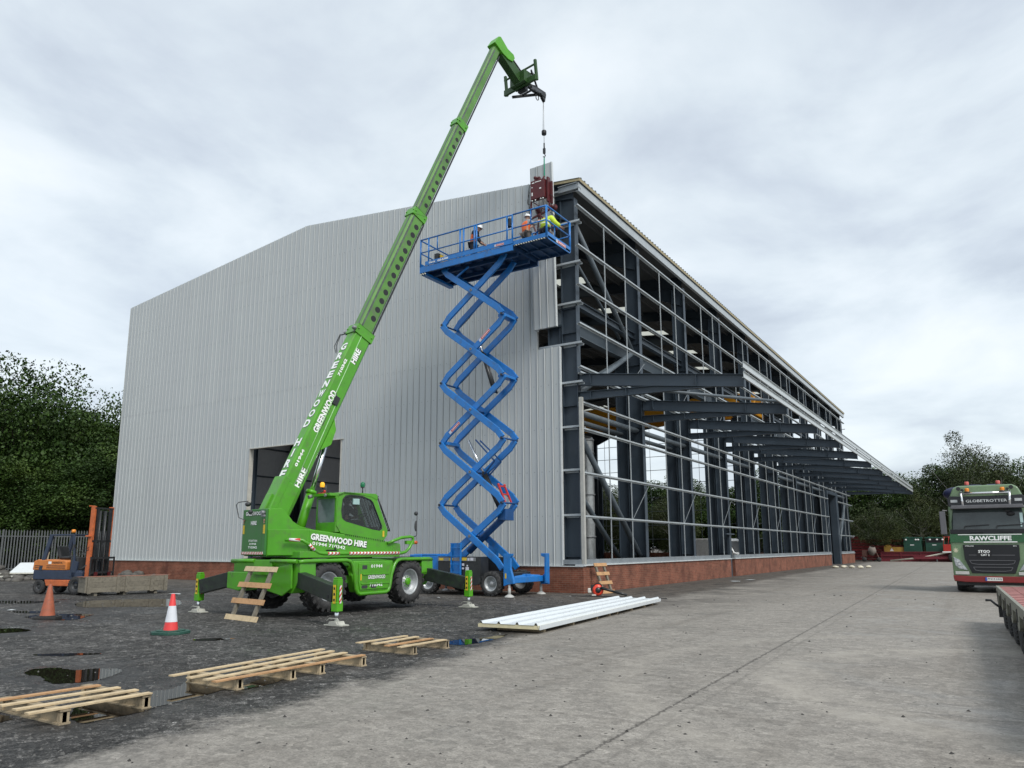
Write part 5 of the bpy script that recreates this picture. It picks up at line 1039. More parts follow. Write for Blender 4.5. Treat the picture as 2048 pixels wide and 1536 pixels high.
# ================================================================= PEOPLE (one continuous body each, clothing as skins over it)
SKIN = pm('skin', (.42, .24, .17), .55, var=.05); HIVO = pm('orange_hi_vis', (.85, .17, .04), .7, var=.12, scale=9); HIVY = pm('yellow_hi_vis', (.55, .72, .04), .65, var=.12, scale=9)
REFL = pm('reflective_tape', (.5, .52, .5), .35); NAVYC = pm('navy_cloth', (.010, .013, .022), .85, var=.3, scale=9); GREYC = pm('grey_work_trousers', (.11, .10, .09), .85, var=.3, scale=9); HATW = pm('white_hard_hat', (.75, .77, .78), .3, var=.03); HAIR = pm('dark_hair', (.015, .012, .01), .8)
def skinmesh(name, verts, edges, rad, mat, parent, sub=2):
    me = bpy.data.meshes.new(name); me.from_pydata(verts, edges, []); ob = bpy.data.objects.new(name, me); COL.objects.link(ob)
    md = ob.modifiers.new('s', 'SKIN'); sv = me.skin_vertices[0].data
    for i, r_ in enumerate(rad): sv[i].radius = (r_, r_) if not hasattr(r_, '__len__') else r_
    sv[0].use_root = True
    s2 = ob.modifiers.new('ss', 'SUBSURF'); s2.levels = sub; s2.render_levels = sub
    bpy.context.view_layer.update(); m2 = bpy.data.meshes.new_from_object(ob.evaluated_get(bpy.context.evaluated_depsgraph_get())); bpy.data.objects.remove(ob)
    for p in m2.polygons: p.use_smooth = True
    m2.materials.clear(); m2.materials.append(mat); o = bpy.data.objects.new(name, m2); COL.objects.link(o); o.parent = parent; return o
def person(label, loc, rz, J, top, topmat, trouser, hat=HATW, tape=True, sleeve=None, group=None, bulk=0):
    """J: joint dictionary in metres, x right of the body, y forward"""
    P = thing('person', label, 'person', loc, rz, group)
    names = [n for n in J if n != 'face']; vs = [J[n] for n in names]; ix = {n: i for i, n in enumerate(names)}
    rad0 = dict(pelvis=(.15, .11), waist=(.135, .10), chest=(.17, .115), neck0=(.07, .07), neck=.055, head0=.075, head=.088, crown=.07)
    E_ = [('pelvis', 'waist'), ('waist', 'chest'), ('chest', 'neck0'), ('neck0', 'neck'), ('neck', 'head0'), ('head0', 'head'), ('head', 'crown')]
    for s in 'lr': E_ += [('chest', s+'sh'), (s+'sh', s+'el'), (s+'el', s+'wr'), (s+'wr', s+'hand'), ('pelvis', s+'hip'), (s+'hip', s+'kn'), (s+'kn', s+'an'), (s+'an', s+'toe')]
    rr_ = dict(sh=.068, el=.048, wr=.034, hand=.035, hip=.095, kn=.066, an=.048, toe=.042)
    rad = [rad0.get(n, rr_.get(n[1:])) for n in names]
    body = skinmesh('body', vs, [(ix[a], ix[b]) for a, b in E_], rad, SKIN, P)
    def sub(nm, keys, edges, grow, mat, rmap={}): 
        k2 = {n: i for i, n in enumerate(keys)}; rr = []
        for n in keys:
            q = rmap.get(n, rad0.get(n, rr_.get(n[1:]))); rr.append(tuple(x+grow for x in q) if hasattr(q, '__len__') else q+grow)
        return skinmesh(nm, [J[n] for n in keys], [(k2[a], k2[b]) for a, b in edges], rr, mat, P)
    for s in 'lr': J[s+'cuff'] = tuple(Vector(J[s+'wr']).lerp(Vector(J[s+'el']), .12)); J[s+'hem'] = tuple(Vector(J[s+'an']).lerp(Vector(J[s+'kn']), .08))
    ke = ['pelvis', 'waist', 'chest', 'neck0']+[s+q for s in 'lr' for q in ('sh', 'el', 'cuff')]
    sub(top, ke, [('pelvis', 'waist'), ('waist', 'chest'), ('chest', 'neck0')]+[e for s in 'lr' for e in (('chest', s+'sh'), (s+'sh', s+'el'), (s+'el', s+'cuff'))], .022+bulk, sleeve or topmat, {'lcuff': .042, 'rcuff': .042})
    if sleeve: sub('vest', ['pelvis', 'waist', 'chest', 'lsh', 'rsh'], [('pelvis', 'waist'), ('waist', 'chest'), ('chest', 'lsh'), ('chest', 'rsh')], .034, topmat)
    sub('trousers', ['pelvis']+[s+q for s in 'lr' for q in ('hip', 'kn', 'hem')], [e for s in 'lr' for e in (('pelvis', s+'hip'), (s+'hip', s+'kn'), (s+'kn', s+'hem'))], .02, trouser, {'lhem': .055, 'rhem': .055})
    for s in 'lr':
        a = Vector(J[s+'an']); t_ = Vector(J[s+'toe']); m = MB(); m.sphere(a.lerp(t_, .55)+Vector((0, 0, .0)), .075, .75, 1.75, .7); m.tube(a+Vector((0, 0, .0)), a+Vector((0, 0, .12)), .062, 10); m.build('boot', BLACK, P)
        # hand: palm, four fingers and thumb
        h0 = Vector(J[s+'wr']); h1 = Vector(J[s+'hand']); d = (h1-h0).normalized(); sd_ = d.orthogonal().normalized(); nn_ = d.cross(sd_)
        m = MB(); m.obox(h0.lerp(h1, .75), d*.045, sd_*.040, nn_*.014)
        for i, L in enumerate((.065, .075, .07, .055)):
            b0 = h0.lerp(h1, .75)+d*.042+sd_*(-.03+i*.02); b1 = b0+d*L*.55+nn_*.012; b2 = b1+d*L*.35+nn_*.03; m.tube(b0, b1, .0095, 6, .009); m.tube(b1, b2, .009, 6, .007)
        m.tube(h0.lerp(h1, .6)-sd_*.035, h0.lerp(h1, .9)-sd_*.07+nn_*.02, .011, 6, .008); m.build('hand', SKIN, P)
    hd_ = Vector(J['head']); up = (Vector(J['crown'])-Vector(J['head0'])).normalized(); fw = Vector(J.get('face', (0, 1, 0))).normalized(); fw = (fw-up*fw.dot(up)).normalized(); sr = fw.cross(up)
    m = MB(); m.prism([(-.018, -.03), (0, .035), (.018, -.03)], hd_+fw*.088, sr, up, fw*.022); m.box(0, 0, 0, 0, 0, 0) if False else m.obox(hd_+fw*.088-up*.06, sr*.024, fw*.006, up*.005)
    for s in (-1, 1): m.sphere(hd_+sr*s*.09, .022, .5, 1, 1.3, 8, 6)
    m.build('face_features', SKIN, P)
    m = MB()
    for s in (-1, 1): m.sphere(hd_+fw*.088+sr*s*.03+up*.015, .010, 1, 1, .7, 8, 6)
    m.build('eyes', HAIR, P)
    if hat:
        n_ = 18; m = MB(); c = hd_+up*.045; pr = [(.118, 0), (.116, .04), (.10, .085), (.06, .115), (0, .125)]; m.lathe(pr, c, up, n_); m.lathe([(.118, 0), (.14, -.008), (.118, -.004)], c, up, n_); m.obox(c+fw*.13-up*.004, sr*.075, fw*.04, up*.006); m.obox(c+up*.09, sr*.012, fw*.09, up*.035); m.build('hard_hat', hat, P)
    else:
        m = MB(); m.sphere(hd_+up*.025-fw*.018, .103, 1, 1, 1.02, 14, 10); m.build('hair', HAIR, P)
    if tape:
        for f in (.35, .8):
            c = Vector(J['pelvis']).lerp(Vector(J['chest']), f); ax = (Vector(J['chest'])-Vector(J['pelvis'])).normalized(); m = MB(); a_ = Vector((1, 0, 0)); b2 = ax.cross(a_).normalized(); n_ = 20
            rx_ = .20+.015*f+bulk; ry_ = .165+bulk
            vs = [c+ax*dz+a_*rx_*math.cos(2*math.pi*i/n_)+b2*ry_*math.sin(2*math.pi*i/n_) for dz in (-.025, .025) for i in range(n_)]
            m.add(vs, [(i, (i+1) % n_, n_+(i+1) % n_, n_+i) for i in range(n_)], True); m.build('reflective_band', REFL, P)
    return P
def pose(**k):
    J = dict(pelvis=(0, 0, .95), waist=(0, .0, 1.12), chest=(0, 0, 1.34), neck0=(0, 0, 1.46), neck=(0, .01, 1.52), head0=(0, .02, 1.58), head=(0, .025, 1.64), crown=(0, .02, 1.71),
             lsh=(-.19, 0, 1.41), lel=(-.25, .02, 1.13), lwr=(-.23, .14, .92), lhand=(-.22, .18, .84), rsh=(.19, 0, 1.41), rel=(.25, .02, 1.13), rwr=(.23, .14, .92), rhand=(.22, .18, .84),
             lhip=(-.10, 0, .88), lkn=(-.11, .03, .50), lan=(-.11, 0, .09), ltoe=(-.12, .15, .05), rhip=(.10, 0, .88), rkn=(.11, .03, .50), ran=(.11, 0, .09), rtoe=(.12, .15, .05))
    J.update(k); return J
PLZ = PZ
# dark-clothed worker in orange vest standing mid deck, leaning right
person('worker in dark jacket and orange vest standing mid platform with one arm reaching down', (-3.62, -1.95, PLZ+.002), R(-75), pose(waist=(0, .02, 1.1), chest=(0, .10, 1.30), neck0=(0, .16, 1.41), neck=(0, .19, 1.46), head0=(0, .22, 1.50), head=(0, .25, 1.55), crown=(0, .26, 1.62),
       lsh=(-.18, .1, 1.37), lel=(-.22, .2, 1.10), lwr=(-.16, .42, .92), lhand=(-.14, .48, .86), rsh=(.18, .1, 1.37), rel=(.24, .20, 1.1), rwr=(.18, .42, .86), rhand=(.17, .5, .80), rtoe=(.14, .15, .05), face=(0, 1, -.4)), 'jacket', HIVO, NAVYC, sleeve=NAVYC, tape=False)
person('worker in orange vest and grey trousers with raised arms, left of the yellow jacket', (-1.28, -1.78, PLZ+.05), R(-20), pose(pelvis=(0, -.02, .86), lhip=(-.1, -.02, .80), rhip=(.1, -.02, .80), lkn=(-.12, .14, .45), rkn=(.12, .14, .45), waist=(0, 0, 1.02), chest=(0, .03, 1.23), neck0=(0, .05, 1.34), neck=(0, .06, 1.40), head0=(0, .08, 1.45), head=(0, .09, 1.50), crown=(0, .09, 1.57), lsh=(-.19, .03, 1.30), rsh=(.19, .03, 1.30),
       lel=(-.24, .2, 1.15), lwr=(-.18, .42, 1.30), lhand=(-.17, .5, 1.36), rel=(.27, .2, 1.18), rwr=(.25, .42, 1.36), rhand=(.24, .48, 1.43)), 'shirt', HIVO, GREYC, sleeve=pm('grey_shirt', (.3, .31, .33), .8), tape=False)
person('worker in yellow hi-vis jacket bending forward at the right end of the blue platform', (-.48, -1.72, PLZ+.05), R(-12), pose(pelvis=(0, -.05, .84), lhip=(-.11, -.05, .78), rhip=(.11, -.05, .78), lkn=(-.13, .12, .44), rkn=(.13, .12, .44), waist=(0, .03, 1.0), chest=(0, .14, 1.20), neck0=(0, .22, 1.30), neck=(0, .27, 1.33), head0=(-.02, .33, 1.33), head=(-.03, .38, 1.34), crown=(-.03, .43, 1.39),
       lsh=(-.22, .15, 1.27), lel=(-.32, .28, 1.08), lwr=(-.26, .5, 1.0), lhand=(-.25, .57, .98), rsh=(.22, .14, 1.27), rel=(.36, .2, 1.04), rwr=(.48, .36, .90), rhand=(.53, .41, .86), face=(0, .5, -1)), 'jacket', HIVY, NAVYC, tape=True, bulk=.035)
# crane operator in the cab, talking on a handset
cp = Matrix.Translation((-2.34, -9.93, 0)) @ T4 @ Vector((.46, -.22, 1.42))
person('driver in dark jumper seated in the green cab holding a handset', tuple(cp), R(-10), pose(pelvis=(0, -.08, .90), waist=(0, -.08, 1.05), chest=(0, -.03, 1.22), neck0=(0, 0, 1.32), neck=(0, .02, 1.36), head0=(0, .04, 1.40), head=(0, .05, 1.45), crown=(0, .04, 1.52), lsh=(-.19, -.03, 1.27), rsh=(.19, -.03, 1.27),
       lel=(-.22, .12, 1.02), lwr=(-.1, .32, 1.03), lhand=(-.08, .38, 1.05), rel=(.24, .18, 1.08), rwr=(.14, .20, 1.30), rhand=(.11, .17, 1.37), lhip=(-.1, .0, .86), rhip=(.1, .0, .86), lkn=(-.13, .40, .90), rkn=(.13, .40, .90), lan=(-.13, .5, .62), ran=(.13, .5, .62), ltoe=(-.13, .62, .59), rtoe=(.13, .62, .59)), 'jumper', NAVYC, NAVYC, hat=None, tape=False)
# ================================================================= PANEL BEING HUNG + VACUUM LIFTER
T = thing('hanging_cladding_panel', 'long grey cladding panel hanging upright above the open notch in the gable', 'cladding panel', (-1.34, -.26, 10.12))
m = MB(); m.M = Matrix.Translation((0, 0, 0)) @ Matrix.Rotation(R(-1.0), 4, 'Y')
clad_strip(m, -.51, .51, lambda x: 0, lambda x: 6.93+.10*(.5-x)*0, 0); m.add([(-.51, .10, 0), (.51, .10, 0), (.51, .10, 6.93), (-.51, .10, 6.93)], [(0, 1, 2, 3)])
m.add([(.51, -.036, 0), (.51, .10, 0), (.51, .10, 6.93), (.51, -.036, 6.93)], [(0, 1, 2, 3)]); m.add([(-.51, -.0, 0), (-.51, .10, 0), (-.51, .10, 6.93), (-.51, 0, 6.93)], [(0, 1, 2, 3)]); m.add([(-.51, 0, 6.93), (.51, 0, 6.93), (.51, .1, 6.93), (-.51, .1, 6.93)], [(0, 1, 2, 3)]); m.add([(-.51, 0, 0), (.51, 0, 0), (.51, .1, 0), (-.51, .1, 0)], [(0, 1, 2, 3)])
m.build('panel_skin', CLAD, T, recalc=False); m = MB(); m.M = Matrix.Rotation(R(-1.0), 4, 'Y'); m.box(.511, .516, -.02, .102, .0, 6.93); m.build('pale_edge', WHITEP, T)
T = thing('vacuum_lifter', 'dark red suction lifter with hoses clamped to the hanging cladding panel', 'lifting tool', (-1.2, -.62, 14.2))
hx, hy = HKW; LX, LY = hx+1.2, hy+.62
m = MB(); m.box(-.42, .22, -.22, .0, 1.12, 1.92); m.build('control_case', REDD, T, bev=.02)
m = MB(); m.box(.25, .33, -.1, .08, .95, 2.0); m.box(.34, .42, .05, .14, .9, 1.85); m.box(-.3, -.05, -.12, .0, 1.92, 2.1); m.tube((-.3, -.1, 2.12), (-.12, -.1, 2.02), .06, 10); m.beam((0, -.05, 1.92), (LX, LY, 2.12), .06, .06); m.build('side_beam', REDD, T, bev=.01)
m = MB(); m.beam((-.45, -.15, .35), (.35, -.02, .62), .07, .07); m.beam((-.45, -.15, .35), (-.42, -.15, 1.1), .06, .06); m.beam((.35, 0, .62), (.3, 0, 1.1), .06, .06); m.beam((-.45, -.15, .35), (-.2, .1, -.55), .05, .06); m.beam((-.05, -.1, .45), (.42, .1, -.15), .05, .06); m.beam((-.05, -.1, .45), (.0, .05, -1.1), .045, .05); m.beam((-.1, -.1, .48), (-.3, .1, -.2), .05, .06); m.beam((-.4, -.1, 1.1), (.3, -.1, .5), .04, .04); m.build('spreader_frame', REDD, T, bev=.008)
m = MB()
for x, z in ((-.32, -.28), (.42, -.1), (.42, .75), (-.28, .8), (-.1, -1.1)): m.lathe([(.0, -.08), (.06, -.08), (.07, .02), (.15, .10), (.15, .14)], (x, .08, z), (0, 1, 0), 14)
m.build('suction_cup', REDD, T)
m = MB()
for a, b_, c_ in (((-.44, -.2, 1.8), (-.62, -.22, 1.3), (-.45, -.2, .7)), ((-.45, -.2, 1.5), (-.7, -.2, .9), (-.42, -.2, .95)), ((.3, 0, 1.3), (.68, .0, 1.1), (.5, .05, .6)), ((.35, .0, .5), (.7, .0, .3), (.55, .05, -.3)), ((-.3, -.2, 1.1), (-.2, -.3, .6), (-.1, -.2, .4)), ((.1, -.2, 1.1), (.25, -.3, .7), (.2, -.1, .5)), ((.0, -.2, 1.1), (0, -.3, .7), (.1, -.2, .4)), ((.4, .05, -.1), (.6, 0, -.5), (.5, .05, -.8))):
    P_ = [Vector(a).lerp(Vector(b_), t) .lerp(Vector(b_).lerp(Vector(c_), t), t) for t in (0, .17, .33, .5, .67, .83, 1)]; m.path(P_, .014, 6)
m.build('hose', BLACK, T)
m = MB()
for x, z, w_, h_ in ((-.34, 1.8, .10, .04), (-.2, 1.82, .28, .03), (-.36, 1.62, .04, .04), (-.36, 1.28, .05, .14), (.0, 1.5, .08, .05)): m.box(x, x+w_, -.224, -.221, z, z+h_)
m.build_each('label_plate', WHITE, T)
for x in (-.35, -.2, .05, .15): MB().sphere((x, -.2, 1.08), .03).build('dial', WHITE, T)
m = MB(); m.beam((LX, LY, 2.12), (LX, LY, 2.95), .05, .012, (1, 0, 0)); m.path([(LX-.03, LY, 2.15), (LX-.02, LY, 2.9)], .012, 5); m.build('green_sling', pm('green_webbing', (.01, .28, .16), .7), T)
m = MB(); m.tube((.1, -.1, .3), (.0, -.2, -1.25), .02, 6); m.build('red_tail_rope', RED, T)
# ================================================================= LORRY
TG = pm('lorry_sage_green', (.16, .25, .13), .28, var=.06, coat=.5); TGD = pm('lorry_dark_green', (.010, .09, .025), .25, var=.1, coat=.5); TBK = pm('lorry_black_grille', (.008, .009, .012), .45, var=.2); TGR = pm('lorry_grey_trim', (.12, .12, .13), .4); TRED = pm('lorry_red_bumper', (.20, .014, .014), .35, coat=.3); SILV = pm('polished_bar', (.75, .76, .77), .15, metal=.9, var=.03)
K = thing('lorry', 'green articulated lorry tractor unit facing the camera, beacons on its roof bar', 'lorry', (12.55, 7.75, 0), R(0))
m = MB(); fr = [(-1.25, .38), (1.25, .38), (1.25, 2.3), (1.22, 3.05), (1.16, 3.45), (1.02, 3.80), (.85, 3.90), (-.85, 3.90), (-1.02, 3.80), (-1.16, 3.45), (-1.22, 3.05), (-1.25, 2.3)]
m.prism(fr, (0, .22, 0), (1, 0, 0), (0, 0, 1), (0, 2.1, 0)); m.prism([(-1.25, .5), (1.25, .5), (1.25, 2.28), (-1.25, 2.28)], (0, .04, 0), (1, 0, 0), (0, 0, 1), (0, .18, 0))
cabb = m.build('cab_shell', TG, K, bev=.05)
m = MB(); m.prism([(-1.2, 3.14), (-1.22, 3.42), (-1.12, 3.52), (-.82, 3.50), (.82, 3.50), (1.12, 3.52), (1.22, 3.42), (1.2, 3.14)], (0, .17, 0), (1, 0, 0), (0, 0, 1), (0, .05, 0)); hb = m.build('header_panel', pm('lorry_black_header', (.02, .022, .026), .3), K, bev=.015)
text('GLOBETROTTER', (-.62, .168, 3.27), (1, 0, 0), (0, 0, 1), .10, WHITE, hb, width=1.28, bold=.01)
m = MB()
for s in (-1, 1): m.box(s*1.0-.11, s*1.0+.11, .16, .17, 3.28, 3.38)
m.build_each('marker_light', pm('clear_lens', (.5, .52, .52), .2), hb)
m = MB(); m.prism([(-1.16, 3.03), (1.16, 3.03), (1.1, 3.16), (-1.1, 3.16)], (0, -.12, 0), (1, 0, 0), (0, 0, 1), (0, .3, 0)); m.build('sun_visor', TGR, K, bev=.02)
m = MB(); m.add([(-1.12, .035, 2.28), (1.12, .035, 2.28), (1.06, .21, 3.08), (-1.06, .21, 3.08)], [(0, 1, 2, 3)]); m.add([(-1.12, .035, 2.28), (-1.06, .21, 3.08), (-1.22, .55, 3.05), (-1.255, .5, 2.3)], [(0, 1, 2, 3)]); m.add([(1.12, .035, 2.28), (1.06, .21, 3.08), (1.22, .55, 3.05), (1.255, .5, 2.3)], [(0, 1, 2, 3)]); ws = m.build('windscreen', pm('lorry_dark_glass', (.045, .058, .06), .06, var=.4, scale=1.2), K, recalc=False)
m = MB()
for x in (-.75, .25): m.beam((x, .02, 2.32), (x+.02, .03, 2.40), .02, .02); m.beam((x+.02, .03, 2.40), (x+.78, .05, 2.44), .02, .025)
m.sphere((.72, .12, 2.83), .10, 1.3, .4, .8); m.box(.55, .7, .12, .14, 2.9, 2.96); m.build('wiper', BLACKL, ws)
m = MB(); m.box(.98, 1.07, .06, .075, 2.5, 2.85); m.tube((1.0, .04, 2.45), (1.0, .055, 2.45), .03, 12); m.tube((1.0, .03, 2.38), (1.0, .05, 2.38), .03, 12); m.build('windscreen_sticker', pm('pale_notice2', (.4, .55, .55), .5), ws)
m = MB(); m.box(-1.22, 1.22, -.01, .05, 2.12, 2.28); m.box(-.55, -.15, -.03, 0, 2.17, 2.21); m.box(.35, .75, -.03, 0, 2.17, 2.21); m.build('scuttle', TBK, K, bev=.01)
m = MB(); m.prism([(-1.25, 2.11), (1.25, 2.11), (1.25, 1.80), (-1.25, 1.80)], (0, .0, 0), (1, 0, 0), (0, 0, 1), (0, .05, 0)); nb = m.build('name_band', TGD, K, bev=.01)
text('RAWCLIFFE', (-.62, -.002, 1.87), (1, 0, 0), (0, 0, 1), .17, WHITE, nb, width=1.28, bold=.04, shadow=(.04, -.08))
m = MB(); m.box(-.98, .98, -.012, .0, 2.075, 2.10); m.box(-.82, .82, -.012, .0, 1.80, 1.835); m.build('silver_strip', WHITE, nb)
m = MB(); m.prism([(-.86, 1.72), (.86, 1.72), (.84, 1.2), (.66, .70), (-.66, .70), (-.84, 1.2)], (0, -.03, 0), (1, 0, 0), (0, 0, 1), (0, .06, 0)); gr = m.build('grille', TBK, K, bev=.015)
m = MB()
for z0, z1, a in ((1.02, 1.16, .70), (.78, .92, .60)):
    pts = [(-a, -.045, z1), (a, -.045, z1), (a-.06, -.045, z0+.03), (a-.25, -.045, z0), (-a+.25, -.045, z0), (-a+.06, -.045, z0+.03), (-a, -.045, z1)]
    for p, q in zip(pts[:-1], pts[1:]): m.beam(p, q, .02, .014, (0, 1, 0))
m.box(-.7, .7, -.035, -.031, 1.34, 1.36); m.build('grille_frame', TGR, gr)
text('VOLVO', (-.80, -.036, 1.655), (1, 0, 0), (0, 0, 1), .04, WHITE, gr, width=.28, bold=.02); text('FH', (.68, -.036, 1.655), (1, 0, 0), (0, 0, 1), .035, WHITE, gr, width=.09)
m = MB(); m.box(-.45, .0, -.05, -.036, 1.30, 1.56); pl = m.build('notice_plate', BLACKL, gr)
text('STGO', (-.40, -.052, 1.43), (1, 0, 0), (0, 0, 1), .10, WHITE, pl, width=.36, bold=.03); text('CAT 2', (-.33, -.052, 1.32), (1, 0, 0), (0, 0, 1), .075, WHITE, pl, width=.27, bold=.03)
m = MB(); m.prism([(-1.26, .62), (-.72, .60), (.72, .60), (1.26, .62), (1.24, .42), (.9, .38), (-.9, .38), (-1.24, .42)], (0, -.06, 0), (1, 0, 0), (0, 0, 1), (0, .2, 0)); bp_ = m.build('bumper', TRED, K, bev=.02)
m = MB(); m.box(-.27, .25, -.075, -.062, .44, .56); m.build('number_plate', pm('plate_white', (.75, .76, .72), .4), bp_); m = MB(); m.box(-.27, -.22, -.078, -.0755, .44, .56); m.build('plate_band', pm('plate_blue', (.01, .08, .45), .4), bp_)
text('PN19 HVJ', (-.20, -.078, .465), (1, 0, 0), (0, 0, 1), .07, BLACKL, bp_, width=.42, bold=.02)
for s in (-1, 1):
    m = MB(); m.prism([(s*1.20, 1.28), (s*1.02, 1.18), (s*.78, .80), (s*1.05, .86), (s*1.16, .98)], (0, -.02, 0), (1, 0, 0), (0, 0, 1), (0, .06, 0)); hl = m.build('headlight', pm('headlamp_clear', (.45, .48, .50), .12, metal=.4, var=.4, scale=12), K, bev=.01)
    m = MB()
    for x, z in ((1.08, 1.12), (1.03, 1.02), (.98, .92)): m.tube((s*x, -.025, z), (s*x, -.03, z), .04, 14)
    m.build('lamp_reflector', SILV, hl)
    m = MB(); m.box(min(s*1.18, s*.75), max(s*1.18, s*.75), -.07, .0, .65, .76); m.build('fog_lamp', pm('fog_lens', (.5, .5, .48), .2), K, bev=.01)
    m = MB(); q = .10
    for i in range(8): a = i*math.pi/4; m.obox((s*1.10+.05*math.cos(a), .0395-.004, 1.52+.06*math.sin(a)), (.028*math.cos(a), 0, .028*math.sin(a)), (0, .002, 0), (-.014*math.sin(a), 0, .014*math.cos(a)))
    m.tube((s*1.10, .034, 1.52), (s*1.10, .038, 1.52), .035, 10); m.build('cream_rosette', pm('cream_emblem', (.62, .60, .42), .5), K)
    # mirrors
    m = MB(); m.box(s*1.42-.1, s*1.42+.1, -.02, .14, 2.1, 2.95); m.beam((s*1.25, .2, 2.98), (s*1.42, .1, 3.0), .04, .04); m.beam((s*1.25, .2, 2.05), (s*1.42, .1, 2.08), .04, .04); m.build('door_mirror', TGR, K, bev=.03)
    wheel(K, (s*1.05, 1.25, .52), (s, 0, 0), .52, .32, .29, 26, hub=GREYM, lugh=.012); wheel(K, (s*1.0, 4.6, .52), (s, 0, 0), .52, .55, .29, 26, hub=GREYM, lugh=.012)
m = MB(); m.box(-1.15, 1.15, .25, 2.3, .25, .6); m.box(-.5, .5, 2.2, 6.0, .6, .95); m.box(-1.2, -.6, 2.4, 3.9, .35, 1.0); m.box(.6, 1.2, 2.4, 3.9, .35, 1.0); m.build('lorry_frame', BLACK, K)
# roof light bar
m = MB(); 
for s in (-1, 1): m.path([(s*.72, -.02, 3.08), (s*.74, -.02, 3.4), (s*.76, .10, 3.62), (s*.72, .2, 3.70)], .045, 8)
m.path([(-.76, .08, 3.60), (.76, .08, 3.60)], .045, 8); lb = m.build('light_bar', SILV, K)
m = MB(); m.add([(-.66, .21, 3.62), (.66, .21, 3.62), (.66, .32, 3.86), (-.66, .32, 3.86)], [(0, 1, 2, 3)]); m.build('roof_hatch_glass', pm('tinted_roof', (.10, .09, .11), .15), K, recalc=False)
for x, y, z, mt in ((-.55, .08, 3.66, AMBER), (.55, .08, 3.66, AMBER), (-.55, .9, 3.96, RED), (.45, .9, 3.96, RED)):
    m = MB(); m.lathe([(.09, 0), (.09, .03), (.05, .05)], (x, y, z-.03)); b_ = m.build('beacon', BLACK, K); m = MB(); m.lathe([(.07, .04), (.075, .13), (.06, .16), (0, .165)], (x, y, z-.03)); m.build('beacon_lens', pm('amber_lens', (.75, .25, .02), .25) if mt is AMBER else pm('pink_red_lens', (.6, .12, .10), .3), b_)
m = MB()
for s in (-1, 1): m.tube((s*.82, .0, 3.78), (s*.82, .12, 3.78), .07, 12); m.tube((s*.70, .02, 3.72), (s*.70, .1, 3.72), .05, 10)
m.build('horn', BLACK, K)
m = MB(); m.sphere((-.95, 2.6, 3.75), .5, 1.0, .8, .55); m.sphere((-.35, 2.6, 3.95), .35, 1.4, .8, .4); m.sphere((.25, 2.6, 3.95), .35, 1, .8, .4); m.build('covered_load', pm('dark_blue_sheet', (.015, .02, .07), .5, var=.5, scale=5), K)
# ================================================================= LOW LOADER TRAILER (right foreground)
T = thing('flatbed_trailer', 'low flatbed trailer with worn red timber deck and black wheels at the right edge', 'trailer', (12.60, -5.2, 0), R(2.3))
DECK = wood('worn_red_deck', (.40, .17, .15), .35); TRM = pm('pale_trailer_frame', (.22, .22, .18), .6, var=.3, dirt=(.1, .09, .07))
m = MB()
for i in range(12): m.box(.06+i*.215, .06+i*.215+.205, -12.5, -.02, .76, .80)
m.build('deck', DECK, T); m = MB()
for i in range(26): m.box(.05, 2.65, -.3-i*.48, -.26-i*.48, .800, .806)
m.build('deck_strip', REDD, T)
m = MB(); m.box(0, .055, -12.5, 0, .66, .81); m.box(2.6, 2.66, -12.5, 0, .66, .81); m.box(0, 2.66, -.02, .04, .60, .82); m.box(.5, .7, -12.5, -.1, .4, .75); m.box(1.9, 2.1, -12.5, -.1, .4, .75)
for i in range(9):   # side pockets between the wheel arches
    y = -.35-i*1.42
    m.prism([(y+.34, .66), (y-.34, .66), (y-.22, .48), (y-.05, .42), (y+.1, .42), (y+.26, .5)], (.0, 0, 0), (0, 1, 0), (0, 0, 1), (.05, 0, 0))
m.build('trailer_frame', TRM, T, bev=.005)
m = MB()
for i in range(9): y = -.35-i*1.42; m.box(-.006, .0, y-.06, y+.02, .55, .74); m.box(-.006, 0, y+.12, y+.16, .5, .72)
m.build('lashing_slot', BLACKL, T)
for i in range(4):
    for s, x in ((-1, .25), (1, 2.4)): wheel(T, (x, -1.05-i*1.42, .375), (s, 0, 0), .375, .42, .23, 24, hub=GREYM, lugh=.01)
m = MB(); m.box(-.01, .25, -.34, -.32, .18, .6); m.build('mudflap', RUB, T); m = MB(); m.box(.02, .25, .041, .06, .28, .60); m.build('lamp_board', TRED, T, bev=.01); m = MB(); m.path([(.05, .02, .35), (-.04, .05, .42), (-.12, .08, .50), (-.22, .08, .50)], .025, 8); m.build('guide_arm', BLACK, T)
# ================================================================= FORKLIFT
FA = R(15)
T = thing('forklift', 'old orange and navy forklift truck with its tall mast beside a timber crate', 'forklift', (-15.95, -9.91, 0), FA)
# local: +x forward, y left ; camera sees the right side (-y)
m = MB(); m.prism([(-1.28, .52), (.9, .52), (.95, .72), (.9, .86), (-1.28, .86)], (0, -.52, 0), (1, 0, 0), (0, 0, 1), (0, 1.04, 0)); m.box(.5, 1.0, -.53, .53, .4, .82); m.build('chassis', NAVY, T, bev=.03)
m = MB(); m.prism([(-.6, .30), (.45, .30), (.6, .52), (-.7, .52)], (0, -.54, 0), (1, 0, 0), (0, 0, 1), (0, 1.08, 0)); m.build('lower_panel', ORM, T, bev=.02)
m = MB(); m.prism([(-1.32, .86), (.28, .86), (.28, 1.16), (.12, 1.22), (-1.1, 1.24), (-1.28, 1.18)], (0, -.53, 0), (1, 0, 0), (0, 0, 1), (0, 1.06, 0)); eh = m.build('engine_cover', ORANGE, T, bev=.03)
m = MB()
for z in (.93, 1.0): m.box(-1.22, -.85, -.535, -.531, z, z+.025); m.box(-.66, .22, -.535, -.531, z, z+.025)
m.build('cover_groove', BLACKL, eh)
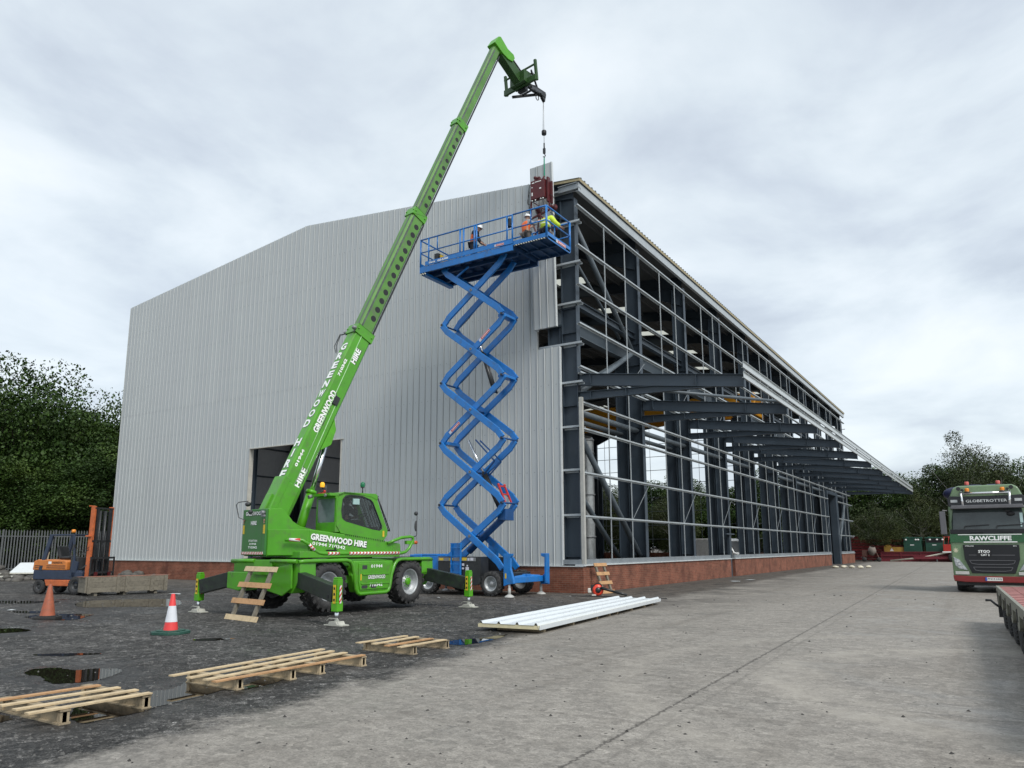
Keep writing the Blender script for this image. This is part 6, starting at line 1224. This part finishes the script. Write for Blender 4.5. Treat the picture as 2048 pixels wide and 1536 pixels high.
text('TOYOTA', (-.40, -.534, 1.09), (1, 0, 0), (0, 0, 1), .065, BLACKL, eh, width=.48, bold=.03); m = MB(); m.box(-.58, -.44, -.537, -.533, 1.08, 1.17); m.build('white_badge', WHITE, eh)
m = MB()
for y in (-.50, .50): m.beam((-.95, y, .86), (-.62, y*.92, 2.12), .07, .16, (1, 0, 0)); m.beam((.62, y, .9), (.42, y*.92, 2.12), .05, .07, (1, 0, 0)); m.beam((.55, y, .62), (.66, y, 1.18), .06, .28, (1, 0, 0)); m.beam((-.72, y*.92, 2.12), (.45, y*.92, 2.12), .06, .05)
for x in (-.68, -.4, -.15, .1, .42): m.beam((x, -.47, 2.13), (x, .47, 2.13), .04, .04)
m.build('overhead_guard', NAVY, T, bev=.008)
m = MB(); m.box(-.45, .05, -.25, .25, 1.24, 1.36); m.beam((-.45, 0, 1.3), (-.58, 0, 1.72), .46, .12, (1, 0, 0)); m.build('seat', BLACK, T, bev=.05)
m = MB(); m.box(.35, .7, -.45, .45, .86, 1.32); m.lathe([(.15, 0), (.165, .012), (.15, .025)], (.3, .1, 1.5), (-.7, 0, .7), 18); m.tube((.3, .1, 1.5), (.55, .1, 1.2), .025); m.build('dashboard', DKG, T, bev=.02)
m = MB(); m.lathe([(.07, 0), (.075, .05), (.06, .10), (0, .11)], (.1, -.2, 2.22)); m.build('amber_beacon', pm('amber_lens', (.75, .25, .02), .25), T); m = MB(); m.tube((.1, -.2, 2.14), (.1, -.2, 2.22), .03); m.box(.47, .53, -.52, -.46, 1.6, 1.78); m.build('beacon_stem', DKG, T)
for s in (-1, 1):
    wheel(T, (.78, s*.47, .33), (0, s, 0), .33, .24, .17, 22, hub=DKG, rim=DKG, lugh=.01); wheel(T, (-.98, s*.43, .27), (0, s, 0), .27, .2, .13, 20, hub=DKG, rim=DKG, lugh=.01)
m = MB()
for y in (-.40, .40): m.beam((1.12, y, .15), (1.16, y, 3.15), .09, .17, (1, 0, 0)); 
m.beam((1.1, -.56, 3.15), (1.1, -.3, 3.15), .03, .04); m.box(1.0, 1.2, -.52, -.3, 2.05, 2.10); ms = m.build('outer_mast', ORM, T, bev=.008)
m = MB()
for y in (-.30, .30): m.beam((1.2, y, .15), (1.24, y, 3.1), .07, .12, (1, 0, 0))
for z in (3.08, 1.9): m.beam((1.22, -.42, z), (1.22, .42, z), .05, .06)
for y in (-.12, .12): m.tube((1.18, y, .2), (1.2, y, 3.0), .045, 8); m.beam((1.26, y+.06, .5), (1.28, y+.06, 3.0), .01, .05)
m.build('inner_mast', BLACK, T)
text('25', (1.02, -.447, 1.55), (1, 0, 0), (0, 0, 1), .14, BLACKL, ms, width=.12)
m = MB()
for z in (.45, .78, 1.3): m.beam((1.36, -.52, z), (1.36, .52, z), .04, .07)
for y in (-.52, -.26, 0, .26, .52): m.beam((1.36, y, .4), (1.36, y, 1.34), .035, .05, (1, 0, 0))
m.build('load_backrest', BLACK, T)
m = MB()
for y in (-.3, .3): m.box(1.38, 1.42, y-.06, y+.06, .28, .8); m.box(1.38, 1.9, y-.06, y+.06, .24, .28)
m.build('fork', REDD, T)
m = MB(); m.tube((.6, -.40, .75), (1.1, -.4, 1.05), .05, 10); m.build('tilt_cylinder', BLACK, T)
# timber crate on the forks
T = thing('timber_crate', 'long low weathered plank crate standing in front of the forklift mast', 'crate', (-13.95, -10.45, 0), R(-8))
m = MB(); z0 = .12
for i, (h0, h1) in enumerate(((z0, .29), (.295, .46), (.465, .64))):
    m.box(-.0, .025, 0, 2.85, h0, h1); m.box(-.63, -.60, 0, 2.85, h0, h1); m.box(-.63, 0, -.025, 0, h0, h1); m.box(-.63, 0, 2.85, 2.525, h0, h1)
m.box(-.62, 0, 0, 2.85, z0, z0+.02); m.build('side_boards', OLDW, T)
m = MB()
for y in (0.02, 1.0, 1.3, 2.2, 2.7): m.box(.026, .06, y, y+.13, z0-.03, .66)
m.box(.026, .06, -.06, .0, z0, .66); m.build_each('batten', OLDW, T)
m = MB()
for y in (.3, 1.3, 2.4): m.box(-.6, -.03, y, y+.1, 0, z0)
m.build_each('bearer', OLDW, T)
m = MB(); m.box(-.6, .0, -.1, 2.95, .645, .66); m.build('rusty_lid', pm('rusty_sheet', (.25, .12, .08), .7, var=.3), T)
# ================================================================= PALLETS
def pallet(label, loc, bearers, W, slats, dark=TIMB, seed=0, hh=.118):
    """open pallet: bearers across (local y), slats given as (y0, x0, y1, x1)"""
    T = thing('timber_pallet', label, 'pallet', loc, R(90), 'timber pallets lying on the yard'); rs = np.random.RandomState(seed)
    for x in bearers:
        m = MB(); m.box(x-.02, x+.02, 0, W, .018, hh); m.box(x-.055, x+.055, -.01, W+.01, 0, .018); m.box(x-.045, x+.045, 0, .05, .019, hh-.005); m.box(x-.045, x+.045, W-.05, W, .019, hh-.005); m.box(x-.05, x+.05, -.01, W+.01, hh, hh+.016); m.build('bearer', dark, T)
    for i, (y0, x0, y1, x1) in enumerate(slats):
        MB().beam((x0, y0, hh+.028), (x1, y1, hh+.028+rs.uniform(0, .006)), .085, .016).build('deck_slat', PINE if (i+seed) % 4 == 3 else PALE, T)
    return T
pallet('nearest pallet at the bottom left, four slats over the edge of a long puddle', (5.06, -20.93, 0), (0, .83), 1.18, [(.06, -.32, .02, .88), (.34, -.30, .30, .90), (.66, -.28, .60, .88), (.98, -.40, .92, .84)], seed=0)
pallet('longest pale pallet, lying between the other two flat pallets', (5.0, -18.88, 0), (0, .81, 1.31, 2.10), .95, [(-.02, -.38, .03, 2.12), (.17, -.36, .42, 2.16), (.45, -.38, .72, 2.2), (.76, -.40, .98, 2.26)], seed=3, dark=wood('pale_bearers', (.46, .37, .24), .4))
pallet('smallest of the three flat pallets, nearest the long white roof panel', (4.86, -15.48, 0), (0, .84), 1.05, [(.02, -.36, .0, .78), (.30, -.34, .30, .80), (.62, -.28, .66, .86), (.94, -.30, .90, .86)], seed=2, dark=TIMB)
def ladder_pallet(label, p_bot, rz, h, lean, wd, light, dark, n=4):
    T = thing('timber_pallet', label, 'pallet', p_bot, rz, 'upright timber pallets'); c, s = math.cos(lean), math.sin(lean)
    up = Vector((0, s, c))
    for x in (.15*wd, .82*wd): MB().beam(Vector((x, 0, 0)), Vector((x, 0, 0))+up*h, .09, .07, (0, 1, 0)).build('stringer', dark, T)
    for i in range(n):
        q = up*(.05+i*(h-.10)/(n-1))+Vector((0, -.05, 0)); MB().beam(Vector((-.02, 0, 0))+q, Vector((wd+.02, 0, 0))+q, .022, .125, up).build('cross_board', light if i in (0, n-1) or light is PINE else PINE, T)
    return T
ladder_pallet('broken pallet leaning like a ladder on the back of the green telehandler', (-2.78, -13.15, .01), R(-9), 1.28, R(22), 1.38, PALE, OLDW)
ladder_pallet('orange brown pallet leaning upright on the brick plinth behind the leaf blower', (.58, .28, .01), R(78), 1.12, R(20), .72, PINE, OLDW)
# ================================================================= CONES
def cone(label, x, y, h, r, body, sleeve, base, bsz, rz):
    T = thing('traffic_cone', label, 'traffic cone', (x, y, 0), rz)
    m = MB(); m.lathe([(r, .05), (r*.97, .07), (.035, h-.01), (.03, h), (.018, h), (.018, h-.05)], (0, 0, 0), n=28); m.build('cone_body', body, T)
    if sleeve: m = MB(); z0, z1 = .30*h, .70*h; k = lambda z: r*.97+(.035-r*.97)*(z-.07)/(h-.08)+.003; m.lathe([(k(z0), z0), (k(z1), z1)], (0, 0, 0), n=28); m.build('white_sleeve', CONEW, T)
    m = MB(); a, c = bsz, bsz*.55; pts = [(a, c), (c, a), (-c, a), (-a, c), (-a, -c), (-c, -a), (c, -a), (a, -c)]; m.prism([(p[0], p[1]) for p in pts], (0, 0, .0), (1, 0, 0), (0, 1, 0), (0, 0, .055)); m.prism([(p[0]*.75, p[1]*.75) for p in pts], (0, 0, .0555), (1, 0, 0), (0, 1, 0), (0, 0, .02)); m.build('cone_base', base, T, bev=.008)
cone('red and white sleeved traffic cone on a dark green base near the telehandler', -1.03, -15.78, .76, .14, CONER, True, DGREEN, .32, R(20))
cone('dirty faded orange traffic cone on a black base beside the puddle by the forklift', -6.42, -15.42, .80, .17, CONEO, False, pm('black_rubber_base', (.03, .03, .03), .8), .27, R(35))
# ================================================================= STACK OF WHITE ROOF PANELS ON BEARERS
T = thing('roof_panel_stack', 'long white ribbed roof panel lying on timber bearers in front of the building corner', 'roof panel', (4.98, -12.05, 0), R(6))
PANL = 8.75
def ribbed(m, z, y0, y1, w0=-1.22, w1=.0):
    n = 4; st = (w1-w0)/3.02; prof = []
    x = w0
    for i in range(4): prof += [(x, .0), (x+.03, .0), (x+.055, .045), (x+.085, .045), (x+.11, 0)]; x += st
    prof = [p for p in prof if p[0] <= w1+.13]
    vs = [(p[0], y0, z+p[1]) for p in prof]+[(p[0], y1, z+p[1]) for p in prof]; k = len(prof)
    m.add(vs, [(i, i+1, k+i+1, k+i) for i in range(k-1)])
    m.add([(prof[-1][0], y0, z), (prof[-1][0]+.03, y0, z-.08), (prof[-1][0]+.03, y1, z-.08), (prof[-1][0], y1, z)], [(0, 1, 2, 3)])
m = MB(); ribbed(m, .155, 0, PANL); m.box(.141, .150, 0, PANL, .075, .16); m.build('panel_sheet', pm('white_sheet', (.64, .68, .70), .3, var=.03), T, recalc=False)
m = MB(); m.box(-1.22, .14, .01, PANL-.01, .08, .153); m.build('panel_core', FOAMY, T)
m = MB()
for y in (.35, 1.9, 3.4, 4.3, 4.9, 6.1, 7.3, 8.1): m.box(-.95, .08, y, y+.09, .0, .079)
m.build_each('bearer', TIMB, T)
# ================================================================= LEAF BLOWER
T = thing('leaf_blower', 'red and black petrol leaf blower with white tank lying by the leaning pallet', 'leaf blower', (1.02, -.95, 0), R(20))
m = MB(); m.lathe([(0, -.08), (.15, -.08), (.19, -.04), (.19, .05), (.13, .08), (0, .09)], (0, 0, .20), (.3, -1, .1), 20); m.build('fan_housing', pm('blower_red', (.75, .06, .03), .35), T); m = MB(); m.lathe([(0, .0), (.10, .0), (.08, .03), (0, .035)], (.02, -.09, .20), (.3, -1, .1), 16); m.box(-.24, -.1, -.08, .1, .18, .36); m.path([(-.12, 0, .36), (-.05, 0, .42), (.08, 0, .42), (.14, 0, .34)], .02, 7); m.tube((.1, -.05, .28), (.55, -.14, .16), .05, 12, .042); m.tube((.55, -.14, .16), (1.0, -.22, .05), .045, 12, .035); m.build('tube', BLACK, T); m = MB(); m.box(-.34, -.22, -.08, .08, .10, .26); m.box(-.2, -.05, -.2, -.08, .01, .05); m.build('fuel_tank', pm('tank_white', (.7, .68, .62), .4), T, bev=.02)
MB().path([(.3, -1.6, .008), (.9, -1.5, .01), (1.8, -1.2, .009), (2.9, -1.45, .009), (3.6, -1.2, .008)], .018, 6).build('x', BLACKL)
o = bpy.data.objects['x']; o.name = 'black_hose'; tag(o, 'thin black hose lying on the ground in front of the leaf blower', 'hose')
# ================================================================= SACKS / TINS NEAR THE FAR DOOR, LITTER
k = 0
for r_ in range(2):
    for i in range(4):
        m = MB(); m.sphere((0, 0, .09), .22, 1.1, .8, .45, 10, 6); m.sphere((.15, .03, .08), .14, 1, .8, .5, 8, 5)
        o = m.build('white_bag', pm('pale_bag', (.62, .58, .46), .7, var=.15), loc=(1.9+i*.62+r_*.28, 40.2+r_*2.2, 0), rot=(0, 0, i*1.3)); tag(o, 'small pale bag in two rows on the ground by the far end of the plinth', 'bag', 'pale bags laid out by the far door')
for i, (x, y, s) in enumerate([(-2.8, -10.9+5.9, .09), (-12.2, -8.2, .3), (-9.5, -14.8, .12), (-5.3, -7.9, .2), (2.2, 14, .25), (2.0, 12.1, .3), (-3.4, -6.3, .14)]):
    rs = np.random.RandomState(i); m = MB(); n = 7; m.add([(s*math.cos(t)*(.6+.6*rs.rand()), s*math.sin(t)*(.6+.6*rs.rand()), .02+.03*rs.rand()) for t in np.linspace(0, 5.6, n)]+[(0, 0, .05)], [(j, (j+1) % n, n) for j in range(n)])
    o = m.build('scrap_sheet', WHITEP, loc=(x, y, 0)); lab = ['white plastic scrap under the front of the telehandler', 'large torn white scrap on the ground beyond the crate', 'small white scrap beside the dirty orange cone', 'white scrap between the telehandler and the gable', 'farther of two white scraps beside the brick plinth', 'nearer of two white scraps beside the brick plinth', 'white scrap near the telehandler front tyre'][i]; tag(o, lab, 'litter')
# ================================================================= FAR END OF THE YARD
def at_(bear, d): return dirpt(bear, d)
REDS = pm('red_oxide_steel', (.30, .035, .038), .5, var=.25); REDS2 = pm('dark_maroon_steel', (.17, .02, .03), .55, var=.25)
T = thing('steel_stack', 'long stack of dark red painted steel beams at the far left of the yard end', 'steel stack', (-3.5, 74.0, 0))
m = MB()
for j, (z, x0, x1) in enumerate([(.15, -2, 6.2), (.50, -2, 6.2), (.85, -2, 6.0), (1.2, -2, 6.0), (1.55, -2, 8.2), (1.9, -2, 3.8), (2.25, -2, 9), (2.62, -2, 2.6)]):
    m.ibeam((x0, 0, z+.12), (x1, 0, z+.12), .26, .22, (0, 0, 1), .02, .03); m.ibeam((x0, 1.2, z+.12), (x1, 1.2, z+.12), .26, .22)
m.build('beams', REDS, T); m = MB()
for x in (-1, 1.5, 4, 6): m.box(x, x+.1, -.1, 1.4, 0, 2.3)
m.build('spacer', REDS2, T); m = MB(); m.box(5.2, 6.3, -.3, -.1, .2, 1.5); m.build('red_plate', REDS, T)
T = thing('red_beam_base', 'low dark maroon steel trough lying under the two green tanks', 'steel beam', (1.6, 72.6, 0))
m = MB(); m.box(0, 10, 0, 1.4, .0, 1.05); m.box(-.1, 10, -.12, 0, .62, .70); m.box(-.1, 10, -.12, 0, 1.02, 1.1)
for x in range(0, 10, 2): m.box(x, x+.08, -.1, 0, 0, 1.0)
m.build('trough', REDS2, T, bev=.01)
T = thing('white_pipe', 'long cream pipe sloping up from the ground in front of the maroon trough', 'pipe', (2.6, 71.8, 0))
m = MB(); m.path([(0, 0, .1), (3.2, 0, .45), (4.5, 0, .75), (6.2, 0, 1.15), (8.2, 0, 1.35)], .09, 10); m.build('pipe_run', pm('cream_pipe', (.5, .48, .40), .5), T); m = MB(); m.box(4.6, 4.68, -.05, .05, 0, .7); m.box(6.6, 6.68, -.05, .05, 0, 1.1); m.build('prop', GREYM, T)
for i, (x, lab) in enumerate(((3.95, 'left of two dark green steel tanks on the maroon trough'), (6.15, 'right of two dark green steel tanks, next to the lorry mirror'))):
    T = thing('green_tank', lab, 'tank', (x, 73.0, 1.06), R(-4)); m = MB(); m.prism([(0, 0), (1.85, 0), (1.8, 1.55), (.05, 1.62)], (0, 0, 0), (1, 0, 0), (0, 0, 1), (0, 1.2, 0)); b_ = m.build('tank_body', pm('tank_green', (.018, .075, .05), .45, var=.15), T, bev=.03)
    m = MB(); m.box(-.03, 1.86, -.04, 1.24, 1.55, 1.64); m.box(.3, .5, .3, .5, 1.64, 1.72); m.build('tank_lid', pm('tank_lid_green', (.03, .12, .085), .4), T, bev=.01)
    m = MB(); m.box(.7, 1.1, -.006, 0, .75, .84); m.build('white_label', WHITE, b_)
    m = MB()
    if i: m.box(.12, 1.7, -.006, -.001, 1.05, 1.5)
    else: m.box(.6, 1.1, -.012, 0, .15, .55)
    m.build('tank_opening', BLACKL if i else MATS['tank_green'], b_)
    m = MB()
    for xx in ((.3, 1.3, 1.55) if not i else (.5, 1.2, 1.75)): m.sphere((xx, -.03, 1.38), .09, 1.3, .5, 1, 8, 6)
    m.build('pale_fitting', WHITE, b_)
T = thing('cement_mixer', 'rusty cement mixer standing in front of the red steel stack', 'cement mixer', (1.0, 70.0, 0)); m = MB(); m.lathe([(0, -.45), (.25, -.42), (.42, -.1), (.44, .15), (.26, .55), (.24, .55)], (0, 0, 1.15), (.2, -.3, 1), 18); m.build('drum', pm('cement_drum', (.20, .17, .15), .8, var=.3), T)
m = MB()
for a in ((-.75, -.3), (.75, -.3)): m.beam((a[0], a[1], .2), (a[0]*.5, 0, 1.2), .06, .06); m.beam((a[0], .4, .1), (a[0]*.5, 0, 1.2), .06, .06)
m.beam((-.8, 0, .35), (.8, 0, .35), .07, .07); m.box(-1.0, -.55, -.3, .3, .6, 1.3); m.build('stand', pm('rusty_frame', (.10, .045, .035), .8), T)
for x in (-.8, .7): MB().lathe([(0, -.06), (.18, -.06), (.25, 0), (.18, .06), (0, .06)], (x, -.3, .25), (0, 1, 0), 16).build('wheel', RUB, T)
T = thing('yellow_machine', 'yellow painted machine part lying on the trough behind the mixer', 'machine part', (1.9, 73.2, 1.07)); m = MB(); m.box(0, 2.2, 0, .8, 0, .55); m.prism([(0, .55), (.8, .55), (.6, .8), (.2, .8)], (0, 0, 0), (1, 0, 0), (0, 0, 1), (0, .8, 0)); m.build('yellow_casing', pm('dull_yellow', (.45, .28, .05), .6), T, bev=.02); m = MB(); m.prism([(.6, .1), (1.0, .1), (.8, .45)], (0, -.01, 0), (1, 0, 0), (0, 0, 1), (0, .008, 0)); m.build('white_mark', WHITE, T)
T = thing('red_access_machine', 'bright red wheeled machine half hidden behind the lorry cab', 'machine', (7.95, 71.5, 0), 0); m = MB(); m.box(0, 1.3, 0, 1.2, 1.15, 1.9); m.build('red_body', pm('bright_red', (.42, .03, .02), .45), T, bev=.03); m = MB(); m.box(-.1, 1.4, -.05, 1.25, 1.02, 1.15); m.build('white_skirt', WHITE, T); m = MB()
for x in (.05, .5, .95, 1.25): m.tube((x, 0, 1.9), (x+.15, 0, 2.75), .03, 6)
m.tube((.05, 0, 2.7), (1.4, 0, 2.7), .03, 6); m.build('red_rail', RED, T); MB().lathe([(0, -.15), (.35, -.15), (.5, -.1), (.5, .1), (.35, .15), (0, .15)], (.9, 0, .5), (0, 1, 0), 20).build('wheel', RUB, T); MB().box(-3, 1.5, .2, .9, .3, .6).build('machine_frame', REDS2, T)
# ================================================================= LEFT BACKGROUND: PANEL PILES, DEBRIS
x, y = dirpt(63.9, 50); T = thing('white_panel_pile', 'stack of white sheets propped up behind the forklift', 'panel pile', (x, y, 0), R(60))
m = MB(); m.add([(-1.6, 0, .25), (.6, 0, .25), (1.1, .6, .85), (-1.1, .6, .85)], [(0, 1, 2, 3)]); m.add([(.65, 0, .25), (1.6, 0, .25), (2.1, .6, .8), (1.15, .6, .8)], [(0, 1, 2, 3)]); o = m.build('propped_sheet', WHITEP, T); md = o.modifiers.new('s', 'SOLIDIFY'); md.thickness = .08
m = MB(); m.box(-5.5, 2.2, -.8, .4, .0, .08); m.box(-5.6, -1, -.9, .5, .10, .18); m.box(-4, 1.5, -.5, .5, .26, .32); m.build('flat_sheet', pm('cream_sheet', (.55, .55, .48), .5), T)
x, y = dirpt(62.6, 47); T = thing('timber_heap', 'tangled heap of broken boards and branches behind the forklift seat', 'timber heap', (x, y, 0)); rs = np.random.RandomState(8)
m = MB()
for i in range(46): p = Vector(rs.normal(size=3))*.5; p.z = abs(p.z)*.6+.15; d = Vector(rs.normal(size=3)); d.z *= .3; d.normalize(); m.beam(p-d*.6, p+d*.6, .1, .03)
m.build('broken_boards', TIMB, T); m = MB()
for i in range(40): p = Vector(rs.normal(size=3))*.4+Vector((-.5, .7, .8)); d = Vector(rs.normal(size=3)).normalized(); m.tube(p-d*.4, p+d*.4, .015, 4)
m.build('branches', BARK, T)
for i, (b_, d_, s, col) in enumerate([(70.5, 52, 1.2, 0), (68.5, 50, 1.0, 1), (66.3, 52, 1.1, 0), (63.0, 51, 1.0, 1), (60.8, 47, .8, 0)]):
    x, y = dirpt(b_, d_); m = MB(); rs = np.random.RandomState(50+i)
    for j in range(90): p = Vector((rs.normal()*2.4, rs.normal()*.8, 0)); h_ = .5*s*math.exp(-(p.x/3)**2)*rs.rand(); m.sphere((p.x, p.y, h_), .18+.15*rs.rand(), 1, 1, .6, 6, 4)
    o = m.build('spoil_heap', pm('earth_rubble', (.10, .095, .085), .9, var=.5, scale=3), loc=(x, y, 0), rot=(0, 0, R(b_))); tag(o, 'low heap of grey rubble along the foot of the left fence', 'rubble heap', 'rubble heaps along the left fence')
